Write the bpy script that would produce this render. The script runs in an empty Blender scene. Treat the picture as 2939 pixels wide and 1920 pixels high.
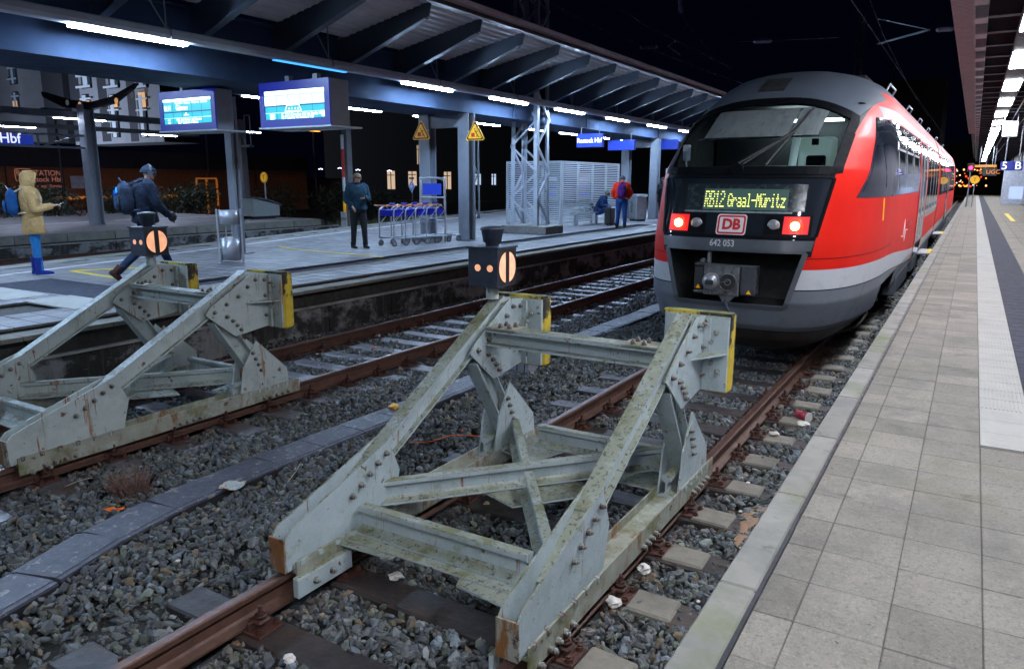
import bpy, bmesh, math, random
import numpy as np
from mathutils import Vector, Matrix
random.seed(7); RNG = np.random.default_rng(7)
R = math.radians; PI = math.pi
C = bpy.context.scene.collection
SC = bpy.context.scene

# ---------------------------------------------------------------- camera
FPX = 2146.0
_Y = np.array([1330.5, 438.0, -FPX]); _Y /= np.linalg.norm(_Y)
_yv = 960 - (FPX * FPX + 1330.5 * (-30.5)) / (-438.0)
_Z = -np.array([-30.5, -(_yv - 960), -FPX]); _Z /= np.linalg.norm(_Z)
_X = np.cross(_Y, _Z)
RC = np.array([_X, _Y, _Z])          # rows: world axes seen from the camera
CAMZ = 2.17
cd = bpy.data.cameras.new('camera'); cam = bpy.data.objects.new('camera', cd); C.objects.link(cam)
cd.sensor_width = 36; cd.lens = 36 * FPX / 2939; cd.clip_end = 900; cd.clip_start = 0.05
m3 = Matrix([list(r) for r in RC])
cam.matrix_world = Matrix.Translation((0, 0, CAMZ)) @ m3.to_4x4()
SC.camera = cam
# ---------------------------------------------------------------- world and exposure
w = bpy.data.worlds.new('World'); SC.world = w; w.use_nodes = True
nt = w.node_tree; bg = nt.nodes['Background']
sky = nt.nodes.new('ShaderNodeTexSky'); sky.sky_type = 'NISHITA'; sky.sun_disc = False
sky.sun_elevation = R(-8); sky.sun_rotation = R(200)
ad = nt.nodes.new('ShaderNodeMix'); ad.data_type = 'RGBA'; ad.blend_type = 'ADD'; ad.inputs[0].default_value = 1.0; ad.inputs[7].default_value = (0.0035, 0.005, 0.021, 1)
nt.links.new(sky.outputs[0], ad.inputs[6]); nt.links.new(ad.outputs[2], bg.inputs[0]); bg.inputs[1].default_value = 0.12
SC.view_settings.view_transform = 'Standard'; SC.view_settings.look = 'None'
SC.view_settings.exposure = 0.22; SC.view_settings.gamma = 1.0; SC.view_settings.use_curve_mapping = False
SC.cycles.use_denoising = True
SC.cycles.max_bounces = 5; SC.cycles.diffuse_bounces = 3; SC.cycles.glossy_bounces = 3
SC.cycles.transmission_bounces = 3; SC.cycles.transparent_max_bounces = 6
SC.cycles.sample_clamp_indirect = 6.0; SC.cycles.caustics_reflective = False; SC.cycles.caustics_refractive = False
SC.cycles.use_light_tree = True
LK = 1.0                              # strength of all platform lamps

def px(x, y, X=None, Y=None, Z=None):
    """world point on a plane behind a point of the photograph (2380 px wide)"""
    k = 2939 / 2380
    c = np.array([(x * k - 1469.5) / FPX, -(y * k - 960) / FPX, -1.0]); r = RC @ c
    if Z is not None: s = (Z - CAMZ) / r[2]
    elif X is not None: s = X / r[0]
    else: s = Y / r[1]
    return Vector((r[0] * s, r[1] * s, CAMZ + r[2] * s))

# ---------------------------------------------------------------- materials
def _n(nt, t, **kw):
    n = nt.nodes.new(t)
    for k, v in kw.items():
        if k.startswith('i_'): n.inputs[int(k[2:]) if k[2:].isdigit() else k[2:]].default_value = v
        else: setattr(n, k, v)
    return n
def c4(c): return (c[0], c[1], c[2], 1)
def ramp(nt, fac, lo, hi, a=(0, 0, 0), b=(1, 1, 1)):
    r = _n(nt, 'ShaderNodeValToRGB'); r.color_ramp.elements[0].position = lo; r.color_ramp.elements[1].position = hi
    r.color_ramp.elements[0].color = c4(a); r.color_ramp.elements[1].color = c4(b)
    nt.links.new(fac, r.inputs[0]); return r.outputs[0]
def mixc(nt, fac, a, b, mode='MIX'):
    m = _n(nt, 'ShaderNodeMix', data_type='RGBA', blend_type=mode)
    for i, v in ((0, fac), (6, a), (7, b)):
        if isinstance(v, (int, float)): m.inputs[i].default_value = v
        elif isinstance(v, tuple): m.inputs[i].default_value = c4(v)
        else: nt.links.new(v, m.inputs[i])
    return m.outputs[2]
def mathn(nt, op, a, b=None, clamp=False):
    m = _n(nt, 'ShaderNodeMath', operation=op, use_clamp=clamp)
    for i, v in ((0, a), (1, b)):
        if v is None: continue
        if isinstance(v, (int, float)): m.inputs[i].default_value = v
        else: nt.links.new(v, m.inputs[i])
    return m.outputs[0]
def noise(nt, vec, scale, detail=4, rough=0.6, dist=0):
    n = _n(nt, 'ShaderNodeTexNoise'); n.inputs['Scale'].default_value = scale; n.inputs['Detail'].default_value = detail
    n.inputs['Roughness'].default_value = rough; n.inputs['Distortion'].default_value = dist
    nt.links.new(vec, n.inputs['Vector']); return n.outputs['Fac']
MATS = {}
def mat(name, base, rough=0.6, metal=0.0, var=0.25, vscale=6.0, bump=0.0, bscale=40.0, stains=(), attr=None,
        coat=0.0, bdist=0.01, spec=0.5, world=False):
    """principled material; stains = list of (colour, noise scale, low, high[, stretch]) painted as real wear"""
    if name in MATS: return MATS[name]
    m = bpy.data.materials.new(name); m.use_nodes = True; nt = m.node_tree; p = nt.nodes['Principled BSDF']
    if world: vec = _n(nt, 'ShaderNodeNewGeometry').outputs['Position']
    else: vec = _n(nt, 'ShaderNodeTexCoord').outputs['Object']
    col = None
    n1 = noise(nt, vec, vscale, 6, 0.65)
    dark = tuple(c * (1 - var) for c in base); light = tuple(min(1, c * (1 + var)) for c in base)
    col = ramp(nt, n1, 0.3, 0.7, dark, light)
    if attr:
        a = _n(nt, 'ShaderNodeAttribute'); a.attribute_name = attr
        col = mixc(nt, 1.0, col, a.outputs['Color'], 'MULTIPLY')
    rg = None
    for k, st in enumerate(stains):
        sv = vec
        if len(st) > 4:
            mp = _n(nt, 'ShaderNodeMapping'); mp.inputs['Scale'].default_value = st[4]; nt.links.new(vec, mp.inputs[0]); sv = mp.outputs[0]
        mp2 = _n(nt, 'ShaderNodeMapping'); mp2.inputs['Location'].default_value = (k * 3.7, k * 1.3, k * 5.1); nt.links.new(sv, mp2.inputs[0])
        f = ramp(nt, noise(nt, mp2.outputs[0], st[1], 7, 0.7), st[2], st[3])
        col = mixc(nt, f, col, st[0])
    nt.links.new(col, p.inputs['Base Color'])
    p.inputs['Metallic'].default_value = metal
    p.inputs['Specular IOR Level'].default_value = spec
    rr = ramp(nt, noise(nt, vec, vscale * 2.3, 4), 0.3, 0.7, (max(0.02, rough - 0.12),) * 3, (min(1, rough + 0.12),) * 3)
    nt.links.new(rr, p.inputs['Roughness'])
    if coat: p.inputs['Coat Weight'].default_value = coat; p.inputs['Coat Roughness'].default_value = 0.06
    if bump:
        b = _n(nt, 'ShaderNodeBump'); b.inputs['Strength'].default_value = min(1, bump); b.inputs['Distance'].default_value = bdist
        nt.links.new(noise(nt, vec, bscale, 5, 0.7), b.inputs['Height']); nt.links.new(b.outputs[0], p.inputs['Normal'])
    MATS[name] = m; return m
def emit(name, col, strength, base=(0.02, 0.02, 0.02)):
    if name in MATS: return MATS[name]
    m = bpy.data.materials.new(name); m.use_nodes = True; p = m.node_tree.nodes['Principled BSDF']
    p.inputs['Base Color'].default_value = c4(base); p.inputs['Emission Color'].default_value = c4(col)
    p.inputs['Emission Strength'].default_value = strength; p.inputs['Roughness'].default_value = 0.4
    MATS[name] = m; return m
def glass(name, tint=(0.02, 0.025, 0.03), rough=0.03, alpha=None, ior=1.45, coat=0.0):
    """dark tinted glass; alpha < 1 lets the inside show"""
    if name in MATS: return MATS[name]
    m = bpy.data.materials.new(name); m.use_nodes = True; nt = m.node_tree; p = nt.nodes['Principled BSDF']
    if alpha is None:
        p.inputs['Base Color'].default_value = c4(tint); p.inputs['Roughness'].default_value = rough
        p.inputs['IOR'].default_value = ior; p.inputs['Coat Weight'].default_value = coat
    else:
        nt.nodes.remove(p); out = nt.nodes['Material Output']
        tr = _n(nt, 'ShaderNodeBsdfTransparent'); tr.inputs[0].default_value = c4(tint)
        gl = _n(nt, 'ShaderNodeBsdfGlossy'); gl.inputs['Roughness'].default_value = rough
        lw = _n(nt, 'ShaderNodeLayerWeight'); pw = mathn(nt, 'POWER', lw.outputs['Facing'], 3.0); pw = mathn(nt, 'MULTIPLY', pw, .6); fr = mathn(nt, 'ADD', pw, (ior - 1) * .15)
        mx = _n(nt, 'ShaderNodeMixShader'); nt.links.new(fr, mx.inputs[0])
        nt.links.new(tr.outputs[0], mx.inputs[1]); nt.links.new(gl.outputs[0], mx.inputs[2]); nt.links.new(mx.outputs[0], out.inputs[0])
    MATS[name] = m; return m

# ---------------------------------------------------------------- mesh builder
class MB:
    def __init__(s): s.v = []; s.f = []; s.mi = []; s.cur = 0; s.smooth = []
    def add(s, verts, faces, smooth=False):
        o = len(s.v); s.v += [tuple(map(float, q)) for q in verts]
        for f in faces: s.f.append(tuple(o + i for i in f)); s.mi.append(s.cur); s.smooth.append(smooth)
        return s
    def box(s, x0, x1, y0, y1, z0, z1, bev=0.0):
        if x0 > x1: x0, x1 = x1, x0
        if y0 > y1: y0, y1 = y1, y0
        if z0 > z1: z0, z1 = z1, z0
        if bev > 0:
            bm = bmesh.new(); bmesh.ops.create_cube(bm, size=1)
            for v in bm.verts: v.co = Vector(((x0 + x1) / 2 + v.co.x * (x1 - x0), (y0 + y1) / 2 + v.co.y * (y1 - y0), (z0 + z1) / 2 + v.co.z * (z1 - z0)))
            bmesh.ops.bevel(bm, geom=bm.edges[:], offset=bev, segments=1, affect='EDGES', profile=0.5)
            bm.verts.index_update(); s.add([v.co for v in bm.verts], [[v.index for v in f.verts] for f in bm.faces]); bm.free(); return s
        return s.add([(x0, y0, z0), (x1, y0, z0), (x1, y1, z0), (x0, y1, z0), (x0, y0, z1), (x1, y0, z1), (x1, y1, z1), (x0, y1, z1)],
                     [(0, 3, 2, 1), (4, 5, 6, 7), (0, 1, 5, 4), (1, 2, 6, 5), (2, 3, 7, 6), (3, 0, 4, 7)])
    def xf(s, start, M):
        for i in range(start, len(s.v)): s.v[i] = tuple(M @ Vector(s.v[i]))
        return s
    def frame(s, a, b, up=(0, 0, 1)):
        a = Vector(a); b = Vector(b); d = (b - a).normalized(); u = Vector(up); sd = d.cross(u)
        if sd.length < 1e-5: sd = d.cross(Vector((1, 0, 0)))
        sd.normalize(); u = sd.cross(d).normalized(); return a, b, d, sd, u
    def sweep(s, prof, a, b, up=(0, 0, 1), smooth=False):
        """closed 2D profile (side, up) carried from a to b"""
        a, b, d, sd, u = s.frame(a, b, up); n = len(prof)
        vs = [a + sd * p[0] + u * p[1] for p in prof] + [b + sd * p[0] + u * p[1] for p in prof]
        fs = [(i, (i + 1) % n, n + (i + 1) % n, n + i) for i in range(n)]
        s.add(vs, fs, smooth); return s.add(vs, [tuple(range(n - 1, -1, -1)), tuple(range(n, 2 * n))])
    def bar(s, a, b, wd, h=None, up=(0, 0, 1)):
        h = wd if h is None else h; w2 = wd / 2; h2 = h / 2
        return s.sweep([(-w2, -h2), (w2, -h2), (w2, h2), (-w2, h2)], a, b, up)
    def ibeam(s, a, b, wd, h, t=0.012, up=(0, 0, 1)):
        w2 = wd / 2; h2 = h / 2; t2 = t / 2
        return s.sweep([(-w2, -h2), (w2, -h2), (w2, -h2 + t), (t2, -h2 + t), (t2, h2 - t), (w2, h2 - t), (w2, h2), (-w2, h2),
                        (-w2, h2 - t), (-t2, h2 - t), (-t2, -h2 + t), (-w2, -h2 + t)], a, b, up)
    def railp(s, a, b, k=1.0, up=(0, 0, 1)):
        P = [(-.0625, 0), (.0625, 0), (.0625, .012), (.02, .028), (.008, .04), (.008, .105), (.030, .118), (.0335, .124),
             (.0335, .148), (.026, .154), (-.026, .154), (-.0335, .148), (-.0335, .124), (-.030, .118), (-.008, .105), (-.008, .04), (-.02, .028), (-.0625, .012)]
        return s.sweep([(p[0] * k, p[1] * k) for p in P], a, b, up)
    def tube(s, pts, rad, n=8, cap=True, ell=None, noise_=0.0, sub=1, closed=False):
        """tube through points; rad number or list; ell = (k side, k up) squash"""
        P = [Vector(p) for p in pts]; rr = list(rad) if hasattr(rad, '__len__') else [rad] * len(P)
        if sub > 1:
            Q = []; Rr = []
            for i in range(len(P) - 1):
                p0 = P[max(i - 1, 0)]; p1 = P[i]; p2 = P[i + 1]; p3 = P[min(i + 2, len(P) - 1)]
                for k in range(sub):
                    t = k / sub; t2 = t * t; t3 = t2 * t
                    Q.append(0.5 * ((2 * p1) + (p2 - p0) * t + (2 * p0 - 5 * p1 + 4 * p2 - p3) * t2 + (3 * p1 - p0 - 3 * p2 + p3) * t3))
                    Rr.append(rr[i] * (1 - t) + rr[i + 1] * t)
            Q.append(P[-1]); Rr.append(rr[-1]); P = Q; rr = Rr
        vs = []; pu = None; m = len(P)
        for i in range(m):
            d = (P[min(i + 1, m - 1)] - P[max(i - 1, 0)]); d = d.normalized() if d.length > 1e-9 else Vector((0, 0, 1))
            if pu is None:
                u = Vector((0, 0, 1)); 
                if abs(d.z) > 0.9: u = Vector((0, 1, 0))
                pu = (u - d * u.dot(d)).normalized()
            else: pu = (pu - d * pu.dot(d)).normalized()
            sd = d.cross(pu)
            e = ell if ell else (1, 1)
            for k in range(n):
                a = 2 * PI * k / n; q = 1 + (random.uniform(-noise_, noise_) if noise_ else 0)
                vs.append(P[i] + (sd * math.cos(a) * e[0] + pu * math.sin(a) * e[1]) * rr[i] * q)
        fs = [(i * n + k, i * n + (k + 1) % n, (i + 1) * n + (k + 1) % n, (i + 1) * n + k) for i in range(m - 1) for k in range(n)]
        s.add(vs, fs, True)
        if cap: s.add([vs[k] for k in range(n)] + [vs[(m - 1) * n + k] for k in range(n)], [tuple(range(n - 1, -1, -1)), tuple(range(n, 2 * n))])
        return s
    def cyl(s, c, r, h, n=16, axis='z', r2=None, smooth=True):
        r2 = r if r2 is None else r2; c = Vector(c); vs = []
        ax = {'x': (Vector((0, 1, 0)), Vector((0, 0, 1)), Vector((1, 0, 0))), 'y': (Vector((0, 0, 1)), Vector((1, 0, 0)), Vector((0, 1, 0))), 'z': (Vector((1, 0, 0)), Vector((0, 1, 0)), Vector((0, 0, 1)))}[axis]
        for q, rad in ((0, r), (1, r2)):
            for k in range(n):
                a = 2 * PI * k / n; vs.append(c + ax[0] * math.cos(a) * rad + ax[1] * math.sin(a) * rad + ax[2] * h * q)
        s.add(vs, [(k, (k + 1) % n, n + (k + 1) % n, n + k) for k in range(n)], smooth)
        return s.add(vs, [tuple(range(n - 1, -1, -1)), tuple(range(n, 2 * n))])
    def rings(s, ring_list, cap=True, smooth=True):
        """list of equally long closed rings"""
        n = len(ring_list[0]); vs = [p for r in ring_list for p in r]; m = len(ring_list)
        s.add(vs, [(i * n + k, i * n + (k + 1) % n, (i + 1) * n + (k + 1) % n, (i + 1) * n + k) for i in range(m - 1) for k in range(n)], smooth)
        if cap: s.add(ring_list[0] + ring_list[-1], [tuple(range(n - 1, -1, -1)), tuple(range(n, 2 * n))])
        return s
    def lathe(s, prof, c=(0, 0, 0), n=20):
        return s.rings([[(c[0] + r * math.cos(2 * PI * k / n), c[1] + r * math.sin(2 * PI * k / n), c[2] + z) for k in range(n)] for r, z in prof])
    def prism(s, poly, a, b, plane='x'):
        """2D polygon given in the plane normal to an axis, extruded from a to b along it"""
        f = {'x': lambda p, t: (t, p[0], p[1]), 'y': lambda p, t: (p[0], t, p[1]), 'z': lambda p, t: (p[0], p[1], t)}[plane]
        n = len(poly); vs = [f(p, a) for p in poly] + [f(p, b) for p in poly]
        return s.add(vs, [(i, (i + 1) % n, n + (i + 1) % n, n + i) for i in range(n)] + [tuple(range(n - 1, -1, -1)), tuple(range(n, 2 * n))])
    def ball(s, c, r, n=10, m=7, k=(1, 1, 1)):
        rg = []
        for j in range(m + 1):
            t = PI * j / m; rg.append([(c[0] + k[0] * r * max(math.sin(t), 0.02) * math.cos(2 * PI * i / n), c[1] + k[1] * r * max(math.sin(t), 0.02) * math.sin(2 * PI * i / n), c[2] - k[2] * r * math.cos(t)) for i in range(n)])
        return s.rings(rg)
    def mesh(s, name, mats):
        me = bpy.data.meshes.new(name); me.from_pydata(s.v, [], s.f)
        for m in (mats if isinstance(mats, (list, tuple)) else [mats]): me.materials.append(m)
        me.polygons.foreach_set('material_index', s.mi); me.polygons.foreach_set('use_smooth', s.smooth)
        me.update(); me.validate()
        bm = bmesh.new(); bm.from_mesh(me); bmesh.ops.recalc_face_normals(bm, faces=bm.faces[:]); bm.to_mesh(me); bm.free()
        return me
    def build(s, name, mats, parent=None, loc=None, **tags):
        return link(name, s.mesh(name, mats), parent, loc, **tags)
def link(name, me, parent=None, loc=None, rotz=None, **tags):
    o = bpy.data.objects.new(name, me); C.objects.link(o)
    if parent: o.parent = parent
    if loc is not None: o.location = loc
    if rotz is not None: o.rotation_euler = (0, 0, rotz)
    for k, v in tags.items(): o[k] = v
    return o
def thing(name, label, cat, loc=(0, 0, 0), rotz=0, group=None, kind=None):
    o = bpy.data.objects.new(name, None); C.objects.link(o); o.location = loc; o.rotation_euler = (0, 0, rotz); o.empty_display_size = 0.2
    o['label'] = label; o['category'] = cat
    if group: o['group'] = group
    if kind: o['kind'] = kind
    return o
def copy_tree(o, parent=None):
    c = o.copy(); C.objects.link(c)
    if parent: c.parent = parent
    for ch in list(o.children): copy_tree(ch, c)
    return c
def text_mesh(s, size, depth=0.004, font_squash=1.0, align='CENTER', bold=0.0):
    cu = bpy.data.curves.new('t', 'FONT'); cu.body = s; cu.size = size; cu.extrude = depth; cu.align_x = align; cu.align_y = 'CENTER'
    cu.offset = bold; cu.resolution_u = 3
    o = bpy.data.objects.new('t', cu); C.objects.link(o); o.scale = (font_squash, 1, 1)
    dg = bpy.context.evaluated_depsgraph_get(); dg.update(); me = bpy.data.meshes.new_from_object(o.evaluated_get(dg))
    me.transform(Matrix.Diagonal((font_squash, 1, 1, 1)))
    bpy.data.objects.remove(o); bpy.data.curves.remove(cu); return me
def text(name, s, size, m, parent, origin, right, up, depth=0.004, squash=1.0, align='CENTER', bold=0.0, **tags):
    """lettering standing on a surface: right and up are the directions of the line and of the letters"""
    me = text_mesh(s, size, depth, squash, align, bold); me.materials.clear(); me.materials.append(m)
    r = Vector(right).normalized(); u = Vector(up).normalized(); n = r.cross(u)
    M = Matrix((r, u, n)).transposed().to_4x4(); M.translation = Vector(origin); me.transform(M)
    return link(name, me, parent, **tags)
def struct(name, mb, m, **tags): return mb.build(name, m, None, kind='structure', **tags)
# ---------------------------------------------------------------- material library
BLK = (0.012, 0.013, 0.015)
m_soil = mat('dark_ground', (0.02, 0.019, 0.018), 0.95, var=0.4, vscale=0.8, world=True)
m_bed = mat('ballast_fines', (0.022, 0.023, 0.023), 0.95, var=0.6, vscale=30, bump=1.0, bscale=60, world=True)
m_stone = mat('ballast_stone', (0.098, 0.106, 0.110), 0.65, var=0.14, vscale=25, bump=0.2, bscale=60, attr='tone', spec=0.3, world=True)
m_rust = mat('rusty_rail_steel', (0.085, 0.04, 0.027), 0.6, var=0.35, vscale=9, bump=0.4, bscale=60, spec=0.5,
             stains=[((0.05, 0.022, 0.014), 5, 0.45, 0.7), ((0.13, 0.065, 0.037), 3, 0.55, 0.75)], world=True)
m_rustdark = mat('dark_rust', (0.055, 0.02, 0.013), 0.6, var=0.4, vscale=20, bump=0.5, bscale=80)
m_railhead = mat('rail_running_surface', (0.13, 0.075, 0.06), 0.38, metal=0.5, var=0.25, vscale=12, stains=[((0.1, 0.035, 0.02), 4, 0.45, 0.65)], world=True)
m_sleeper = mat('stained_timber_sleeper', (0.045, 0.035, 0.033), 0.5, var=0.4, vscale=5, bump=0.6, bscale=30, world=True, spec=0.5,
                stains=[((0.022, 0.02, 0.022), 2.2, 0.4, 0.6), ((0.085, 0.05, 0.03), 3, 0.56, 0.75)])
m_sleeper2 = mat('wet_grey_sleeper', (0.12, 0.115, 0.13), 0.4, var=0.3, vscale=6, bump=0.3, bscale=40, world=True, stains=[((0.08, 0.05, 0.04), 2.5, 0.5, 0.7)])
m_sleepend = mat('pale_sleeper_end', (0.18, 0.168, 0.14), 0.7, var=0.3, vscale=8, bump=0.4, bscale=60, world=True, stains=[((0.06, 0.06, 0.05), 4, 0.5, 0.7)])
m_trough = mat('plastic_trough_cover', (0.075, 0.08, 0.11), 0.5, var=0.2, vscale=8, bump=0.35, bscale=200, world=True,
               stains=[((0.27, 0.26, 0.25), 8, 0.595, 0.615), ((0.3, 0.29, 0.27), 22, 0.62, 0.635)])
m_trside = mat('trough_side', (0.02, 0.02, 0.024), 0.6, var=0.3)
m_cope = mat('coping_concrete', (0.225, 0.22, 0.20), 0.8, var=0.12, vscale=3, bump=0.25, bscale=160, world=True,
             stains=[((0.14, 0.15, 0.14), 2.5, 0.48, 0.75), ((0.14, 0.16, 0.07), 0.9, 0.52, 0.70), ((.10, .10, .09), 7, .58, .7)])
m_paver = mat('paving_slab', (0.215, 0.198, 0.168), 0.85, var=0.12, vscale=2.0, bump=0.3, bscale=220, attr=None, world=True,
              stains=[((0.27, 0.26, 0.235), 85, 0.54, 0.64), ((0.12, 0.115, 0.105), 48, 0.52, 0.70), ((0.07, 0.068, 0.065), 14, 0.67, 0.69), ((0.085, 0.083, 0.08), 110, 0.58, 0.66), ((0.095, 0.095, 0.09), 1.6, 0.5, 0.78), ((0.14, 0.14, 0.085), 1.1, 0.56, 0.8), ((0.10, 0.085, 0.07), 4.5, 0.62, 0.75)], spec=0.25)
m_paver_l = mat('paving_left', (0.19, 0.19, 0.2), 0.5, var=0.1, vscale=1.2, bump=0.2, bscale=120, world=True, attr='tone',
                stains=[((0.12, 0.12, 0.13), 0.8, 0.45, 0.7), ((0.28, 0.28, 0.28), 120, 0.62, 0.7)])
m_joint = mat('dark_joint_sand', (0.075, 0.073, 0.065), 0.9, var=0.4, vscale=30, world=True, stains=[((0.03, 0.05, 0.015), 3, 0.6, 0.7)])
m_white_slab = mat('white_tactile_slab', (0.36, 0.355, 0.33), 0.85, var=0.08, vscale=6, bump=0.15, bscale=120, world=True, stains=[((0.24, 0.24, 0.23), 3, 0.5, 0.8)], spec=0.2)
m_blue_slab = mat('dark_blue_grey_slab', (0.035, 0.038, 0.055), 0.85, var=0.15, vscale=5, bump=0.2, bscale=120, world=True, stains=[((0.06, 0.06, 0.08), 30, 0.5, 0.7)], spec=0.2)
m_rubber = mat('black_joint_seal', (0.02, 0.022, 0.03), 0.5, var=0.3)
m_wallc = mat('mouldy_platform_wall', (0.24, 0.245, 0.25), 0.75, var=0.15, vscale=6, bump=0.3, bscale=60, world=True,
              stains=[((0.022, 0.022, 0.02), 1.3, 0.44, 0.53, (0.5, 1.0, 1.6)), ((0.1, 0.1, 0.1), 8, 0.5, 0.8, (1, 1.2, 0.12))])
m_darkc = mat('mossy_dark_concrete', (0.035, 0.034, 0.03), 0.85, var=0.4, vscale=5, bump=0.4, bscale=60, world=True, stains=[((0.09, 0.085, 0.075), 4, 0.62, 0.8)])
m_ledge = mat('pale_ledge', (0.33, 0.33, 0.32), 0.7, var=0.2, vscale=4, world=True, stains=[((0.1, 0.1, 0.09), 2, 0.5, 0.7)])
m_paint_y = mat('worn_yellow_line', (0.7, 0.5, 0.02), 0.6, var=0.15, vscale=10, stains=[((0.25, 0.22, 0.15), 12, 0.58, 0.7)], world=True)
m_paint_w = mat('white_line', (0.6, 0.6, 0.6), 0.6, var=0.12, vscale=10, world=True)
m_sand = mat('spilled_sand', (0.25, 0.16, 0.10), 0.9, var=0.2, vscale=30, bump=0.5, bscale=150, world=True)

# object-random tint for single slabs
def add_objrand(m, amt=0.1):
    nt = m.node_tree; p = nt.nodes['Principled BSDF']; src = p.inputs['Base Color'].links[0].from_socket
    oi = _n(nt, 'ShaderNodeObjectInfo'); v = mathn(nt, 'MULTIPLY', oi.outputs['Random'], 2 * amt); v = mathn(nt, 'ADD', v, 1 - amt)
    cc = _n(nt, 'ShaderNodeCombineColor'); [nt.links.new(v, cc.inputs[i]) for i in range(3)]
    nt.links.new(mixc(nt, 1.0, src, cc.outputs[0], 'MULTIPLY'), p.inputs['Base Color'])
for q in (m_paver, m_cope, m_trough, m_sleeper, m_wallc): add_objrand(q, 0.13)

ZP = 0.55; ZS = -0.175; ZB = -0.21      # platform top, sleeper top, ballast surface
XC1 = -2.354; XC2 = -6.87
def tone_attr(me, vals):
    a = me.color_attributes.new('tone', 'FLOAT_COLOR', 'POINT'); a.data.foreach_set('color', np.asarray(vals, dtype=np.float32).ravel())

# ---------------------------------------------------------------- ground
g = MB(); g.add([(-300, -60, -0.62), (200, -60, -0.62), (200, 700, -0.62), (-300, 700, -0.62)], [(0, 1, 2, 3)])
struct('ground', g, m_soil)
g = MB()
nx, ny = 60, 90
xs = np.linspace(-8.6, -0.74, nx); ys = np.concatenate([np.linspace(0.2, 12, 60), np.linspace(12.5, 130, 30)])
vs = [(x, y, ZB - 0.02 + 0.012 * math.sin(x * 5 + y) + random.uniform(-.01, .01)) for y in ys for x in xs]
g.add(vs, [(j * nx + i, j * nx + i + 1, (j + 1) * nx + i + 1, (j + 1) * nx + i) for j in range(ny - 1) for i in range(nx - 1)])
g.box(-23.1, -15.0, -2, 130, -0.6, ZB)
g.box(-60, -23.1, 24.5, 130, -0.6, ZB + 0.02)
struct('ballast_bed', g, m_bed)

# ballast stones: real angular stones, one object
def stones(name, regions, label=None, dz=0.0):
    ico = bmesh.new(); bmesh.ops.create_icosphere(ico, subdivisions=1, radius=1.0)
    bv = np.array([v.co[:] for v in ico.verts]); bf = np.array([[v.index for v in f.verts] for f in ico.faces]); ico.free()
    vars_ = []
    for k in range(14):
        v = bv * RNG.uniform(0.6, 1.2, (len(bv), 1)); v = v * np.array([1.1, RNG.uniform(.55, .9), RNG.uniform(.42, .7)]); vars_.append(v)
    V = []; F = []; T = []; o = 0
    for (x0, x1, y0, y1, dens, size, reject, zf) in regions:
        n = int((x1 - x0) * (y1 - y0) * dens)
        X = RNG.uniform(x0, x1, n); Y = RNG.uniform(y0, y1, n)
        keep = np.array([not reject(a, b) for a, b in zip(X, Y)]) if reject else np.ones(n, bool)
        X = X[keep]; Y = Y[keep]; n = len(X)
        S = size * RNG.lognormal(0, 0.28, n).clip(.5, 1.8)
        # random rotations
        q = RNG.normal(size=(n, 4)); q /= np.linalg.norm(q, axis=1)[:, None]; a, b, c, d = q.T
        RM = np.stack([1 - 2 * (c * c + d * d), 2 * (b * c - a * d), 2 * (b * d + a * c), 2 * (b * c + a * d), 1 - 2 * (b * b + d * d), 2 * (c * d - a * b), 2 * (b * d - a * c), 2 * (c * d + a * b), 1 - 2 * (b * b + c * c)], 1).reshape(n, 3, 3)
        vi = RNG.integers(0, len(vars_), n); BV = np.stack([vars_[i] for i in vi])
        P = np.einsum('nij,nkj->nki', RM, BV) * S[:, None, None]
        Z = np.full(n, ZB + dz) + S * 0.15 + RNG.uniform(-0.012, 0.02, n)
        if zf: Z += np.array([zf(a_, b_) for a_, b_ in zip(X, Y)])
        P += np.stack([X, Y, Z], 1)[:, None, :]
        V.append(P.reshape(-1, 3)); F.append((bf[None] + (o + np.arange(n) * len(bv))[:, None, None]).reshape(-1, 3)); o += n * len(bv)
        g_ = RNG.lognormal(0, 0.38, n).clip(.35, 2.6); hue = RNG.random(n)
        col = np.stack([g_, g_, g_, np.ones(n)], 1)
        br = hue > 0.93; col[br, 0] *= 1.35; col[br, 2] *= 0.65
        for xr in (XC1 - .7525, XC1 + .7525, XC2 - .7525, XC2 + .7525):
            w_ = np.exp(-((X - xr) / .17) ** 2) * RNG.uniform(.2, 1, n); col[:, 0] *= 1 + .25 * w_; col[:, 1] *= 1 - .22 * w_; col[:, 2] *= 1 - .42 * w_; col[:, :3] *= (1 - .35 * w_)[:, None]
        bl = (hue < 0.25); col[bl, 2] *= 1.12; col[bl, 0] *= 0.9
        gr = (hue > .25) & (hue < .4); col[gr, 1] *= 1.08; col[gr, 2] *= .88
        T.append(np.repeat(col, len(bv), 0))
    V = np.concatenate(V); F = np.concatenate(F); T = np.concatenate(T)
    me = bpy.data.meshes.new(name); me.vertices.add(len(V)); me.vertices.foreach_set('co', V.astype(np.float32).ravel())
    me.loops.add(len(F) * 3); me.loops.foreach_set('vertex_index', F.astype(np.int32).ravel())
    me.polygons.add(len(F)); me.polygons.foreach_set('loop_start', np.arange(len(F), dtype=np.int32) * 3); me.polygons.foreach_set('loop_total', np.full(len(F), 3, np.int32))
    me.polygons.foreach_set("use_smooth", np.zeros(len(F), bool)); me.update(); tone_attr(me, T); me.materials.append(m_stone)
    ob = link(name, me); ob['kind'] = 'stuff'
    if label: ob['label'] = label; ob['category'] = 'ballast'
    return ob
SPY = [3.03 - 0.645 * 3 + 0.645 * k for k in range(48)]            # sleepers of the near track (y)
SPY2 = [6.77 - 0.56 * 10 + 0.56 * k for k in range(60)]          # sleepers of the other track
def near(y, arr, h):
    k = round((y - arr[0]) / (arr[1] - arr[0])); return 0 <= k < len(arr) and abs(y - arr[k]) < h
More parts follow.
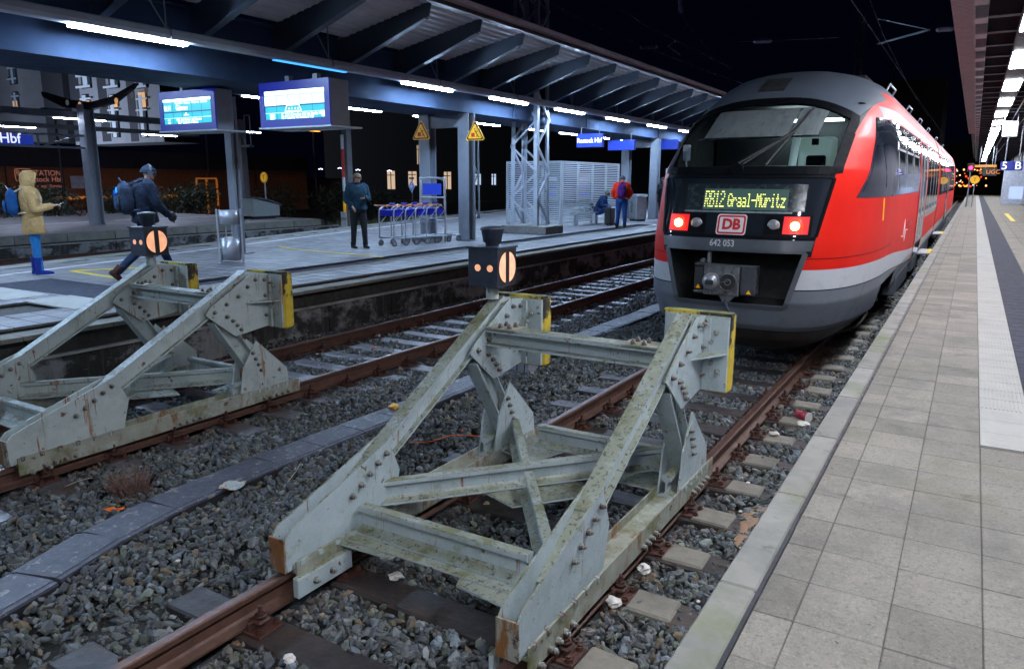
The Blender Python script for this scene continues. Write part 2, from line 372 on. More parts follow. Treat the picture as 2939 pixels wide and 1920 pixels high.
TR = [(-4.30, 1.0), (-4.45, 1.8), (-4.77, 2.75), (-4.83, 4.0), (-4.80, 6.0), (-4.86, 9.0), (-4.80, 14.0), (-4.8, 30.0)]
def trx(y):
    for (a, b), (c, d) in zip(TR, TR[1:]):
        if b <= y <= d: return a + (c - a) * (y - b) / (d - b)
    return TR[0][0] if y < 1 else TR[-1][0]
def rej(x, y):
    if abs(x - XC1) < 1.27 and near(y, SPY, 0.115) and abs(x - XC1) < 0.95: return random.random() < 0.97
    if abs(x - XC1) < 1.30 and near(y, SPY, 0.115): return random.random() < 0.72
    if abs(x - XC2) < 1.27 and near(y, SPY2, 0.10): return random.random() < (0.9 if abs(x - XC2) < 0.8 else 0.6)
    if abs(x - XC1 + .7525) < .07 or abs(x - XC1 - .7525) < .07 or abs(x - XC2 + .7525) < .07 or abs(x - XC2 - .7525) < .07: return True
    return abs(x - trx(y)) < 0.21
zf = lambda x, y: (0.03 if -5.6 < x < -3.8 else 0) + (0.05 * max(0, min(1, (x + 1.2) / .3)) if x > -1.2 else 0) + 0.02 * math.sin(x * 3.1) * math.sin(y * 2.3)
stones('ballast_stones', [(-5.8, -0.76, 1.3, 5.0, 1150, 0.0255, rej, zf), (-8.6, -5.8, 2.2, 7.0, 850, 0.0265, rej, zf), (-5.8, -0.76, 5.0, 12.0, 760, 0.0275, rej, zf), (-8.6, -5.8, 7.0, 12.0, 600, 0.029, rej, zf),
                          (-8.6, -3.9, 12.0, 26.0, 260, 0.038, rej, zf), (-1.3, -0.76, 12, 26, 300, 0.042, rej, zf), (-1.6, -.76, 26, 60, 60, .06, None, zf)],
       'grey crushed ballast stones lying between the tracks and platforms')

# ---------------------------------------------------------------- tracks
def fastener_mesh():
    b = MB(); b.box(-.18, .18, -.085, .085, 0, .016, bev=.003)
    for s in (-1, 1):
        b.box(s * .070, s * .088, -.075, .075, .014, .060, bev=.004)
        b.box(s * .04, s * .135, -.042, .042, .040, .064, bev=.010)
        b.tube([(s * .100 + .026 * math.cos(a), .026 * math.sin(a), .072 + .004 * a / 3) for a in [2 * PI * q / 12 for q in range(20)]], .0075, 6)
        b.cyl((s * .100, 0, .066), .021, .030, 6, smooth=False); b.cyl((s * .100, 0, .09), .012, .045, 8)
        for t in (-.058, .058): b.cyl((s * .150, t, .014), .020, .022, 6, smooth=False); b.cyl((s * .150, t, .036), .012, .010, 6)
    return b.mesh('rail_fastener', m_rustdark)
fm = fastener_mesh()
def sleeper_mesh(m, wd, L=2.6):
    b = MB(); n = 9; w2 = wd / 2
    for i in range(n):
        x0 = -L / 2 + L * i / n; x1 = -L / 2 + L * (i + 1) / n
    xs = [-L / 2 + L * i / n for i in range(n + 1)]; rg = []
    for x in xs:
        e = lambda: random.uniform(-.004, .004)
        rg.append([(x, -w2 + e(), -.16), (x, w2 + e(), -.16), (x, w2 + e(), -.012 + e()), (x, w2 - .014 + e(), e()), (x, -w2 + .014 + e(), e()), (x, -w2 + e(), -.012 + e())])
    b.rings(rg, smooth=False); return b.mesh('sleeper', [m])
def track(label, xc, ys, msl, wd, rail_y, fast_to, name='railway_track', group='railway tracks'):
    t = thing(name, label, 'track', (xc, 0, 0), group=None)
    for s in (-1, 1):
        b = MB(); b.railp((s * .7525, rail_y[0], -.158), (s * .7525, rail_y[1], -.158))
        r = b.build('rail', m_rust, t)
        h = MB(); h.sweep([(-.024, 0), (.024, 0), (.022, .0022), (-.022, .0022)], (s * .7525, rail_y[0], -.0035), (s * .7525, rail_y[1], -.0035)); h.build('running_surface', m_railhead, r)
    var = [sleeper_mesh(msl, wd) for _ in range(4)]
    for k, y in enumerate(ys):
        o = link('sleeper', var[k % 4], t, (random.uniform(-.02, .02), y, ZS), random.uniform(-.008, .008))
        if y < fast_to:
            for s in (-1, 1): link('rail_fastener', fm, o, (s * .7525, 0, 0.001))
    return t
t1 = track('rusty track with dark timber sleepers running under the red train', XC1, SPY, m_sleeper, 0.24, (-1, 112), 14)
t2 = track('second rusty track along the wall of the left platform', XC2, SPY2, m_sleeper2, 0.24, (-1, 112), 12)
t3 = track('far rusty track between the left platform and the platform behind', -21.9, [4 + .63 * k for k in range(60)], m_sleeper2, 0.24, (-4, 112), 0)
# pale concrete end blocks showing at the platform side of the near track
for y in SPY[:22]:
    b = MB(); b.box(-.13, .13, -.115, .115, -.1, .004 + random.uniform(-.006, .006), bev=.012)
    o = b.build('sleeper_end_plate', m_sleepend, t1, (1.05 + random.uniform(-.03, .03), y, ZS + .012))
    o.rotation_euler = (random.uniform(-.04, .04), random.uniform(-.03, .03), random.uniform(-.06, .06))

# ---------------------------------------------------------------- cable trough with separate lids
ct = thing('cable_trough', 'dark plastic cable trough with stained lids winding between the two tracks', 'cable trough', (-4.8, 6, ZB))
inv = Matrix.Translation((4.8, -6, -ZB))
pts = []; yy = 1.0
while yy < 27: pts.append(Vector((trx(yy), yy, ZB))); yy += 0.5
lidn = 0; body = MB()
for a, b in zip(pts, pts[1:]):
    body.sweep([(-.18, -.14), (.18, -.14), (.18, .050), (-.18, .050)], inv @ a, inv @ b)
    l = MB(); d = (b - a).normalized() * .004; rs = random.uniform(-.004, .006); wob = random.uniform(-.004, .004)
    l.sweep([(-.18, .052), (.18, .052), (.18, .070), (.145, .072), (.142, .078), (-.142, .078), (-.145, .072), (-.18, .070)], inv @ (a + d + Vector((wob, 0, rs))), inv @ (b - d + Vector((wob, 0, rs + random.uniform(-.003, .003)))))
    l.build('trough_lid', m_trough, ct)
body.build('trough_body', m_trside, ct)

# ---------------------------------------------------------------- right platform
rp = MB(); rp.box(-.70, 9, -4, 112, -.6, .541); rp.box(-.715, -.69, -4, 112, -.6, .36)
rpo = struct('right_platform', rp, [m_joint])
def slab_mesh(name, sx, sy, h=.04, gap=.004, m=None, bev=.004):
    b = MB(); b.box(gap, sx - gap, gap, sy - gap, -h, 0, bev=bev); return b.mesh(name, m)
cm = slab_mesh('coping_slab', .155, 1.064, .19, .003, m_cope, .008)
y0 = 2.87 - 1.064 * 3; k = 0
while y0 < 60:
    if y0 < 46 and k < 60: link('coping_slab', cm, rpo, (-.735, y0, ZP))
    y0 += 1.064; k += 1
b = MB(); b.box(-.735, -.58, 2.87 - 3 * 1.064 + 60 * 1.064 if False else 46, 112, .36, ZP); b.build('coping_run', m_cope, rpo)
b = MB()
yy = -1.0
while yy < 112:
    st = .25 if yy < 20 else 3
    w0 = random.uniform(-.0015, .0015); b.box(-.578 + w0, -.562 + w0, yy, yy + st, .5, ZP + .002); yy += st
b.build('joint_seal', m_rubber, rpo)
JY = 3.69 - .323 * 12
rows = [(-.56, .15, -1, 112), (-.41, .305, -1, 112), (-.105, .305, -1, 112), (.20, .30, -1, 5.35)]
pm = {s: slab_mesh('paving_slab', s, .323, .03, .002, m_paver, .003) for s in (.15, .305, .30)}
far = MB(); cnt = 0
for (x0, sx, a, bnd) in rows:
    j = 0; yy = JY
    while yy < 46:
        if yy + .323 <= bnd + .01:
            if 1.2 < yy < 22 and cnt < 298:
                o = link('paving_slab', pm[sx], rpo, (x0, yy, ZP + random.uniform(-.0012, .0012))); o.rotation_euler = (random.uniform(-.002, .002), random.uniform(-.003, .003), 0); cnt += 1
            else: far.box(x0 + .005, x0 + sx - .005, yy + .005, yy + .318, .51, ZP)
        yy += .323
for x0 in [.925 + .305 * i for i in range(6)]:
    yy = JY
    while yy < 46: far.box(x0 + .005, x0 + .30, yy + .005, yy + .318, .51, ZP - .001); yy += .323
for x0 in (.505, .81):
    yy = JY
    while yy < 5.3: yy += .323
far.box(-.56, .19, 46, 111, .51, ZP - .002); far.box(.82, 9, 46, 111, .51, ZP - .002); far.box(2.7, 9, -3, 46, .51, ZP - .004)
far.build('far_paving', m_paver, rpo, kind='stuff')
# tactile strip: plain start slab then ribbed slabs, beside a dark blue band
b = MB()
for q in range(3): b.box(.203, .497, 5.353 + q * .313, 5.353 + q * .313 + .31, .5, ZP)
b.build('white_start_slab', m_white_slab, rpo)
def ribbed(sy):
    b = MB(); b.box(.003, .297, .003, sy - .003, -.05, -.004)
    for i in range(11): b.box(.012 + i * .0262, .012 + i * .0262 + .014, .004, sy - .004, -.004, .0015)
    return b.mesh('tactile_slab', m_white_slab)
rm = ribbed(.3); yy = 6.29; k = 0
while yy < 42: link('tactile_slab', rm, rpo, (.20, yy, ZP)); yy += .3
b = MB(); b.box(.203, .497, yy, 112, .5, ZP); b.build('tactile_run', m_white_slab, rpo)
bm_ = slab_mesh('dark_band_slab', .42, .3, .03, .003, m_blue_slab); yy = 5.35
while yy < 30: link('dark_band_slab', bm_, rpo, (.50, yy, ZP)); yy += .3
b = MB(); b.box(.503, .92, yy, 112, .5, ZP + .001); b.build('dark_band_run', m_blue_slab, rpo)
for x0 in (.505, .81):
    yy = JY
    b = MB()
    while yy < 5.2: b.box(x0, x0 + .295, yy + .005, yy + .318, .51, ZP); yy += .323
    b.build('paving_strip', m_paver, rpo, kind='stuff')
b = MB(); p = px(2343, 500, Z=ZP); b.box(1.45, 1.62, 38, 47, ZP - .002, ZP + .004); b.build('yellow_mark', m_paint_y, rpo)
b = MB(); b.box(-.56, 6, 108.5, 111.8, ZP - .01, ZP + .006); b.build('yellow_end_strip', m_paint_y, rpo)

# ---------------------------------------------------------------- left platform
def fx(y): return -15.5 - .252 * (min(y, 42) - 6.6)           # far edge, running away from the near one
XE = -8.66
lp = MB(); n = 40; yy = [-6 + 118 * (i / n) ** 1.4 for i in range(n + 1)]
vs = []
for y in yy: vs += [(XE + .06, y, -.6), (XE + .06, y, .5), (fx(y) - .05, y, .5), (fx(y) - .05, y, -.6)]
lp.rings([[vs[4 * i + k] for k in range(4)] for i in range(n + 1)], smooth=False)
lpo = struct('left_platform', lp, m_darkc)
cm2 = slab_mesh('edge_slab', .30, .98, .05, .004, m_paver, .004); yy_ = -1
while yy_ < 60: link('edge_slab', cm2, lpo, (XE, yy_, ZP)); yy_ += .98
b = MB(); b.box(XE, XE + .30 - .6, 60, 112, .5, ZP); b.build('edge_run', m_paver, lpo)
fm2 = None
def wallpanel():
    b = MB(); b.box(-.03, 0, .006, 1.494, -.5, .0, bev=.006); b.box(-.001, .012, .0, .05, -.5, -.002); return b.mesh('wall_panel', m_wallc)
wm = wallpanel(); yy_ = 1.0
fas = []
while yy_ < 60:
    link('wall_panel', wm, lpo, (XE + .10, yy_, .225)); 
    b = None
    yy_ += 1.5
fasm = MB(); fasm.box(0, .09, .005, 1.995, .27, .497, bev=.006); fasme = fasm.mesh('fascia_block', m_darkc)
ldm = MB(); ldm.box(0, .135, .004, 1.996, .232, .268, bev=.004); ldme = ldm.mesh('ledge', m_ledge)
yy_ = 0
while yy_ < 60:
    link('fascia_block', fasme, lpo, (XE + .03, yy_, 0)); link('ledge', ldme, lpo, (XE + .025, yy_, 0)); yy_ += 2
# paving
tones = []; lt = MB(); tn = []
def ltile(b, x0, x1, y0, y1, z=ZP):
    s0 = len(b.v); b.box(x0 + .006, x1 - .006, y0 + .006, y1 - .006, z - .03, z); t = random.uniform(.82, 1.15); tn.extend([(t, t, t, 1)] * (len(b.v) - s0))
strips = {}
y = 2.0
while y < 27:
    x = XE - .30
    while x - .3 > fx(y + .3) + .5:
        kx = XE - x
        if 1.18 < kx < 1.52: pass                     # white strip
        elif 1.52 <= kx < 1.82: pass
        else: ltile(lt, x - .3, x, y, y + .3, ZP + random.uniform(-.0015, .0015))
        x -= .3
    y += .3
me = lt.mesh('paving', m_paver_l); tone_attr(me, tn); o = link('paving', me, lpo); o['kind'] = 'stuff'
b = MB(); ws_ = []
n = 30
for i in range(n):
    a = 27 + (111 - 27) * i / n; c = 27 + (111 - 27) * (i + 1) / n
    b.box(XE - .3, max(fx(a), -26) + .5, a, c, .5, ZP - .001)
me = b.mesh('far_paving', m_paver_l); tone_attr(me, [(1, 1, 1, 1)] * len(me.vertices)); link('far_paving', me, lpo, kind='stuff')
rib = MB(); rib.box(.003, .297, .003, .297, -.05, -.004)
for i in range(8): rib.box(.012 + i * .036, .03 + i * .036, .004, .296, -.004, .002)
rme = rib.mesh('tactile_slab', m_white_slab); y = 5.75
k = 0
while y < 44: link('tactile_slab', rme, lpo, (XE - 1.50, y, ZP)); y += .3
bsl = slab_mesh('dark_band_slab', .30, .3, .03, .003, m_blue_slab); y = 5.75
while y < 26: link('dark_band_slab', bsl, lpo, (XE - 1.8, y, ZP)); y += .3
b = MB(); b.box(XE - 1.5, XE - 1.2, 44, 111, .5, ZP + .001); b.build('tactile_run', m_white_slab, lpo)
def quad_on(name, pts, m, z=ZP + .004, th=.003):
    b = MB(); b.prism([(p[0], p[1]) for p in pts], z - .02, z, 'z'); return b.build(name, m, lpo)
quad_on('white_start_slab', [(-10.85, 5.12), (-9.6, 5.12), (-9.6, 5.75), (-10.85, 5.75)], m_white_slab)
quad_on('white_slab_field', [(-13.6, 5.02), (-11.15, 5.02), (-11.15, 5.62), (-13.6, 5.62)], m_white_slab)
quad_on('dark_slab_field', [(-13.0, 5.62), (-10.15, 5.76), (-10.15, 6.6), (-13.0, 6.6)], m_blue_slab, ZP + .003)
def line(name, a, b_, wd, m, z=ZP + .006):
    q = MB(); q.bar((a[0], a[1], z - .006), (b_[0], b_[1], z - .006), wd, .012); return q.build(name, m, lpo)
line('yellow_line', (-13.77, 12.58), (-10.7, 12.26), .09, m_paint_y); line('yellow_line', (-13.75, 7.35), (-11.9, 7.19), .09, m_paint_y); line('yellow_line', (-13.75, 7.35), (-13.05, 8.46), .09, m_paint_y, ZP + .009)
line('yellow_line', (-13.77, 12.58), (-14.6, 12.9), .09, m_paint_y, ZP + .009)
for i in range(34):
    a = 1.5 + 1.2 * i; line('far_edge_line', (fx(a) + 1.35, a), (fx(a + 1.2) + 1.35, a + 1.19), .13, m_paint_w)
for i in range(36):
    a = 1.0 + 1.1 * i; q = MB(); q.prism([(fx(a), a), (fx(a) + .5, a), (fx(a + 1.09) + .5, a + 1.09), (fx(a + 1.09), a + 1.09)], .46, ZP, 'z'); q.build('edge_slab_far', m_cope, lpo)

# ---------------------------------------------------------------- platform behind
XT = -23.35
tp = MB(); tp.box(-40, XT - .05, -10, 23.2, -.6, .5); tpo = struct('rear_platform', tp, m_darkc)
y = -4
cm3 = slab_mesh('edge_slab', .5, 1.49, .24, .005, m_cope, .008)
while y < 23: link('edge_slab', cm3, tpo, (XT - .5, y, ZP)); y += 1.5
y = -4
while y < 24: link('wall_panel', wm, tpo, (XT - .02, y, .225)); y += 1.5
y = -4
while y < 23: link('ledge', ldme, tpo, (XT - .11, y, 0)); y += 2
b = MB(); b.box(-40, XT - .5, -10, 23.2, .5, ZP - .002); me = b.mesh('paving_surface', m_paver_l); tone_attr(me, [(1.15, 1.12, 1.05, 1)] * len(me.vertices)); link('paving_surface', me, tpo)
b = MB(); b.box(-29.2, -29.05, -10, 22.5, ZP - .003, ZP + .004); b.build('white_line', m_paint_w, tpo)
# ---------------------------------------------------------------- canopy materials
m_steel = mat('grey_painted_steel', (0.20, 0.22, 0.26), 0.45, var=0.1, vscale=2, bump=0.1, bscale=60, stains=[((0.13, 0.14, 0.16), 1.2, 0.5, 0.75)])
m_girder = mat('blue_grey_girder', (0.03, 0.05, 0.095), 0.8, var=0.1, vscale=1.5, bump=0.08, bscale=50, stains=[((0.024, 0.038, 0.07), 0.9, 0.5, 0.75)], spec=0.2)
m_rafter = mat('dark_rafter_paint', (0.035, 0.045, 0.065), 0.5, var=0.15, vscale=2)
m_corr = mat('corrugated_sheet', (0.8, 0.79, 0.78), 0.5, metal=0.0, var=0.12, vscale=1.5, stains=[((0.4, 0.37, 0.36), 2, 0.5, 0.8, (1, .15, 1))])
m_fascia = mat('brown_fascia', (0.13, 0.095, 0.09), 0.5, var=0.15, vscale=2)
m_trl = mat('pale_light_trough', (0.5, 0.52, 0.57), 0.4, var=0.1, vscale=3)
m_galv = mat('galvanised_steel', (0.38, 0.41, 0.45), 0.4, metal=0.35, var=0.12, vscale=8)
m_black = mat('black_paint', (0.012, 0.013, 0.016), 0.4, var=0.2)
m_tubeL = emit('tube_light_cool', (0.50, 0.70, 1.0), 225 * LK)
m_tubeOff = emit('unlit_tube_display_glow', (0.05, 0.35, 1.0), 1.6)  # tube is off; the display's blue light is painted in as a glow
m_tubeR = emit('panel_light_cool', (0.88, 0.91, 1.0), 72 * LK)
m_tubeF = emit('tube_light_far', (0.62, 0.72, 1.0), 150 * LK)
m_dbblue = mat('station_blue_panel', (0.012, 0.03, 0.28), 0.35, var=0.08, vscale=3)
m_dbblue_e = emit('station_sign_blue', (0.015, 0.05, 0.55), 0.35, (0.01, 0.03, 0.3))
m_letter = emit('white_lettering', (0.8, 0.85, 1.0), 0.9, (0.7, 0.7, 0.7))
m_dbrick = mat('rough_block_concrete', (0.17, 0.165, 0.155), 0.85, var=0.25, vscale=6, bump=0.6, bscale=40, stains=[((0.05, 0.08, 0.02), 2.2, 0.6, 0.7)])

# ---------------------------------------------------------------- left canopy
lc = thing('platform_canopy', 'long blue-grey steel canopy with butterfly corrugated roof over the left platform', 'canopy', (-12.3, 20, ZP))
def LB(): return MB()
off = Matrix.Translation((12.3, -20, -ZP))
def bl(b, name, m, parent=lc, **k):
    b.xf(0, off); return b.build(name, m, parent, **k)
GY0, GY1 = -4, 62
b = LB(); b.box(-11.66, -11.62, GY0, GY1, 3.945, 4.95); b.box(-13.28, -13.24, GY0, GY1, 3.945, 4.95); bl(b, 'girder_web', m_girder)
b = LB(); b.box(-13.36, -11.60, GY0, GY1, 3.91, 3.942); b.box(-13.42, -11.5, GY0, GY1, 4.953, 4.99); bl(b, 'girder_flange', m_girder)
for y in [20.2, 24.0, 31.0, 45]:
    b = LB(); b.box(-11.64, -11.595, y - 1.0 if y == 20.2 else y, y + 2.4 if y == 20.2 else y + .06, 3.945, 4.6); bl(b, 'stiffener_plate', m_girder)
# rafters and roof on both sides
RY = [12.2 + 1.76 * k for k in range(-8, 27)]
for y in RY:
    b = LB(); b.prism([(-11.62, 4.42), (-11.62, 5.02), (-9.30, 5.50), (-9.22, 5.48), (-9.28, 5.24), (-9.36, 5.22)], y - .008, y + .008, 'y')
    b.prism([(-11.62, 4.395), (-11.62, 4.42), (-9.36, 5.222), (-9.34, 5.20)], y - .075, y + .075, 'y')
    bl(b, 'rafter', m_rafter)
for y in RY[4::2]:
    b = LB(); b.prism([(-13.28, 4.42), (-13.28, 5.02), (-18.4, 5.9), (-18.4, 5.7)], y - .01, y + .01, 'y'); bl(b, 'rafter_far_side', m_rafter)
def corr(x0, z0, x1, z1, ya, yb, period=.19, amp=.028):
    b = LB(); L = math.hypot(x1 - x0, z1 - z0); n = int(L / period * 8); vs = []
    for y in (ya, yb):
        for i in range(n + 1):
            t = i / n; q = amp * max(-1, min(1, 1.6 * math.sin(2 * PI * t * L / period))); vs.append((x0 + (x1 - x0) * t, y, z0 + (z1 - z0) * t + q))
    b.add(vs, [(i, i + 1, n + 1 + i + 1, n + 1 + i) for i in range(n)], False); return b
for k in range(len(RY) // 2):
    y = RY[2 * k]; b = corr(-11.5, 5.06, -9.02, 5.57, y + .004, y + 3.516); bl(b, 'roof_sheet', m_corr)
    b = corr(-13.3, 5.06, -18.4, 5.95, y + .004, y + 3.516); bl(b, 'roof_sheet_far_side', m_corr)
b = LB(); b.box(-9.02, -8.97, GY0, GY1, 5.42, 5.66); b.box(-9.05, -8.90, GY0, GY1, 5.40, 5.425); bl(b, 'fascia', m_fascia)
b = LB(); b.prism([(-8.965, 5.50), (-8.84, 5.52), (-8.82, 5.60), (-8.965, 5.64)], GY0, GY1, 'y')
bl(b, 'gutter', m_corr)
b = LB(); b.box(-18.5, -18.4, GY0, GY1, 5.6, 6.0); bl(b, 'fascia_far_side', m_fascia)
# columns in pairs
def column(x, y, mx=-1):
    c = LB(); c.ibeam((x, y, ZP), (x, y, 3.907), .34, .32, .022, up=(0, 1, 0)); c.box(x - .2, x + .2, y - .19, y + .19, ZP, ZP + .02)
    return bl(c, 'column', m_steel)
for y in (16.95, 31.0, 45.0, 59): column(-11.72, y); column(-13.03, y)
for y in (16.95, 31.0, 45.0):
    c = LB(); c.box(-12.86, -11.89, y - .12, y + .12, 3.55, 3.85); bl(c, 'column_head_beam', m_steel)
c = LB(); c.ibeam((-13.9, 11.15, ZP), (-13.9, 11.15, 3.908), .20, .20, .06, up=(0, 1, 0)); c.box(-14.1, -13.7, 10.9, 11.4, ZP, ZP + .02); bl(c, 'column', m_steel)
# light troughs with their hangers
def trough(x, z, ya, yb, name, label, hang=None):
    t = thing(name, label, 'light trough', (x, ya, z))
    b = MB(); prof = [(-.085, 0), (-.10, .06), (-.07, .14), (0, .17), (.07, .14), (.10, .06), (.085, 0), (.055, -.012), (-.055, -.012)]
    b.sweep(prof, (0, 0, 0), (0, yb - ya, 0)); b.build('trough_body', m_trl, t)
    if hang:
        for y in hang:
            h = MB(); h.tube([(0, y - ya, .17), (0, y - ya, .95)], .012, 6); h.tube([(0, y - ya, .17), (.0, y - ya - .55, .98)], .012, 6)
            h.tube([(-.1, y - ya, .02), (-.11, y - ya, .14), (0, y - ya, .185), (.11, y - ya, .14), (.11, y - ya, .02)], .014, 6); h.build('hanger', m_steel, t)
    return t
trough(-11.1, 4.32, -3.5, 60, 'light_trough', 'pale tubular light trough along the near side of the left canopy girder', [4.3 + 3.52 * k for k in range(15)])
trough(-16.75, 4.37, -3, 60, 'light_trough', 'pale tubular light trough along the far side of the left canopy', None)
def lamp_mesh(L, wd, m, name, lip=0):
    b = MB(); b.cur = 0
    if lip: b.box(-wd / 2 - .022, -wd / 2 - .012, 0, L, -lip, .012)
    b.cur = 0; b.box(-wd / 2 - .008, wd / 2 + .008, 0, L, -.004, .012); b.cur = 1; b.box(-wd / 2, wd / 2, .01, L - .01, -.022 - (.020 if lip else 0), -.005); return b.mesh(name, [m_trl, m])
l1 = lamp_mesh(1.85, .10, m_tubeL, 'tube_lamp', .04); lo = lamp_mesh(1.85, .10, m_tubeOff, 'tube_lamp')
def lamp(me, x, y, z, label, group):
    o = link('tube_lamp', me, None, (x, y, z)); o['label'] = label; o['category'] = 'lamp'; o['group'] = group; return o
NL = {-1.0: 'out of the frame left of the first', 2.6: 'just beyond the left edge', 6.3: 'at the top left corner', 13.6: 'just right of the second display board', 17.2: 'above the right warning triangle',
      20.85: 'above the lattice mast', 24.6: 'above the Rostock Hbf sign', 28.5: 'above the plain blue panel', 32.2: 'closest to the train windscreen'}
for y in [-1.0, 2.6, 6.3, 9.95, 13.6, 17.2, 20.85, 24.6, 28.5, 32.2, 36, 39.8]:
    lb = 'unlit tube lamp with painted glow on the near trough above the right hand display board' if y == 9.95 else 'cool white tube lamp on the near trough ' + NL.get(y, 'hidden behind the train roof')
    lamp(lo if y == 9.95 else l1, -11.1, y, 4.305, lb, 'tube lamps on the near trough')
FL = {13.9: 'between the two display boards', 17.5: 'right of the second display board', 21.1: 'left of the first warning triangle', 24.7: 'between the two warning triangles', 28.3: 'behind the lattice mast', 31.9: 'left of the Rostock Hbf sign', 35.5: 'behind the Rostock Hbf sign', 39.1: 'above the plain blue panel'}
for y in [-.8, 2.9, 6.0] + sorted(FL):  # first three lamps added out of view to brighten this side
    lamp(l1, -16.75, y, 4.355, 'cool white tube lamp on the far trough ' + FL.get(y, 'added unseen beyond the left edge'), 'tube lamps on the far trough')

# ---------------------------------------------------------------- lattice mast on its block
mm = thing('lattice_mast', 'tall pale lattice steel mast on a mossy concrete block on the left platform', 'mast', (-11.8, 20.6, ZP))
o2 = Matrix.Translation((11.8, -20.6, -ZP))
def bm2(b, name, m, parent=mm): b.xf(0, o2); return b.build(name, m, parent)
m_lat = mat('pale_lattice_paint', (0.36, 0.40, 0.46), 0.45, var=0.12, vscale=4, stains=[((0.2, 0.16, 0.13), 5, 0.62, 0.72)])
b = MB(); b.box(-12.55, -10.95, 20.0, 21.15, ZP, .80, bev=.02); bm2(b, 'base_block', m_dbrick)
LX = (-12.33, -11.37); LY = (20.2, 20.98); H = 13.0
def lp_(ix, iy, z):
    t = (z - .8) / (H - .8) * .25; cx = sum(LX) / 2; cy = sum(LY) / 2
    return Vector((LX[ix] + (cx - LX[ix]) * t, LY[iy] + (cy - LY[iy]) * t, z))
for ix in (0, 1):
    for iy in (0, 1):
        b = MB(); a = lp_(ix, iy, .8); c = lp_(ix, iy, H); sx = .13 if ix == 0 else -.13; sy = .13 if iy == 0 else -.13
        b.rings([[p, p + Vector((sx, 0, 0)), p + Vector((sx, sy * .12, 0)), p + Vector((sx * .12, sy * .12, 0)), p + Vector((sx * .12, sy, 0)), p + Vector((0, sy, 0))] for p in (a, c)], smooth=False)
        bm2(b, 'leg', m_lat)
zs = [.85 + .78 * i for i in range(16)]
for (i0, j0), (i1, j1) in (((0, 0), (1, 0)), ((1, 0), (1, 1)), ((0, 1), (1, 1)), ((0, 0), (0, 1))):
    for k in range(len(zs) - 1):
        a, c = ((i0, j0), (i1, j1)) if k % 2 else ((i1, j1), (i0, j0))
        b = MB(); b.bar(lp_(*a, zs[k]), lp_(*c, zs[k + 1]), .06, .012 if i0 != i1 else .06, up=(0, 1, 0) if i0 != i1 else (1, 0, 0)); bm2(b, 'brace', m_lat)

# ---------------------------------------------------------------- departure displays
m_frame = emit('deep_blue_display_frame', (0.01, 0.02, 0.6), 0.22, (0.01, 0.015, 0.12))
m_screen = emit('teal_screen', (0.0, 0.42, 0.55), 1.25); m_screenw = emit('white_screen_band', (0.75, 0.95, 1.0), 3.0)
m_screeng = emit('screen_grid', (0.0, 0.12, 0.25), 0.5); m_scrtext = emit('screen_text', (0.8, 1.0, 1.0), 2.2); m_screenl = emit('pale_screen_rows', (0.45, 0.85, 0.95), 1.8)
m_house = mat('grey_display_housing', (0.22, 0.24, 0.28), 0.5, var=0.1)
def display(label, x0, x1, y, z0, z1, dep, rows):
    W_ = x1 - x0; H_ = z1 - z0
    t = thing('departure_display', label, 'display', (x0, y, z0))
    b = MB(); b.box(0, W_, .03, dep, 0, H_, bev=.01); b.build('housing', m_house, t)
    b = MB(); f = .12
    b.box(0, W_, 0, .029, 0, .13); b.box(0, W_, 0, .029, H_ - .15, H_); b.box(0, .12, 0, .029, .13, H_ - .15); b.box(W_ - .12, W_, 0, .029, .13, H_ - .15); b.build('frame', m_frame, t)
    b = MB(); b.box(-.02, W_ + .05, -.03, dep + .25, -.03, -.004); b.build('base_plate', m_galv, t)
    sx0, sx1, sz0, sz1 = .12, W_ - .12, .13, H_ - .15; sh = sz1 - sz0; sw = sx1 - sx0
    b = MB(); b.box(sx0, sx1, .018, .028, sz0, sz1); s = b.build('screen', m_screen, t)
    def band(a, c, m, x0_=0, x1_=1, d=.015, nm='screen_band'):
        q = MB(); q.box(sx0 + sw * x0_, sx0 + sw * x1_, d, d + .003, sz0 + sh * a, sz0 + sh * c); q.build(nm, m, s)
    rows(band, lambda st, fx_, fz, size, squash=1.0: text('screen_lettering', st, size, m_scrtext, s, (sx0 + sw * fx_, .011, sz0 + sh * fz), (1, 0, 0), (0, 0, 1), .001, squash, 'LEFT'), s, (sx0, sz0, sw, sh))
    for gx in (.2, .4, .6, .8): band(.02, .98, m_screeng, gx - .002, gx + .002, .0145)
    for hx in (.3, .7):
        b = MB(); b.tube([(W_ * hx, dep * .5, H_), (W_ * hx, dep * .5, 3.76 - z0)], .03, 8) if 3.76 - z0 > H_ + .02 else b.box(W_ * hx - .05, W_ * hx + .05, dep * .4, dep * .6, H_ - .01, H_ + .12)
        b.build('hanger', m_steel, t)
    return t
def rowsA(band, tx, s, g):
    band(.90, 1, m_screenw); band(.455, .50, m_frame); band(.235, .245, m_scrtext)
    tx('Papendorf   Pölchow   Huckstorf   Schwaan', .26, .83, .062, .9); tx('06:14', .02, .64, .15, .62); tx('Güstrow', .27, .64, .15, .68)
    tx('RE 5  Bad Kleinen  via Schwerin', .27, .16, .075, .8); tx('RE 4  Stralsund  ü Ribnitz', .30, .05, .075, .8); tx('6:31', .08, .16, .05); tx('6:42', .08, .05, .05)
    b = MB(); q = [(-.09, 0), (.09, 0), (.06, .012), (.02, .014), (.01, .05), (-.02, .05), (-.03, .014), (-.06, .012)]
    b.prism([(g[0] + g[2] * .48 + p[0], g[1] + g[3] * .33 + p[1]) for p in q], .011, .014, 'y'); b.build('arrow_symbol', m_scrtext, s)
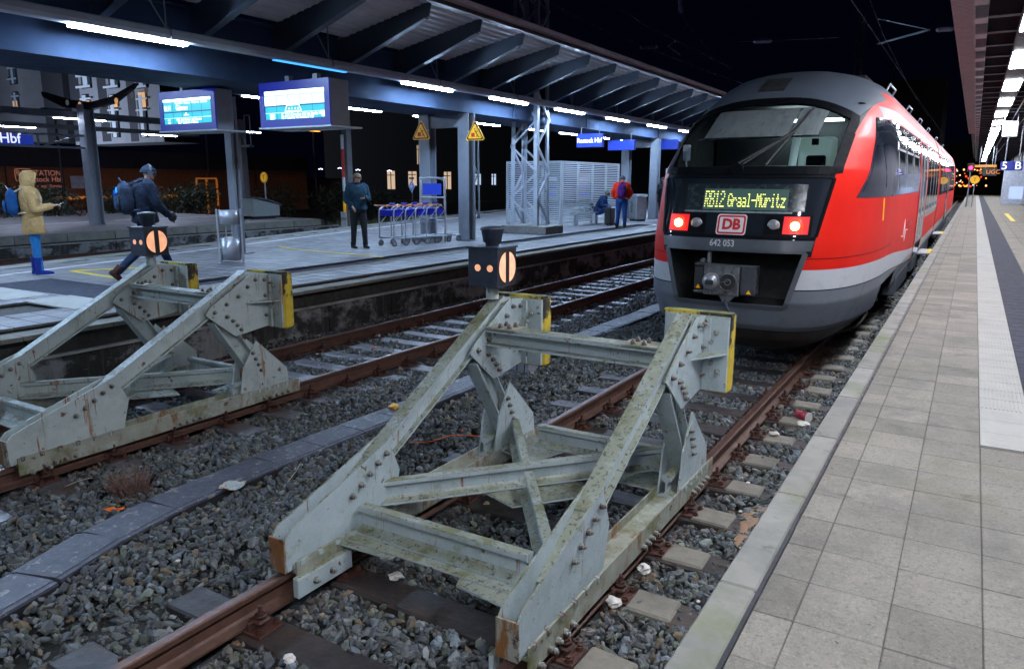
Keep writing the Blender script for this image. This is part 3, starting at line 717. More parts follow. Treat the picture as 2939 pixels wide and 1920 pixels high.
def rowsB(band, tx, s, g):
    band(.86, 1, m_screenw); band(.50, .84, m_screenl); band(.50, .80, m_screenw, .0, .18, .0148); band(.52, .70, m_screenw, .28, .5, .0148); band(.45, .49, m_frame); band(.225, .235, m_scrtext)
    tx('IC 2213 Dresden Hbf via Berlin Hbf', .28, .15, .085, .82); tx('RE 9 Sassnitz via Stralsund Hbf', .28, .05, .075, .85)
    band(.12, .19, m_screenw, .08, .16, .0148, 'time_box'); band(.02, .09, m_screenw, .08, .16, .0148, 'time_box'); band(.03, .2, m_scrtext, .945, .985, .0148, 'symbol_box')
    x = g[0] + g[2] * .48; z = g[1] + g[3] * .27; b = MB()
    P_ = [(-.20, 0), (-.15, .10), (.15, .10), (.20, 0)]
    for i in range(4):
        p, q = P_[i], P_[(i + 1) % 4]; b.bar((x + p[0], .012, z + p[1]), (x + q[0], .012, z + q[1]), .004, .012)
    for cx in (-.1, -.03, .05, .12): b.box(x + cx - .012, x + cx + .012, .011, .014, z + .03, z + .055)
    b.bar((x - .08, .012, z + .1), (x - .08, .012, z + .14), .004, .006); b.bar((x + .1, .012, z + .1), (x + .1, .012, z + .14), .004, .006); b.build('train_pictogram', m_scrtext, s)
_a = px(366, 211, Y=9.75); _c = px(503, 300, Y=9.75); display('left display board showing 06:14 Güstrow on a teal screen', _a.x, _c.x, 9.75, _c.z, px(500, 204, Y=9.75).z, .42, rowsA)
_a = px(600, 187, Y=9.6); _c = px(768, 290, Y=9.6); display('brighter right display board with white top rows and a train pictogram', _a.x, _c.x, 9.6, _c.z, px(765, 180, Y=9.6).z, .48, rowsB)

# ---------------------------------------------------------------- station signs on the left platform
def blue_sign(label, x0, x1, y, z0, z1, txt=None, size=.3, lit=False):
    t = thing('station_sign', label, 'sign', ((x0 + x1) / 2, y, z0)); w2 = (x1 - x0) / 2; h = z1 - z0
    b = MB(); b.box(-w2, w2, 0, .14, 0, h, bev=.01); b.build('sign_panel', m_dbblue_e if lit else m_dbblue, t)
    if txt: text('lettering', txt, size, m_letter, t, (0, -.004, h * .48), (1, 0, 0), (0, 0, 1), .003, .82, bold=.004)
    for s in (-.7, .7):
        b = MB(); b.tube([(w2 * s, .07, h), (w2 * s, .07, 3.908 - z0)], .02, 6); b.build('hanger', m_steel, t)
    return t
a = px(1340, 312, Y=23.2); c = px(1400, 342, Y=23.2)
blue_sign('blue station sign reading Rostock Hbf hanging under the canopy', a.x, c.x, 23.2, c.z, min(a.z, 3.89), 'Rostock Hbf', .215, True)
a = px(1413, 327, Y=27); c = px(1474, 349, Y=27)
blue_sign('plain blue panel hanging right of the Rostock Hbf sign', a.x, c.x, 27, c.z, min(a.z, 3.89), None, .3, True)
a = px(1523, 322, Y=31.6); c = px(1575, 347, Y=31.6)
blue_sign('plain blue panel right of the far pair of columns beside the train roof', a.x, c.x, 31.6, c.z, min(a.z, 3.89), None, .3, True)
m_yel = emit('faintly_glowing_yellow', (1.0, 0.42, 0.0), 0.12, (0.8, 0.42, 0.01)); m_red = mat('signal_red', (0.55, 0.02, 0.015), 0.5, var=0.05)  # brightness of the yellow painted in as a faint glow
def warn(label, x, y, z, sg):
    t = thing('warning_sign', label, 'sign', (x, y, z)); h = .50; w = .29
    def tri(k, d, th, nm, m):
        r = .04 * k; b = MB(); H3 = h * k; W3 = w * k; base = (h - H3) * .36
        b.prism([(-W3 + r, base), (W3 - r, base), (W3, base + r), (r * .6, base + H3 - r * .4), (-r * .6, base + H3 - r * .4), (-W3, base + r)], d, d + th, 'y'); b.build(nm, m, t)
    tri(1, 0, .02, 'plate', m_yel); tri(.9, -.004, .003, 'black_border', m_black); tri(.74, -.008, .003, 'yellow_field', m_yel)
    b = MB(); b.box(-.11, 0, -.012, -.009, .09, .19, bev=.0015); b.build('red_train_pictogram', m_red, t)
    b = MB(); b.bar((.0, -.011, .25), (.09, -.011, .13), .004, .022); b.bar((.02, -.011, .2), (.10, -.011, .24), .004, .014); b.bar((.09, -.011, .13), (.13, -.011, .07), .004, .018); b.bar((.09, -.011, .13), (.04, -.011, .09), .004, .018); b.ball((-.01, -.0105, .285), .018, 8, 5, (1, .15, 1)); b.build('falling_figure', m_black, t)
    b = MB(); b.bar((0, .03, .24), (sg, .03, .24), .02, .03); b.bar((0, .02, .35), (0, .05, .1), .02, .03, up=(0, 1, 0)); b.build('bracket', m_galv, t); return t
p = px(979, 325, Y=16.6); warn('yellow warning triangle left of the near pair of canopy columns', p.x, 16.6, p.z, .25)
p = px(1104, 327, Y=16.55); warn('yellow warning triangle right of the near pair of canopy columns', p.x, 16.55, p.z, -.25)

# ---------------------------------------------------------------- right canopy
m_rc = mat('dark_right_soffit', (0.055, 0.05, 0.065), 0.6, var=0.15, vscale=2)
m_rcw = mat('pale_beam_end', (0.42, 0.40, 0.42), 0.6, var=0.1, vscale=3)
m_rcs = mat('pinkish_slatted_soffit', (0.30, 0.25, 0.27), 0.6, var=0.12, vscale=3)
rc = thing('platform_canopy', 'right platform canopy with slatted edge soffit and a row of bright square-ended lamps', 'canopy', (0, 20, ZP))
o3 = Matrix.Translation((0, -20, -ZP))
def b3(b, name, m, **k): b.xf(0, o3); return b.build(name, m, rc, **k)
y = -8.0; b = MB()
E1 = 46
while y < E1: b.box(-.535, -.29, y, y + .075, 4.565, 4.60); y += .10
b3(b, 'soffit_slats', m_rcs, kind='stuff')
b = MB(); b.box(-.55, -.538, -8, E1, 4.56, 4.86); b.box(-.55, -.29, -8, E1, 4.612, 4.64); b3(b, 'edge_panel', m_rcs)
b = MB(); b.box(-.288, -.262, -8, E1 + 60, 4.52, 4.78); b3(b, 'edge_channel', m_rcs)
yb = 13.7 - 1.42 * 15
k = 0
while yb < 108:
    if yb < E1 or k % 2 == 0:
        b = MB(); b.box(-.26, -.10, yb - .22, yb + .22, 4.50, 4.76, bev=.01); b3(b, 'beam_end_block', m_rcw)
        b = MB(); b.box(-.10, 7, yb - .06, yb + .06, 4.56, 4.80); b.box(-.10, 7, yb - .1, yb + .1, 4.545, 4.558); b3(b, 'cross_beam', m_rc)
    yb += 1.42; k += 1
b = MB(); b.box(-.5, 8, -8, 108, 4.83, 4.90); b3(b, 'roof_deck', m_rc)
y = -8; b = MB()
while y < 60: b.box(-.09, 7, y, y + .05, 4.805, 4.828); y += .3
b3(b, 'deck_ribs', m_rc, kind='stuff')
b = MB(); b.box(.33, .69, -8, 106, 4.50, 4.535); b.box(.31, .33, -8, 106, 4.47, 4.56); b.box(.69, .71, -8, 106, 4.47, 4.56); b3(b, 'lamp_channel', m_rc)
l2 = lamp_mesh(2.3, .34, m_tubeR, 'panel_lamp')
ORD = 'first second third fourth fifth sixth seventh eighth ninth tenth eleventh twelfth thirteenth fourteenth fifteenth farthest'.split()
yl = 18.2 - 4.6 * 6; k = 0
while yl < 104:
    o = link('panel_lamp', l2, None, (.51, yl - 1.15, 4.49)); o['label'] = 'panel lamp above and behind the viewer under the right canopy' if k < 4 else ORD[min(k - 4, 15)] + ' panel lamp under the right canopy, counted from the top right corner'; o['category'] = 'lamp'; o['group'] = 'panel lamps under the right canopy'
    yl += 4.6; k += 1
# conduits and bright hanging panel
for xx in (.95, 1.3):
    b = MB(); b.tube([(xx, -6, 4.50), (xx, 100, 4.50)], .02, 6); b3(b, 'conduit', m_galv)
t = thing('hanging_display', 'white lit hanging display between the lamps far along the right canopy', 'display', (.86, 33, 3.75))
b = MB(); b.box(-.24, .24, -.05, .05, 0, .55, bev=.01); b.build('housing', m_galv, t); b = MB(); b.box(-.21, .21, -.06, -.052, .03, .52); b.build('screen', emit('white_screen', (.8, .9, 1), 4), t)
for s in (-.2, .2):
    b = MB(); b.tube([(s, 0, .55), (s, 0, .8)], .015, 6); b.build('hanger', m_galv, t)

# right wall with panels, signs, bin
m_wallr = mat('lilac_grey_wall', (0.24, 0.25, 0.31), 0.5, var=0.1, vscale=3, stains=[((0.15, 0.16, 0.2), 1.5, 0.5, 0.8, (1, 1, .3))])
rw = thing('platform_building', 'long panelled wall of the building along the right platform', 'building', (3.0, 60, ZP))
b = MB(); b.box(.05, 6, -66, 40, 0, 4.1); b.build('wall', m_wallr, rw)
for k in range(44):
    y = -30 + k * 1.5; b = MB(); b.box(0, .049, y, y + 1.44, .06, 4.0, bev=.008); b.build('wall_panel', m_wallr, rw)
for y in (-16, -1, 13, 30):
    b = MB(); b.box(-.12, .04, y - .12, y + .12, 0, 4.0); b.build('pilaster', m_steel, rw)
def sign_r(label, px0, px1, y, txt, mback, mtxt, size, name='platform_sign'):
    a = px(*px0, Y=y); c = px(*px1, Y=y); t = thing(name, label, 'sign', ((a.x + c.x) / 2, y, c.z)); w2 = abs(c.x - a.x) / 2; h = abs(a.z - c.z)
    b = MB(); b.box(-w2, w2, 0, .12, 0, h, bev=.01); b.build('sign_panel', mback, t)
    if txt: text('lettering', txt, size, mtxt, t, (0, -.004, h * .5), (1, 0, 0), (0, 0, 1), .003, 1.0, bold=.003)
    b = MB()
    for s in (-.6, .6): b.tube([(w2 * s, .06, h), (w2 * s, .06, 4.55 - c.z)], .02, 6)
    b.build('hanger', m_steel, t); return t
sign_r('dark blue hanging sign reading 5 B over the right platform', (2326, 376), (2376, 397), 37, '5  B', m_dbblue, m_letter, .42)
m_amber = emit('amber_led', (1.0, 0.3, 0.02), .7)
sign_r('amber lit strip sign across the far end of the right platform', (2266, 384), (2316, 389), 60, None, emit('amber_strip', (1, .40, .02), .7), None, .3, 'amber_sign_strip')
sign_r('far sign with small amber lettering 5 under the amber strip', (2284, 392), (2316, 409), 61, '5  UGC', m_black, m_amber, .38)
t = thing('litter_bin', 'slim dark litter bin standing against the right platform wall', 'bin', (2.62, 40, ZP))
b = MB(); b.box(-.2, .2, -.2, .2, .05, .95, bev=.03); b.build('body', m_house, t); b = MB(); b.box(-.22, .22, -.22, .22, .97, 1.1, bev=.02); b.build('hood', m_black, t)
b = MB(); b.box(-.18, .18, -.18, .18, 0, .05); b.build('foot', m_black, t)
t = thing('kiosk_cabinet', 'pale blue lit cabinet at the far end of the right wall', 'cabinet', (2.5, 66, ZP))
b = MB(); b.box(-.8, .8, 0, .8, 0, 2.6, bev=.02); b.build('body', mat('pale_cabinet', (.45, .5, .62), .5), t); b = MB(); b.box(-.35, .75, -.012, -.002, .4, 1.3); b.build('lit_panel', emit('pale_blue_panel', (.5, .65, 1), .9), t)
t = thing('round_stop_sign', 'yellow round sign with a letter on a pole at the end of the right platform', 'sign', (-.05, 58, ZP))
b = MB(); b.tube([(0, 0, 0), (0, 0, 1.7)], .03, 8); b.build('pole', m_galv, t); b = MB(); b.cyl((0, -.05, 1.75), .27, .02, 24, 'y'); b.build('disc', m_yel, t)
text('lettering', 'T', .3, m_black, t, (0, -.055, 1.75), (1, 0, 0), (0, 0, 1), .002)
t = thing('signal_light', 'red signal light glowing near the end of the right canopy', 'signal', (-.36, 58, 3.05)); b = MB(); b.cyl((0, 0, 0), .11, .06, 16, 'y'); b.build('lens', emit('red_signal', (1, .01, .06), 14), t)
b = MB(); b.box(-.2, .2, .06, .25, -.25, .3, bev=.02); b.build('housing', m_black, t); b = MB(); b.tube([(0, .15, -.25), (0, .15, -2.5)], .05, 8); b.build('post', m_steel, t)
# ---------------------------------------------------------------- buffer stops
def add_moss(m, colr, lo, hi, scale=7):
    """growth and grime lying on faces that look up"""
    nt = m.node_tree; p = nt.nodes['Principled BSDF']; src = p.inputs['Base Color'].links[0].from_socket
    tc = _n(nt, 'ShaderNodeTexCoord'); sp = _n(nt, 'ShaderNodeSeparateXYZ'); nt.links.new(tc.outputs['Normal'], sp.inputs[0])
    up = ramp(nt, sp.outputs[2], .35, .8); f = ramp(nt, noise(nt, tc.outputs['Object'], scale, 7, .7), lo, hi)
    nt.links.new(mixc(nt, mathn(nt, 'MULTIPLY', up, f), src, colr), p.inputs['Base Color'])
PA = (0.36, 0.43, 0.45); RU = (0.16, 0.055, 0.02)
m_buf = mat('mossy_pale_buffer_paint', PA, 0.5, var=0.1, vscale=5, bump=0.25, bscale=70,
            stains=[((0.25, 0.31, 0.30), 3, 0.5, 0.75), ((0.24, 0.27, 0.16), 2.2, 0.64, 0.8), ((0.21, 0.105, 0.04), 22.0, 0.60, 0.67, (1, 1, .07)), ((0.10, 0.045, 0.028), 10, 0.635, 0.66), ((0.19, 0.22, 0.11), 5, .58, .72), (RU, 14, 0.655, 0.675), ((.05, .055, .05), 45, .64, .68)])
add_moss(m_buf, (0.22, 0.24, 0.19), .30, .50, 5); add_moss(m_buf, (0.13, 0.135, 0.06), .50, .62, 3.2); add_moss(m_buf, (0.06, 0.062, 0.05), .55, .61, 34)
m_buf2 = mat('rust_streaked_buffer_paint', (0.37, 0.43, 0.42), 0.5, var=0.1, vscale=5, bump=0.2, bscale=70,
             stains=[((0.22, 0.27, 0.25), 3, 0.5, 0.75), ((0.24, 0.10, 0.03), 20.0, 0.575, 0.64, (1, 1, .07)), ((0.10, 0.045, 0.025), 9, 0.63, 0.655), (RU, 9, 0.64, 0.68)])
add_moss(m_buf2, (0.15, 0.16, 0.10), .45, .62, 5); add_moss(m_buf2, (0.05, 0.05, 0.045), .58, .64, 40)
m_bufr = mat('rusty_ochre_beam', (0.27, 0.28, 0.23), 0.6, var=0.2, vscale=6, bump=0.3, bscale=60, stains=[((0.33, 0.36, 0.33), 3, 0.5, 0.62), ((0.12, 0.13, 0.05), 3, 0.52, 0.66), ((.17, .085, .035), 5, 0.54, 0.64, (1, 1, .4)), ((.07, .03, .02), 11, 0.60, 0.66)])
m_bolt = mat('worn_bolt', (0.22, 0.23, 0.21), 0.5, var=0.3, vscale=20, stains=[((0.07, 0.03, 0.02), 12, 0.45, 0.6), ((0.33, 0.36, 0.35), 9, 0.55, 0.62)])
m_ybeam = mat('flaking_yellow_timber', (0.55, 0.40, 0.03), 0.7, var=0.15, vscale=6, bump=0.6, bscale=40, stains=[((0.03, 0.028, 0.02), 3.5, 0.48, 0.54, (1, 1, .6)), ((0.16, 0.19, 0.05), 4, 0.55, 0.68)])
add_moss(m_ybeam, (0.16, 0.2, 0.07), .35, .6, 9)
m_lant = mat('dark_blue_lantern_case', (0.025, 0.035, 0.055), 0.45, var=0.3, vscale=10, bump=0.1, stains=[((0.06, 0.08, 0.12), 7, 0.5, 0.75), ((0.12, 0.14, 0.18), 30, 0.66, 0.7)])
m_glow = emit('warm_milk_glass', (1.0, 0.42, 0.20), 0.8, (0.6, 0.4, 0.3))
_t = m_glow.node_tree; _p = _t.nodes['Principled BSDF']; _tc = _n(_t, 'ShaderNodeTexCoord')
_t.links.new(ramp(_t, noise(_t, _tc.outputs['Object'], 14, 3), .35, .7, (.55,) * 3, (.95,) * 3), _p.inputs['Emission Strength'])
m_rfoot = mat('rust_run_foot', (0.27, 0.28, 0.24), 0.6, var=0.2, vscale=6, bump=.3, bscale=60, stains=[((.20, .09, .03), 12, .46, .56, (1, 1, .2)), ((.05, .025, .018), 9, .55, .62)])
def bolt_mesh():
    b = MB(); b.cyl((0, 0, 0), .021, .006, 10, 'x'); b.cyl((.006, 0, 0), .017, .016, 6, 'x', smooth=False); b.cyl((.022, 0, 0), .010, .012, 6, 'x'); return b.mesh('bolt', m_bolt)
bm_b = bolt_mesh()
def buffer_stop(label, xc, m, sx_sign=1):
    t = thing('buffer_stop', label, 'buffer stop', (xc, 2.7, 0)); T0 = Matrix.Translation((0, -2.7, 0))
    def B(b, name, mm=None, par=t): b.xf(0, T0); return b.build(name, mm or m, par)
    def bolt(x, y, z, s, par=t):
        o = link('bolt', bm_b, par, (x, y - 2.7, z)); o.rotation_euler = (random.uniform(0, 1), 0, 0 if s > 0 else PI); return o
    for s in (-1, 1):
        X = s * .7525
        # base beam lying on the rail: channel web each side
        b = MB(); b.box(X - .075, X + .075, 2.66, 5.52, .002, .018); b.box(X - .088, X - .076, 2.66, 5.50, -.065, .075); b.box(X + .076, X + .088, 2.66, 5.50, -.065, .075); B(b, 'rail_beam', m_bufr)
        b = MB(); b.box(X - .115, X - .089, 2.62, 3.05, -.10, .0, bev=.006); B(b, 'rail_clamp')
        if s < 0: b = MB(); b.box(X + .089, X + .135, 2.62, 3.05, -.12, .0, bev=.006); B(b, 'rail_clamp')
        for y in (2.85, 2.93, 3.01, 3.09, 4.05, 4.12, 4.19, 4.26, 5.02, 5.1, 5.18, 5.26, 5.34): bolt(X + .088, y, -.035, 1)
        for y in (2.75, 2.88): bolt(X + .136 if s < 0 else X + .09, y, -.06, 1)
        # foot: two plates with an open top
        poly = [(2.62, .022), (2.60, .20), (2.66, .262), (3.50, .535), (3.60, .30), (3.52, .022)]
        for q in (-1, 1):
            b = MB(); xx = X + q * .052; b.prism(poly, xx - .006, xx + .006, 'x'); B(b, 'foot_plate')
        b = MB(); b.box(X - .06, X + .06, 2.60, 2.612, .022, .22); B(b, 'foot_end_plate', m_rfoot)
        for (y, z) in ((3.46, .46), (3.38, .42), (3.30, .375), (3.22, .33), (3.14, .285)): bolt(X + .066, y, z, 1)
        for y in (2.70, 2.84, 2.98, 3.12, 3.26, 3.40):
            bb = MB(); bb.box(X + .072, X + .098, y - .018, y + .018, .045, .08, bev=.004); B(bb, 'lug', m_bolt if s > 0 else m)
        # diagonal I beam
        a = Vector((X, 2.98, .17)); c = Vector((X, 4.95, 1.20)); 
        b = MB(); b.ibeam(a, c, .088, .14, .013); b.bar(a + Vector((0, .38, .283)), c + Vector((0, -.03, .082)), .102, .014); B(b, 'diagonal_beam')
        # head gusset plates
        hg = [(4.42, .915), (4.74, .66), (5.18, .71), (5.18, 1.235), (4.97, 1.255), (4.48, .985)]
        for q in (-1, 1):
            b = MB(); xx = X + q * .060; b.prism(hg, xx - .006, xx + .006, 'x'); B(b, 'head_gusset')
        for (y, z) in ((4.52, .93), (4.66, .99), (4.80, 1.05), (4.92, 1.13), (5.02, 1.19), (5.13, 1.18), (5.13, 1.02), (5.13, .82), (4.66, .87), (4.72, .82), (4.77, .77), (4.81, .72)):
            bolt(X + .066, y, z, 1); 
            if s > 0 or True: bolt(X - .066, y, z, -1)
        b = MB(); b.box(X - .052, X + .052, 4.98, 5.175, 1.20, 1.212); B(b, 'head_cap')
        # buffer plate and yellow timber
        b = MB(); b.box(X - .235, X + .235, 5.185, 5.215, .69, 1.235, bev=.004); pl = B(b, 'buffer_plate')
        for (x, z) in ((-.15, 1.12), (.15, 1.12), (.17, .84), (-.15, .84), (.11, 1.05), (.12, .9)):
            o = link('bolt', bm_b, t, (X + x, 5.183 - 2.7, z)); o.rotation_euler = (0, 0, -PI / 2)
        b = MB(); b.box(X - .245, X + .245, 5.217, 5.35, .67, 1.25, bev=.02); B(b, 'buffer_timber', m_ybeam)
        b = MB(); b.box(X - .248, X + .248, 5.19, 5.27, 1.236, 1.258); B(b, 'moss_capping', m_ybeam)
        for q in (-1, 1):
            b = MB(); b.prism([(X + q * .068, 4.88), (X + q * .23, 5.182), (X + q * .068, 5.182)], .965, .978, 'z'); B(b, 'stiffener_fin')
            b = MB(); b.box(X + q * .068, X + q * .11, 5.155, 5.182, .70, 1.22); B(b, 'angle_cleat')
        # rear strut: channel between head and lower gusset
        b = MB(); b.ibeam((X, 4.58, .86), (X, 5.02, .20), .12, .16, .012, up=(0, 1, .5)); B(b, 'rear_strut')
        lg = [(4.73, .022), (4.80, .34), (4.97, .58), (5.35, .22), (5.37, .022)]
        for q in (-1, 1):
            b = MB(); xx = X + q * .072; b.prism(lg, xx - .006, xx + .006, 'x'); B(b, 'lower_gusset')
        for k in range(4): bolt(X + .078, 4.92 + .03 * k, .46 - .065 * k, 1)
        for y in (4.84, 4.96, 5.08, 5.2, 5.32):
            bb = MB(); bb.box(X + .078, X + .10, y - .015, y + .015, .04, .075, bev=.004); B(bb, 'lug', m)
        b = MB(); b.railp((X, 4.70, .022), (X, 5.0, .022)); B(b, 'rail_stub')
    # cross beam between the frames
    b = MB(); b.ibeam((-.68, 4.70, 1.005), (.68, 4.70, 1.005), .16, .12, .014); b.bar((-.68, 4.70, 1.073), (.68, 4.70, 1.073), .14, .012, up=(0, 0, 1)); B(b, 'cross_beam')
    for s in (-1, 1):
        b = MB(); b.box(s * .42, s * .68, 4.61, 4.79, 1.080, 1.091); B(b, 'bolted_plate', m_bufr)
        for x in (.49, .57):
            for y in (4.65, 4.74):
                o = link('bolt', bm_b, t, (s * x, y - 2.7, 1.091)); o.rotation_euler = (0, -PI / 2, 0)
    # floor bracing made of old rails, with corner plates
    b = MB(); b.railp((-.74, 3.44, .115), (.62, 5.03, .115), 1.0); B(b, 'floor_rail')
    b = MB(); b.railp((-.66, 5.02, .108), (-.07, 4.20, .108), 1.0); B(b, 'floor_rail')
    b = MB(); b.railp((.0, 4.10, .108), (.60, 3.28, .108), 1.0); B(b, 'floor_rail')
    b = MB(); b.railp((-.66, 3.20, .05), (.53, 3.20, .05), 1.1); B(b, 'front_floor_rail')
    b = MB(); b.railp((-.5, 5.14, .04), (.63, 5.14, .04), 1.1); B(b, 'rear_floor_rail')
    for pts in ([(-.68, 3.0), (-.68, 3.55), (-.28, 3.12), (-.30, 3.02)], [(.68, 2.92), (.68, 3.62), (.42, 3.5), (.15, 3.10), (.2, 2.98)], [(-.68, 4.85), (-.68, 5.3), (-.2, 5.25), (-.35, 4.75)], [(.68, 4.75), (.68, 5.3), (.25, 5.25), (.35, 4.75)]):
        b = MB(); b.prism(pts, .028, .04, 'z'); B(b, 'corner_plate')
    b = MB(); b.prism([(-.45, 4.02), (.02, 3.86), (.42, 4.35), (-.02, 4.52)], .095, .107, 'z'); B(b, 'centre_plate')
    b = MB(); b.prism([(-.68, 3.05), (.60, 3.05), (.60, 3.28), (-.68, 3.28)], .042, .05, 'z'); B(b, 'front_strip')
    return t
buffer_stop('near mossy pale green buffer stop in front of the red train', XC1, m_buf)
buffer_stop('left rust-streaked pale buffer stop on the second track beside the platform wall', XC2, m_buf2)
text('lettering', '71', .05, m_black, None, (XC1 - .22, 4.70, 1.0800), (1, 0, 0), (0, 1, 0), .0006, label='small black number 71 painted on the near buffer stop cross beam', category='marking')

def lantern(label, x, y):
    t = thing('signal_lantern', label, 'signal lantern', (x, y, 1.27)); s = .135
    b = MB(); b.box(-s, s, -s, s, .105, .40, bev=.006); b.box(-s - .008, s + .008, -s - .008, s + .008, .395, .408); b.build('case', m_lant, t)
    b = MB(); b.cyl((0, 0, 0), .05, .10, 12); b.box(-.1, .1, -.03, .03, .085, .104); b.build('foot', m_buf2, t)
    b = MB(); b.lathe([(.05, .408), (.055, .43), (.07, .44), (.085, .525), (.09, .53), (.09, .548), (.075, .556), (.03, .562)], n=22); c = b.build('chimney_cap', m_lant, t)
    b = MB()
    for k in range(16):
        a = 2 * PI * k / 16; b.cyl((.0885 * math.cos(a), .0885 * math.sin(a), .528), .005, .012, 5)
    b.build('cap_rim', m_black, t)
    b = MB()                                           # faces +x with the divided disc
    n = 22; rr = .118; g = .028
    for q in (-1, 1):
        P_ = []
        a0 = math.acos(g / rr)
        for k in range(n + 1):
            a = -a0 + 2 * a0 * k / n; P_.append((q * rr * math.cos(a), .253 + rr * math.sin(a)))
        b.prism(P_, s + .001, s + .003, 'x')
    b.build('half_disc_glass', m_glow, t)
    for xx in (-.045, .065):
        b = MB(); b.cyl((xx, -s - .003, .25), .026, .003, 18, 'y'); b.build('small_round_glass', m_glow, t)
    b = MB(); b.box(s, s + .0008, -s + .012, s - .012, .118, .388); b.build('black_face', m_black, t)
    return t
lantern('signal lantern with orange half discs on the near buffer stop', -3.115, 4.84)
lantern('signal lantern with orange half discs on the left buffer stop', -7.50, 4.86)
# ---------------------------------------------------------------- train
NY = 8.8
tr = thing('train', 'red diesel railcar with dark windscreen and lit destination RB12 Graal-Müritz', 'train', (XC1, NY, 0))
ZT = [.15, .30, .50, .80, 1.35, 1.50, 2.20, 2.30, 2.70, 3.00, 3.15, 3.30, 3.45, 3.58, 3.66, 3.72, 3.76]
WT = [.98, 1.16, 1.34, 1.405, 1.415, 1.415, 1.41, 1.405, 1.37, 1.315, 1.275, 1.215, 1.13, 1.00, .86, .68, .38]
YT = [.55, .32, .12, 0, 0, .02, .25, .30, .80, 1.24, 1.50, 1.78, 2.06, 2.38, 2.72, 3.10, 3.60]
NT = [4.5] * 9 + [4.3, 4.1, 3.8, 3.5, 3.2, 3.0, 2.8, 2.6]
DT = [2.6] * 11 + [2.6, 2.5, 2.4, 2.2, 2.0, 1.6]
def itp(T, z): return float(np.interp(z, ZT, T))
def sy(x, z):
    """nose surface: y for a point (x, z)"""
    q = min(1.0, (abs(x) / itp(WT, z))) ** itp(NT, z); return itp(YT, z) + itp(DT, z) * (1 - math.sqrt(max(0, 1 - q)))
def sx(y, z, s=1):
    """side surface: x for a point (y, z)"""
    t = (y - itp(YT, z)) / itp(DT, z); W_ = itp(WT, z)
    if t >= 1: return s * W_
    t = max(t, 0); return s * W_ * (1 - (1 - t) ** 2) ** (1 / itp(NT, z))
def zline(y): t = max(0, min(1, (y - 1.5) / 8)); return .95 - .33 * t * t * (3 - 2 * t)
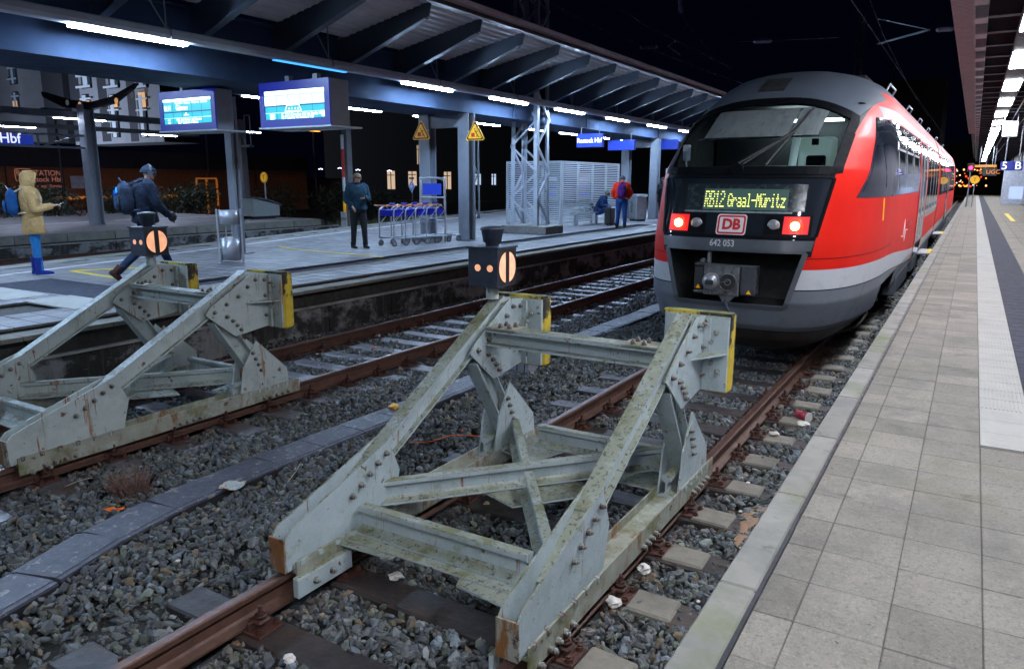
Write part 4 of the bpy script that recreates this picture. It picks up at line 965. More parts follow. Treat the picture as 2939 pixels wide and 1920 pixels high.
# livery painted by position on the body
def livery():
    m = bpy.data.materials.new('train_livery'); m.use_nodes = True; nt = m.node_tree; p = nt.nodes['Principled BSDF']
    tc = _n(nt, 'ShaderNodeTexCoord'); sp = _n(nt, 'ShaderNodeSeparateXYZ'); nt.links.new(tc.outputs['Object'], sp.inputs[0]); X_, Y_, Z_ = sp.outputs
    M_ = lambda op, a, b=None: mathn(nt, op, a, b)
    mr = _n(nt, 'ShaderNodeMapRange', interpolation_type='SMOOTHSTEP'); mr.inputs[1].default_value = 1.5; mr.inputs[2].default_value = 9.5; mr.inputs[3].default_value = .95; mr.inputs[4].default_value = .62
    nt.links.new(Y_, mr.inputs[0]); zl = mr.outputs[0]; ax = M_('ABSOLUTE', X_)
    grey = (0.14, 0.16, 0.185); red = (0.60, 0.008, 0.006); white = (0.45, 0.47, 0.49)
    nz = noise(nt, tc.outputs['Object'], 2.5, 5); redc = ramp(nt, nz, .3, .7, (0.60, 0.010, 0.004), (0.68, 0.016, 0.006))
    col = mixc(nt, M_('GREATER_THAN', Z_, zl), grey, white)
    col = mixc(nt, M_('GREATER_THAN', Z_, M_('ADD', zl, .235)), col, redc)
    # thin panel joint
    d = M_('ABSOLUTE', M_('SUBTRACT', Z_, 1.31)); f = M_('MULTIPLY', M_('LESS_THAN', d, .006), M_('LESS_THAN', Y_, 3.2)); col = mixc(nt, f, col, (.15, .004, .004))
    d = M_('ABSOLUTE', M_('SUBTRACT', Z_, zl)); col = mixc(nt, M_('LESS_THAN', d, .007), col, (.01, .01, .012))
    # pale stripe above the side windows
    f = M_('MULTIPLY', M_('GREATER_THAN', Z_, 3.0), M_('MULTIPLY', M_('LESS_THAN', Z_, 3.15), M_('GREATER_THAN', Y_, 2.55))); col = mixc(nt, f, col, (0.27, .28, .31))
    # front: everything inside the slanted pillars is grey
    xb = M_('ADD', M_('MULTIPLY', M_('SUBTRACT', Z_, 1.35), .135), .865)
    fr = M_('MULTIPLY', M_('LESS_THAN', ax, xb), M_('MULTIPLY', M_('LESS_THAN', Y_, 3.3), M_('GREATER_THAN', Z_, 1.33)))
    col = mixc(nt, fr, col, (.008, .009, .011))
    cap = M_('MULTIPLY', M_('LESS_THAN', ax, M_('ADD', M_('MULTIPLY', M_('SUBTRACT', Z_, 2.95), .42), 1.03)), M_('GREATER_THAN', Z_, 2.9)); cap = M_('MULTIPLY', cap, M_('LESS_THAN', Y_, 3.3))
    roof = M_('GREATER_THAN', Z_, 3.40)
    col = mixc(nt, M_('MAXIMUM', cap, roof), col, (0.085, 0.105, 0.135))
    low = M_('LESS_THAN', Z_, .43); col = mixc(nt, low, col, ramp(nt, noise(nt, tc.outputs['Object'], 3, 6), .3, .7, (.045, .037, .033), (.085, .072, .066)))
    d = M_('ABSOLUTE', M_('SUBTRACT', Z_, .43)); col = mixc(nt, M_('LESS_THAN', d, .006), col, (.01, .01, .01))
    dirt = ramp(nt, noise(nt, tc.outputs['Object'], 6, 8, .7), .5, .75); zr = _n(nt, 'ShaderNodeMapRange'); zr.inputs[1].default_value = 1.5; zr.inputs[2].default_value = .3; nt.links.new(Z_, zr.inputs[0]); col = mixc(nt, M_('MULTIPLY', M_('MULTIPLY', dirt, zr.outputs[0]), .55), col, (.07, .055, .045))
    d = M_('MULTIPLY', M_('LESS_THAN', M_('ABSOLUTE', M_('SUBTRACT', Y_, M_('ADD', M_('MULTIPLY', Z_, .9), .45))), .006), M_('LESS_THAN', Z_, .94)); col = mixc(nt, d, col, (.01, .01, .01))
    nt.links.new(col, p.inputs['Base Color']); p.inputs['Roughness'].default_value = .5; p.inputs['Specular IOR Level'].default_value = .14; p.inputs['Coat Weight'].default_value = .03; p.inputs['Coat Roughness'].default_value = .10
    b = _n(nt, 'ShaderNodeBump'); b.inputs['Strength'].default_value = .05; b.inputs['Distance'].default_value = .02
    nt.links.new(noise(nt, tc.outputs['Object'], 1.6, 2), b.inputs['Height']); nt.links.new(b.outputs[0], p.inputs['Normal'])
    return m
m_liv = livery()
m_tdark = mat('train_black_trim', (0.004, 0.005, 0.007), 0.6, var=0.0, spec=.05)
m_tpanel = glass('black_gloss_panel', (0.012, 0.016, 0.022), 0.06, ior=1.5)
m_tgrey = mat('train_grey_plastic', (0.07, 0.08, 0.095), 0.4, var=0.1)
m_tband = glass('window_band_paint', (0.018, 0.026, 0.04), 0.05, ior=1.3)
m_twin = glass('dark_side_window', (0.01, 0.013, 0.02), 0.03, ior=1.38)
m_wscreen = glass('clear_windscreen', (0.72, 0.78, 0.82), 0.02, alpha=1, ior=1.38)
m_under = mat('underframe_dirt', (0.03, 0.027, 0.026), 0.8, var=0.4, vscale=8)
def ws_half(z): return .985 + .035 * (z - 2.27) / .9
def ws_top(x): return 3.17 - .24 * (abs(x) / 1.0) ** 2.6
def in_ws(x, z): return abs(x) < ws_half(z) - .03 and 2.31 < z < ws_top(x) - .035
def op_half(z): return .64 + (z - .74) * .26
def in_open(x, z): return abs(x) < op_half(z) and .74 < z < 1.385
zs_ = sorted(set(list(np.arange(.15, 3.5, .025)) + list(np.arange(3.5, 3.77, .01)) + [3.76]))
us = np.linspace(-1, 1, 121)
def ring(z):
    W_ = itp(WT, z); y0 = itp(YT, z); D_ = itp(DT, z); n_ = itp(NT, z); pts = []
    for u in us:
        a = abs(u) * PI / 2; t = D_ * (1 - math.cos(a) ** 1.0) ; q = (1 - (1 - t / D_) ** 2) ** (1 / n_) if t > 0 else 0
        pts.append((math.copysign(W_ * q, u), y0 + t, z))
    return pts
# use evenly spread x on the flat front so that the openings cut cleanly
def ring2(z):
    W_ = itp(WT, z); pts = []
    xs_l = list(np.linspace(0, .80, 36)) + list(.80 + (1 - .80) * (1 - (1 - np.linspace(.06, 1, 24)) ** 2.0))
    P_ = [(q * W_, sy(q * W_, z), z) for q in xs_l]
    return [(-p[0], p[1], p[2]) for p in reversed(P_[1:])] + P_
body = MB(); rings_ = [ring2(z) for z in zs_]; NU = len(rings_[0]); vs = []; YB = 12.0
for r in rings_:
    row = []
    for yy_ in (YB, 9, 6.5, 4.5): row.append((-itp(WT, r[0][2]), max(yy_, r[0][1] + .01 * (yy_)), r[0][2]))
    row += r
    for yy_ in (4.5, 6.5, 9, YB): row.append((itp(WT, r[0][2]), max(yy_, r[0][1] + .01 * yy_), r[0][2]))
    vs += row
NR = NU + 8; fs = []
for j in range(len(zs_) - 1):
    zc = (zs_[j] + zs_[j + 1]) / 2
    for i in range(NR - 1):
        a, b_ = vs[j * NR + i], vs[j * NR + i + 1]; xc = (a[0] + b_[0]) / 2; yc = (a[1] + b_[1]) / 2
        if 4 <= i < NR - 5 and (in_ws(xc, zc) or in_open(xc, zc)): continue
        if yc > 1.9 and zc < .50: continue
        if 2.45 < yc < 5.3 and zc < .80: continue
        fs.append((j * NR + i, j * NR + i + 1, (j + 1) * NR + i + 1, (j + 1) * NR + i))
body.add(vs, fs, True)
me = body.mesh('body', m_liv); bod = link('body', me, tr)
# patches that follow the nose or the sides
def patch(name, m, f, nu, nv, thick, par, off=.004, **k):
    """f(u, v) -> (point, outward) ; builds a thin curved panel"""
    b = MB(); A = []; Bk = []
    for j in range(nv + 1):
        for i in range(nu + 1):
            p, n = f(i / nu, j / nv); A.append(p + n * (off + thick)); Bk.append(p + n * (off - .02))
    w_ = nu + 1; b.add(A, [(j * w_ + i, j * w_ + i + 1, (j + 1) * w_ + i + 1, (j + 1) * w_ + i) for j in range(nv) for i in range(nu)], True)
    edge = [i for i in range(w_)] + [j * w_ + nu for j in range(1, nv + 1)] + [nv * w_ + i for i in range(nu - 1, -1, -1)] + [j * w_ for j in range(nv - 1, 0, -1)]
    n = len(edge); b.add([A[e] for e in edge] + [Bk[e] for e in edge], [(i, (i + 1) % n, n + (i + 1) % n, n + i) for i in range(n)])
    return b.build(name, m, par, **k)
def fp(x, z):
    p = Vector((x, sy(x, z), z)); e = .01
    tx = Vector((2 * e, sy(x + e, z) - sy(x - e, z), 0)); tz = Vector((0, sy(x, z + e) - sy(x, z - e), 2 * e)); n = tx.cross(tz).normalized()
    if n.y > 0: n = -n
    return p, n
def sp_(y, z, s=1):
    p = Vector((sx(y, z, s), y, z)); e = .02
    ty = Vector((sx(y + e, z, s) - sx(y - e, z, s), 2 * e, 0)); tz = Vector((sx(y, z + e, s) - sx(y, z - e, s), 0, 2 * e)); n = ty.cross(tz).normalized()
    if n.x * s < 0: n = -n
    return p, n
def front(name, m, xa, xb, za, zb, thick=.004, par=tr, nu=10, nv=6, off=.004):
    """xa, xb functions of z or numbers; za, zb functions of x-fraction or numbers"""
    F_ = lambda q, v: q(v) if callable(q) else q
    def f(u, v):
        z0 = F_(za, u); z1 = F_(zb, u); z = z0 + (z1 - z0) * v; x0 = F_(xa, z); x1 = F_(xb, z); return fp(x0 + (x1 - x0) * u, z)
    return patch(name, m, f, nu, nv, thick, par, off)
# windscreen glass, frame ring
zt = lambda u: ws_top((2 * u - 1) * 1.0)
front('windscreen', m_wscreen, lambda z: -ws_half(z) + .02, lambda z: ws_half(z) - .02, 2.30, lambda u: zt(u) - .02, .001, nu=36, nv=18, off=.001)
def strip(name, m, path, wd, thick=.012, par=tr, closed=False, off=.003):
    """frame strip following a path of (x, z) on the nose"""
    b = MB(); rg = []; n = len(path)
    for i in range(n):
        a = path[(i - 1) % n] if closed or i > 0 else path[i]; c = path[(i + 1) % n] if closed or i < n - 1 else path[i]
        d = Vector((c[0] - a[0], c[1] - a[1])).normalized(); nn = Vector((-d.y, d.x)); q = []
        for s, o in ((-wd / 2, off), (wd / 2, off)):
            p, nr = fp(path[i][0] + nn.x * s, path[i][1] + nn.y * s); q.append((p, nr))
        rg.append([q[0][0] - q[0][1] * .01, q[1][0] - q[1][1] * .01, q[1][0] + q[1][1] * (off + thick), q[0][0] + q[0][1] * (off + thick)])
    if closed: rg.append(rg[0])
    b.rings(rg, cap=not closed, smooth=False); return b.build(name, m, par)
top = [(x, ws_top(x)) for x in np.linspace(-1.0, 1.0, 31)]
rgt = [(ws_half(z), z) for z in np.linspace(2.87, 2.34, 9)]; bot = [(x, 2.285) for x in np.linspace(.94, -.94, 17)]; lft = [(-ws_half(z), z) for z in np.linspace(2.34, 2.87, 9)]
strip('windscreen_frame', m_tdark, top + rgt + [(.97, 2.30)] + bot + [(-.97, 2.30)] + lft, .085, closed=True)
for s in (-1, 1): front('side_pillar_trim', m_tdark, (lambda z: ws_half(z) - .02) if s > 0 else (lambda z: -ws_half(z) - .055), (lambda z: ws_half(z) + .055) if s > 0 else (lambda z: -ws_half(z) + .02), 2.26, 2.72, .008, nu=4, nv=12)
# black panel with headlights and destination display
ph = lambda z: .875 + (z - 1.52) * .145
front('front_panel', m_tpanel, lambda z: -ph(z), lambda z: ph(z), 1.515, 2.225, .010, nu=30, nv=10)
strip('front_panel_seal', m_tdark, [(x, 1.535) for x in np.linspace(-.86, .86, 21)] + [(ph(z), z) for z in np.linspace(1.56, 2.19, 8)] + [(x, 2.215) for x in np.linspace(.94, -.94, 21)] + [(-ph(z), z) for z in np.linspace(2.19, 1.56, 8)], .03, .02, closed=True)
front('panel_gap', m_tdark, -.97, .97, 2.235, 2.262, .002, nu=30, nv=2)
front('panel_light_line', mat('panel_ridge', (0.2, 0.25, 0.28), 0.3, coat=.5), -.62, .62, 1.803, 1.822, .014, nu=20, nv=1)
front('number_plate_strip', m_tgrey, lambda z: -.85 - (z - 1.4) * .2, lambda z: .85 + (z - 1.4) * .2, 1.395, 1.508, .014, nu=30, nv=3)
def ftext(name, st, xc, z, size, m, sq=.85, par=tr, bold=.0015, proud=.018):
    me = text_mesh(st, size, .0015, sq, 'CENTER', bold); me.materials.clear(); me.materials.append(m)
    for v in me.vertices:
        x = xc + v.co.x; zz = z + v.co.y; p, n = fp(x, zz); v.co = p + n * (proud + v.co.z)
    me.update(); return link(name, me, par)
ftext('running_number', '642 053', .0 - .11, 1.453, .105, mat('grey_white_numerals', (.55, .57, .6), .5), .85)
m_ddark = mat('display_back', (0.02, 0.035, 0.035), .3); m_dglow = emit('display_backglow', (0.05, 0.13, 0.12), .5)
dd = front('destination_display', m_dglow, -.40, .56, 1.835, 2.075, .013, nu=16, nv=4)
front('display_frame', mat('display_surround', (.02, .03, .035), .25), -.62, .74, 1.826, 2.13, .0115, nu=16, nv=4)
# LED matrix letters
FONT = {'R': '11110 10001 10001 11110 10100 10010 10001', 'B': '11110 10001 10001 11110 10001 10001 11110', '1': '00100 01100 00100 00100 00100 00100 01110', '2': '01110 10001 00001 00110 01000 10000 11111',
        'G': '01110 10001 10000 10111 10001 10001 01110', 'r': '00000 00000 10110 11001 10000 10000 10000', 'a': '00000 00000 01110 00001 01111 10001 01111', 'l': '01100 00100 00100 00100 00100 00100 01110',
        '-': '00000 00000 00000 11111 00000 00000 00000', 'M': '10001 11011 10101 10101 10001 10001 10001', 'ü': '01010 00000 10001 10001 10001 10011 01101', 'i': '00100 00000 01100 00100 00100 00100 01110',
        't': '01000 01000 11100 01000 01000 01001 00110', 'z': '00000 00000 11111 00010 00100 01000 11111', ' ': '000 000 000 000 000 000 000'}
m_led = emit('yellow_green_led', (0.85, 0.95, 0.20), 1.9)
b = MB(); cxl = -.385
for ch in 'RB12 Graal-Müritz':
    g = FONT[ch].split(); w_ = len(g[0]); big = ch in 'RB12'; px_ = .0098 if not big else .0108; pz = .0225 if not big else .028
    for j, row in enumerate(g):
        for i, c in enumerate(row):
            if c == '1':
                x = cxl + i * px_ * 1.0; z = (2.052 if big else 2.025) - j * pz; p, n = fp(x, z); s0 = len(b.v); y = p.y - .022
                b.box(x - .0008, x + px_ - .0004, y, y + .004, z - pz * .97, z)
    cxl += (w_ + .55) * px_
b.build('destination_lettering', m_led, dd, label='yellow green dot matrix letters RB12 Graal-Müritz')
# DB emblem: white plate, red ring, red letters
m_wh = mat('emblem_white', (.72, .72, .74), .4, var=.02); m_dbr = mat('emblem_red', (.52, .02, .02), .4, var=.02)
def rrect(w_, h_, r, n=5):
    P_ = []
    for cx, cz, a0 in ((w_ - r, h_ - r, 0), (-w_ + r, h_ - r, 90), (-w_ + r, -h_ + r, 180), (w_ - r, -h_ + r, 270)):
        for k in range(n + 1): a = R(a0 + 90 * k / n); P_.append((cx + r * math.cos(a), cz + r * math.sin(a)))
    return P_
em_x, em_z = -.03, 1.672; ey = sy(0, em_z) - .016
def emb(nm, w_, h_, r, d, m, par):
    b = MB(); pl_ = rrect(w_, h_, r); sl = (itp(YT, em_z + .1) - itp(YT, em_z - .1)) / .2
    s0 = 0; b.prism([(em_x + p[0], em_z + p[1]) for p in pl_], ey - d, ey - d + .008, 'y')
    b.v = [(v[0], v[1] + (v[2] - em_z) * sl, v[2]) for v in b.v]; return b.build(nm, m, par)
e0 = emb('emblem', .172, .118, .035, 0, m_wh, tr); e0['label'] = 'white and red DB emblem'
emb('emblem_ring', .160, .106, .03, .003, m_dbr, e0); emb('emblem_field', .138, .084, .014, .006, m_wh, e0)
sl = (itp(YT, em_z + .1) - itp(YT, em_z - .1)) / .2
me = text_mesh('DB', .165, .001, .98, 'CENTER', .007); me.materials.clear(); me.materials.append(m_dbr)
for v in me.vertices: v.co = Vector((em_x + v.co.x, ey - .009 - v.co.z + v.co.y * sl, em_z + v.co.y * 1.0))
link('emblem_lettering', me, e0)
# headlight units
m_redl = emit('tail_light_red', (1, .008, .004), .65, (.12, .003, .003)); m_core = emit('tail_light_core', (1, .40, .10), 26)
m_lens = glass('clear_lens', (.25, .26, .28), .12)
for s in (-1, 1):
    u_ = front('light_unit', m_tdark, min(s * .34, s * .83), max(s * .34, s * .83), 1.565, 1.785, .0125, nu=6, nv=4)
    front('tail_light', m_redl, min(s * .545, s * .80), max(s * .545, s * .80), 1.578, 1.772, .0155, par=u_, nu=6, nv=4)
    for xx, m_, r_, nm in ((.675, emit('tail_light_halo', (1, .03, .01), 2.5), .085, 'tail_light_halo'), (.675, m_core, .05, 'tail_light_core'), (.445, m_lens, .060, 'headlight')):
        p, n = fp(s * xx, 1.675); b = MB(); rg = []
        for rr, dd_ in ((r_, .012), (r_ * .96, .022 + (.03 if nm == 'tail_light_core' else 0)), (r_ * .7, .032 + (.03 if nm == 'tail_light_core' else 0)), (r_ * .3, .037 + (.03 if nm == 'tail_light_core' else 0)), (r_ * .02, .038 + (.03 if nm == 'tail_light_core' else 0))):
            rg.append([(p.x + rr * math.cos(2 * PI * k / 18), p.y - dd_ + 0, p.z + rr * math.sin(2 * PI * k / 18)) for k in range(18)])
        b.rings(rg); b.build(nm, m_, u_)
        if nm == 'headlight':
            b = MB(); b.tube([(p.x + r_ * 1.05 * math.cos(2 * PI * k / 20), p.y - .018, p.z + r_ * 1.05 * math.sin(2 * PI * k / 20)) for k in range(21)], .006, 5, cap=False); b.build('headlight_ring', m_galv, u_)
# coupler bay
m_bay = mat('coupler_bay_black', (.022, .025, .027), .7, var=.4, vscale=6)
b = MB(); P_ = [(-.66, .72), (.66, .72), (.83, 1.40), (-.83, 1.40)]
vsb = [(p[0], .12, p[1]) for p in P_] + [(p[0] * .93, .85, p[1] * .99 + .01) for p in P_]
b.add(vsb, [(0, 1, 5, 4), (1, 2, 6, 5), (2, 3, 7, 6), (3, 0, 4, 7), (4, 5, 6, 7)]); b.build('coupler_bay', m_bay, tr)
path = [(x, .735) for x in np.linspace(-.60, .60, 15)] + [(.645, .76)] + [(op_half(z), z) for z in np.linspace(.80, 1.36, 7)] + [(x, 1.392) for x in np.linspace(.78, -.78, 17)] + [(-op_half(z), z) for z in np.linspace(1.36, .80, 7)] + [(-.645, .76)]
strip('bay_edge', m_tgrey, path, .055, .004, closed=True)
m_cast = mat('cast_coupler_steel', (.17, .18, .19), .45, metal=.5, var=.25, vscale=14, bump=.3, stains=[((.05, .04, .035), 9, .5, .65)])
cp = MB(); cp.box(-.30, .12, -.02, .10, .84, 1.19, bev=.012); cp.prism([(-.42, .86), (-.30, .86), (-.30, .89), (-.42, .885)], .0, .04, 'y'); cp.prism([(-.12, .845), (.08, .845), (.0, .76), (-.06, .76)], .0, .05, 'y')
cpo = cp.build('coupler', m_cast, tr)
b = MB(); b.cyl((-.20, -.10, 1.01), .094, .09, 22, 'y', r2=.10); b.ball((-.20, -.09, 1.01), .09, 16, 8, (1, .5, 1)); b.build('coupler_cone', mat('bright_cone', (.35, .37, .39), .35, metal=.6, var=.2, vscale=10), cpo)
b = MB(); b.cyl((-.01, -.028, 1.005), .100, .010, 24, 'y'); b.build('coupler_cup', m_bay, cpo)
b = MB(); b.tube([(-.01 + .102 * math.cos(2 * PI * k / 24), -.03, 1.005 + .102 * math.sin(2 * PI * k / 24)) for k in range(25)], .009, 6, cap=False); b.tube([(-.01 + .035 * math.cos(2 * PI * k / 14), -.035, 1.005 + .035 * math.sin(2 * PI * k / 14)) for k in range(15)], .007, 5, cap=False); b.bar((-.09, -.04, 1.0), (.0, -.04, 1.02), .01); b.build('cup_ring', m_cast, cpo)
b = MB(); b.box(-.24, -.15, -.155, -.13, .98, 1.035, bev=.005); b.build('hook', m_bay, cpo)
b = MB(); b.box(-.42, -.31, .0, .10, .90, 1.17, bev=.01); b.build('side_box', m_bay, cpo)
b = MB(); b.box(.13, .31, -.01, .18, .86, 1.19, bev=.015)
for k in range(4): b.cyl((.31, .02, .9 + k * .075), .014, .012, 8, 'x')
b.build('electric_coupler', mat('ribbed_box', (.05, .055, .065), .5, var=.3), cpo)
b = MB(); b.box(-.42, .31, -.005, .12, 1.192, 1.205); b.build('top_plate', m_cast, cpo)
for x, z in ((-.365, .93), (.235, .90)):
    b = MB(); b.prism([(x - .028, z - .02), (x + .028, z - .02), (x, z + .03)], -.022 if x > 0 else -.012, -.012 if x > 0 else -.002, 'y'); b.build('warning_triangle', m_yel, cpo)
b = MB(); b.tube([(-.03, .0, .78), (.01, -.05, .70), (.06, -.02, .62), (.08, .05, .56)], [.02, .018, .016, .014], 8, sub=4); b.build('hose', m_lant, cpo)
b = MB(); b.tube([(-.28, .1, 1.19), (-.28, .12, 1.38)], .03, 8); b.cyl((-.33, .0, 1.24), .028, .06, 12, 'y'); b.build('pipe', m_cast, cpo)
# lower skirt details
for x in (-.04, .05, -.55, -.5):
    p, n = fp(x, .33); b = MB(); b.tube([(p.x + .028 * math.cos(2 * PI * k / 14), p.y - .006, p.z + .024 * math.sin(2 * PI * k / 14)) for k in range(15)], .005, 5, cap=False); b.build('skirt_eye', m_under, tr)
# wiper
wp = MB(); A = fp(-.06, 2.33); B_ = fp(.44, 2.70)
wp.tube([A[0] + A[1] * .05, B_[0] + B_[1] * .05], .020, 6); A2 = fp(.0, 2.32); B2 = fp(.40, 2.66); wp.tube([A2[0] + A2[1] * .055, B2[0] + B2[1] * .055], .013, 6); wpo = wp.build('wiper', m_black, tr)
b = MB(); P0 = fp(.25, 2.33); P1 = fp(.56, 3.03); PM = fp(.42, 2.68)
b.tube([P0[0] + P0[1] * .03, PM[0] + PM[1] * .035, P1[0] + P1[1] * .03], .013, 6, sub=4); b.build('wiper_blade', m_black, wpo)
b = MB(); q = fp(-.06, 2.30); b.cyl((q[0].x, q[0].y - .06, q[0].z), .075, .06, 20, 'y'); b.build('wiper_motor_cover', m_tdark, wpo)
# roof hatch
hx = [(-.26, 3.335), (.075, 3.335), (.09, 3.535), (-.24, 3.535)]
front('roof_hatch', m_bay, lambda z: -.27 + (z - 3.335) * .1, lambda z: .07 + (z - 3.335) * .1, 3.335, 3.535, .004, nu=8, nv=6)
# cab interior
m_cab = mat('cab_dark_lining', (.02, .025, .03), .7, var=.2); m_cabl = emit('cabinet_painted_glow', (.55, .85, .75), .16, (.5, .6, .58)); m_blind = mat('grey_roller_blind', (.33, .33, .31), .8, var=.12, vscale=3, stains=[((.2, .2, .19), 6, .5, .7, (2.5, 1, .2))])  # cab light painted in as a faint glow on cabinet and post
b = MB(); b.add([(-.95, .62, 2.14), (.95, .62, 2.14), (1.0, 2.6, 2.14), (-1.0, 2.6, 2.14), (-.95, 2.35, 3.10), (.95, 2.35, 3.10), (1.0, 2.6, 3.10), (-1.0, 2.6, 3.10)], [(0, 1, 2, 3), (3, 2, 6, 7), (4, 5, 6, 7)])
b.add([(-1.04, .78, 2.14), (-1.04, 2.6, 2.14), (-1.04, 2.6, 3.16), (-1.04, 2.24, 3.16), (-1.04, 1.30, 2.7)], [(0, 1, 2, 3, 4)]); b.add([(1.04, .78, 2.14), (1.04, 2.6, 2.14), (1.04, 2.6, 3.16), (1.04, 2.24, 3.16), (1.04, 1.30, 2.7)], [(0, 1, 2, 3, 4)])
b.add([(-1.04, 1.95, 3.15), (1.04, 1.95, 3.15), (1.04, 2.6, 3.15), (-1.04, 2.6, 3.15)], [(0, 1, 2, 3)])
b.build('cab_lining', m_cab, tr)
b = MB(); b.prism([(.46, 2.24), (.9, 2.32), (1.25, 2.36), (1.25, 2.15), (.46, 2.15)], -.93, .93, 'x'); b.build('cab_desk', mat('cab_desk', (.07, .12, .15), .5, var=.15), tr)
def sheet(x0, x1, z0, z1, dy_, nm):
    b = MB(); n = 24; V = []
    for j in range(9):
        for i in range(n + 1):
            x = x0 + (x1 - x0) * i / n; z = z0 + (z1 - z0) * j / 8; V.append((x + .10 * (z - z0), sy(x, min(z, 3.1)) + dy_ + .006 * math.sin(i * 1.7) * (1 - j / 8), z))
    b.add(V, [(j * (n + 1) + i, j * (n + 1) + i + 1, (j + 1) * (n + 1) + i + 1, (j + 1) * (n + 1) + i) for j in range(8) for i in range(n)], True); return b.build(nm, m_blind, tr)
sheet(-.66, .36, 2.70, 3.06, .03, 'sun_blind'); sheet(.385, .70, 2.71, 3.06, .03, 'sun_blind')
b = MB(); b.tube([(-.74, sy(.7, 2.69) + .05, 2.685), (.72, sy(.7, 2.70) + .05, 2.70)], .013, 6); b.build('blind_rail', m_cast, tr)
b = MB(); b.box(.30, .74, 1.9, 2.2, 2.2, 2.74, bev=.03); b.build('glowing_cabinet', m_cabl, tr)
b = MB(); b.tube([(.28, 1.6, 2.2), (.34, 1.62, 2.9)], .05, 10); b.build('partition_post', m_cabl, tr)
b = MB(); b.box(.52, .60, 1.55, 1.6, 2.62, 2.70, bev=.005); b.box(.42, .66, 1.8, 1.88, 2.28, 2.5, bev=.02); b.build('cab_devices', m_tdark, tr)
b = MB(); b.tube([(-.80, .72, 2.25), (-.84, .76, 2.38), (-.83, .74, 2.50)], .012, 6, sub=3); b.box(-.90, -.80, .78, .80, 2.42, 2.62, bev=.01); b.build('cab_mirror', m_galv, tr)
cl = emit('cab_lamp', (.85, 1, .95), 9); b = MB(); b.box(-.1, .75, 2.2, 2.5, 2.97, 2.99); b.build('cab_lamp', cl, tr)
# sides: window band, windows
def side(name, m, ya, yb, za, zb, s=1, thick=.004, par=tr, nu=8, nv=6, off=.004):
    F_ = lambda q, v: q(v) if callable(q) else q
    def f(u, v):
        z = za + (zb - za) * v; a = F_(ya, z); c = F_(yb, z); return sp_(a + (c - a) * u, z, s)
    return patch(name, m, f, nu, nv, thick, par, off)
for s in (1, -1):
    bd = side('window_band', m_tband, lambda z: .86 + (z - 1.98) * 1.30, 8.35, 1.98, 2.975, s, .003, nu=26, nv=10)
    side('cab_side_window', m_twin, lambda z: 1.02 + (z - 2.05) * 1.30, 1.86, 2.05, 2.62, s, .006, bd, 6, 6)
    side('cab_side_window', m_twin, 2.02, 2.22, 2.10, 2.86, s, .006, bd, 3, 6)
    for a, c in ((3.35, 4.50), (4.85, 6.05), (6.45, 7.75)):
        side('side_window', m_twin, a, c, 2.06, 2.90, s, .006, bd, 4, 5); 
        for (y0, y1, z0, z1) in ((a - .03, c + .03, 2.60, 2.63), (a - .03, a, 2.06, 2.9), (c, c + .03, 2.06, 2.9)):
            side('window_frame', m_galv, y0, y1, z0, z1, s, .010, bd, 2, 2)
    side('orange_side_marker', m_yel, 1.93, 1.98, 1.68, 1.96, s, .004, nu=1, nv=2)
# second section, doors and rear car as straight bodies with the same profile
prof = [(itp(WT, z), z) for z in np.linspace(.50, 3.74, 40)]; prof = prof + [(-x, z) for x, z in reversed(prof)]
def section(name, ya, yb, zlow=.5):
    P_ = [(x, max(z, zlow)) for x, z in prof]; b = MB(); b.rings([[(x, y, z) for x, z in P_] for y in np.linspace(ya, yb, 5)]); return b.build(name, m_liv, tr)
section('rear_body', 12.01, 17.6); section('second_car_body', 18.2, 38.5); b = MB(); P_ = [(x * .93, .6 + (z - .5) * .93) for x, z in prof]
b.rings([[(x, y, z) for x, z in P_] for y in (17.6, 18.2)]); b.build('gangway_bellows', m_bay, tr)
m_dred = mat('door_edge_red', (.5, .01, .01), .35, var=.05)
for s in (1, -1):
    for (a, c, zl, zh) in ((8.42, 8.50, .62, 3.0), (17.3, 17.42, .6, 3.02), (11.0, 11.06, .6, 3.0)): side('red_door_edge', m_dred, a, c, zl, zh, s, .012, nu=1, nv=8)
    dr = side('door', m_twin, 8.62, 9.55, .62, 2.95, s, .006, nu=3, nv=10); side('door', m_twin, 9.62, 10.7, .62, 2.95, s, .006, nu=3, nv=10)
    for a in (8.55, 9.57, 10.74): side('door_frame', m_galv, a, a + .05, .62, 2.98, s, .014, nu=1, nv=8)
    side('low_window_band', m_tband, 11.1, 17.2, 1.35, 2.975, s, .003, nu=3, nv=8)
    for k in range(4): side('side_window', m_twin, 11.25 + 1.5 * k, 12.6 + 1.5 * k, 1.45, 2.9, s, .006, nu=2, nv=5); side('window_frame', m_galv, 12.62 + 1.5 * k, 12.67 + 1.5 * k, 1.45, 2.9, s, .01, nu=1, nv=4)
    side('window_band', m_tband, 18.5, 36.5, 1.75, 2.975, s, .003, nu=4, nv=8)
    for k in range(10):
        if k in (4,): side('door', m_twin, 18.8 + 1.75 * k, 20.3 + 1.75 * k, .7, 2.95, s, .008, nu=2, nv=8)
        else: side('side_window', m_twin, 18.8 + 1.75 * k, 20.3 + 1.75 * k, 1.85, 2.9, s, .006, nu=2, nv=5)
        side('window_frame', m_galv, 20.35 + 1.75 * k, 20.41 + 1.75 * k, 1.85, 2.9, s, .01, nu=1, nv=4)
# roof handles, roof boxes
for y in (4.2, 8.0, 11.4, 15, 20, 26):
    b = MB(); x = 1.02
    b.tube([(x, y, 3.42), (x + .08, y, 3.60), (x + .08, y + .9, 3.60), (x, y + .9, 3.42)], .014, 6); b.build('roof_rail', m_galv, tr)
b = MB(); b.box(-.7, .7, 5, 8, 3.7, 3.86, bev=.05); b.build('roof_equipment', m_under, tr)
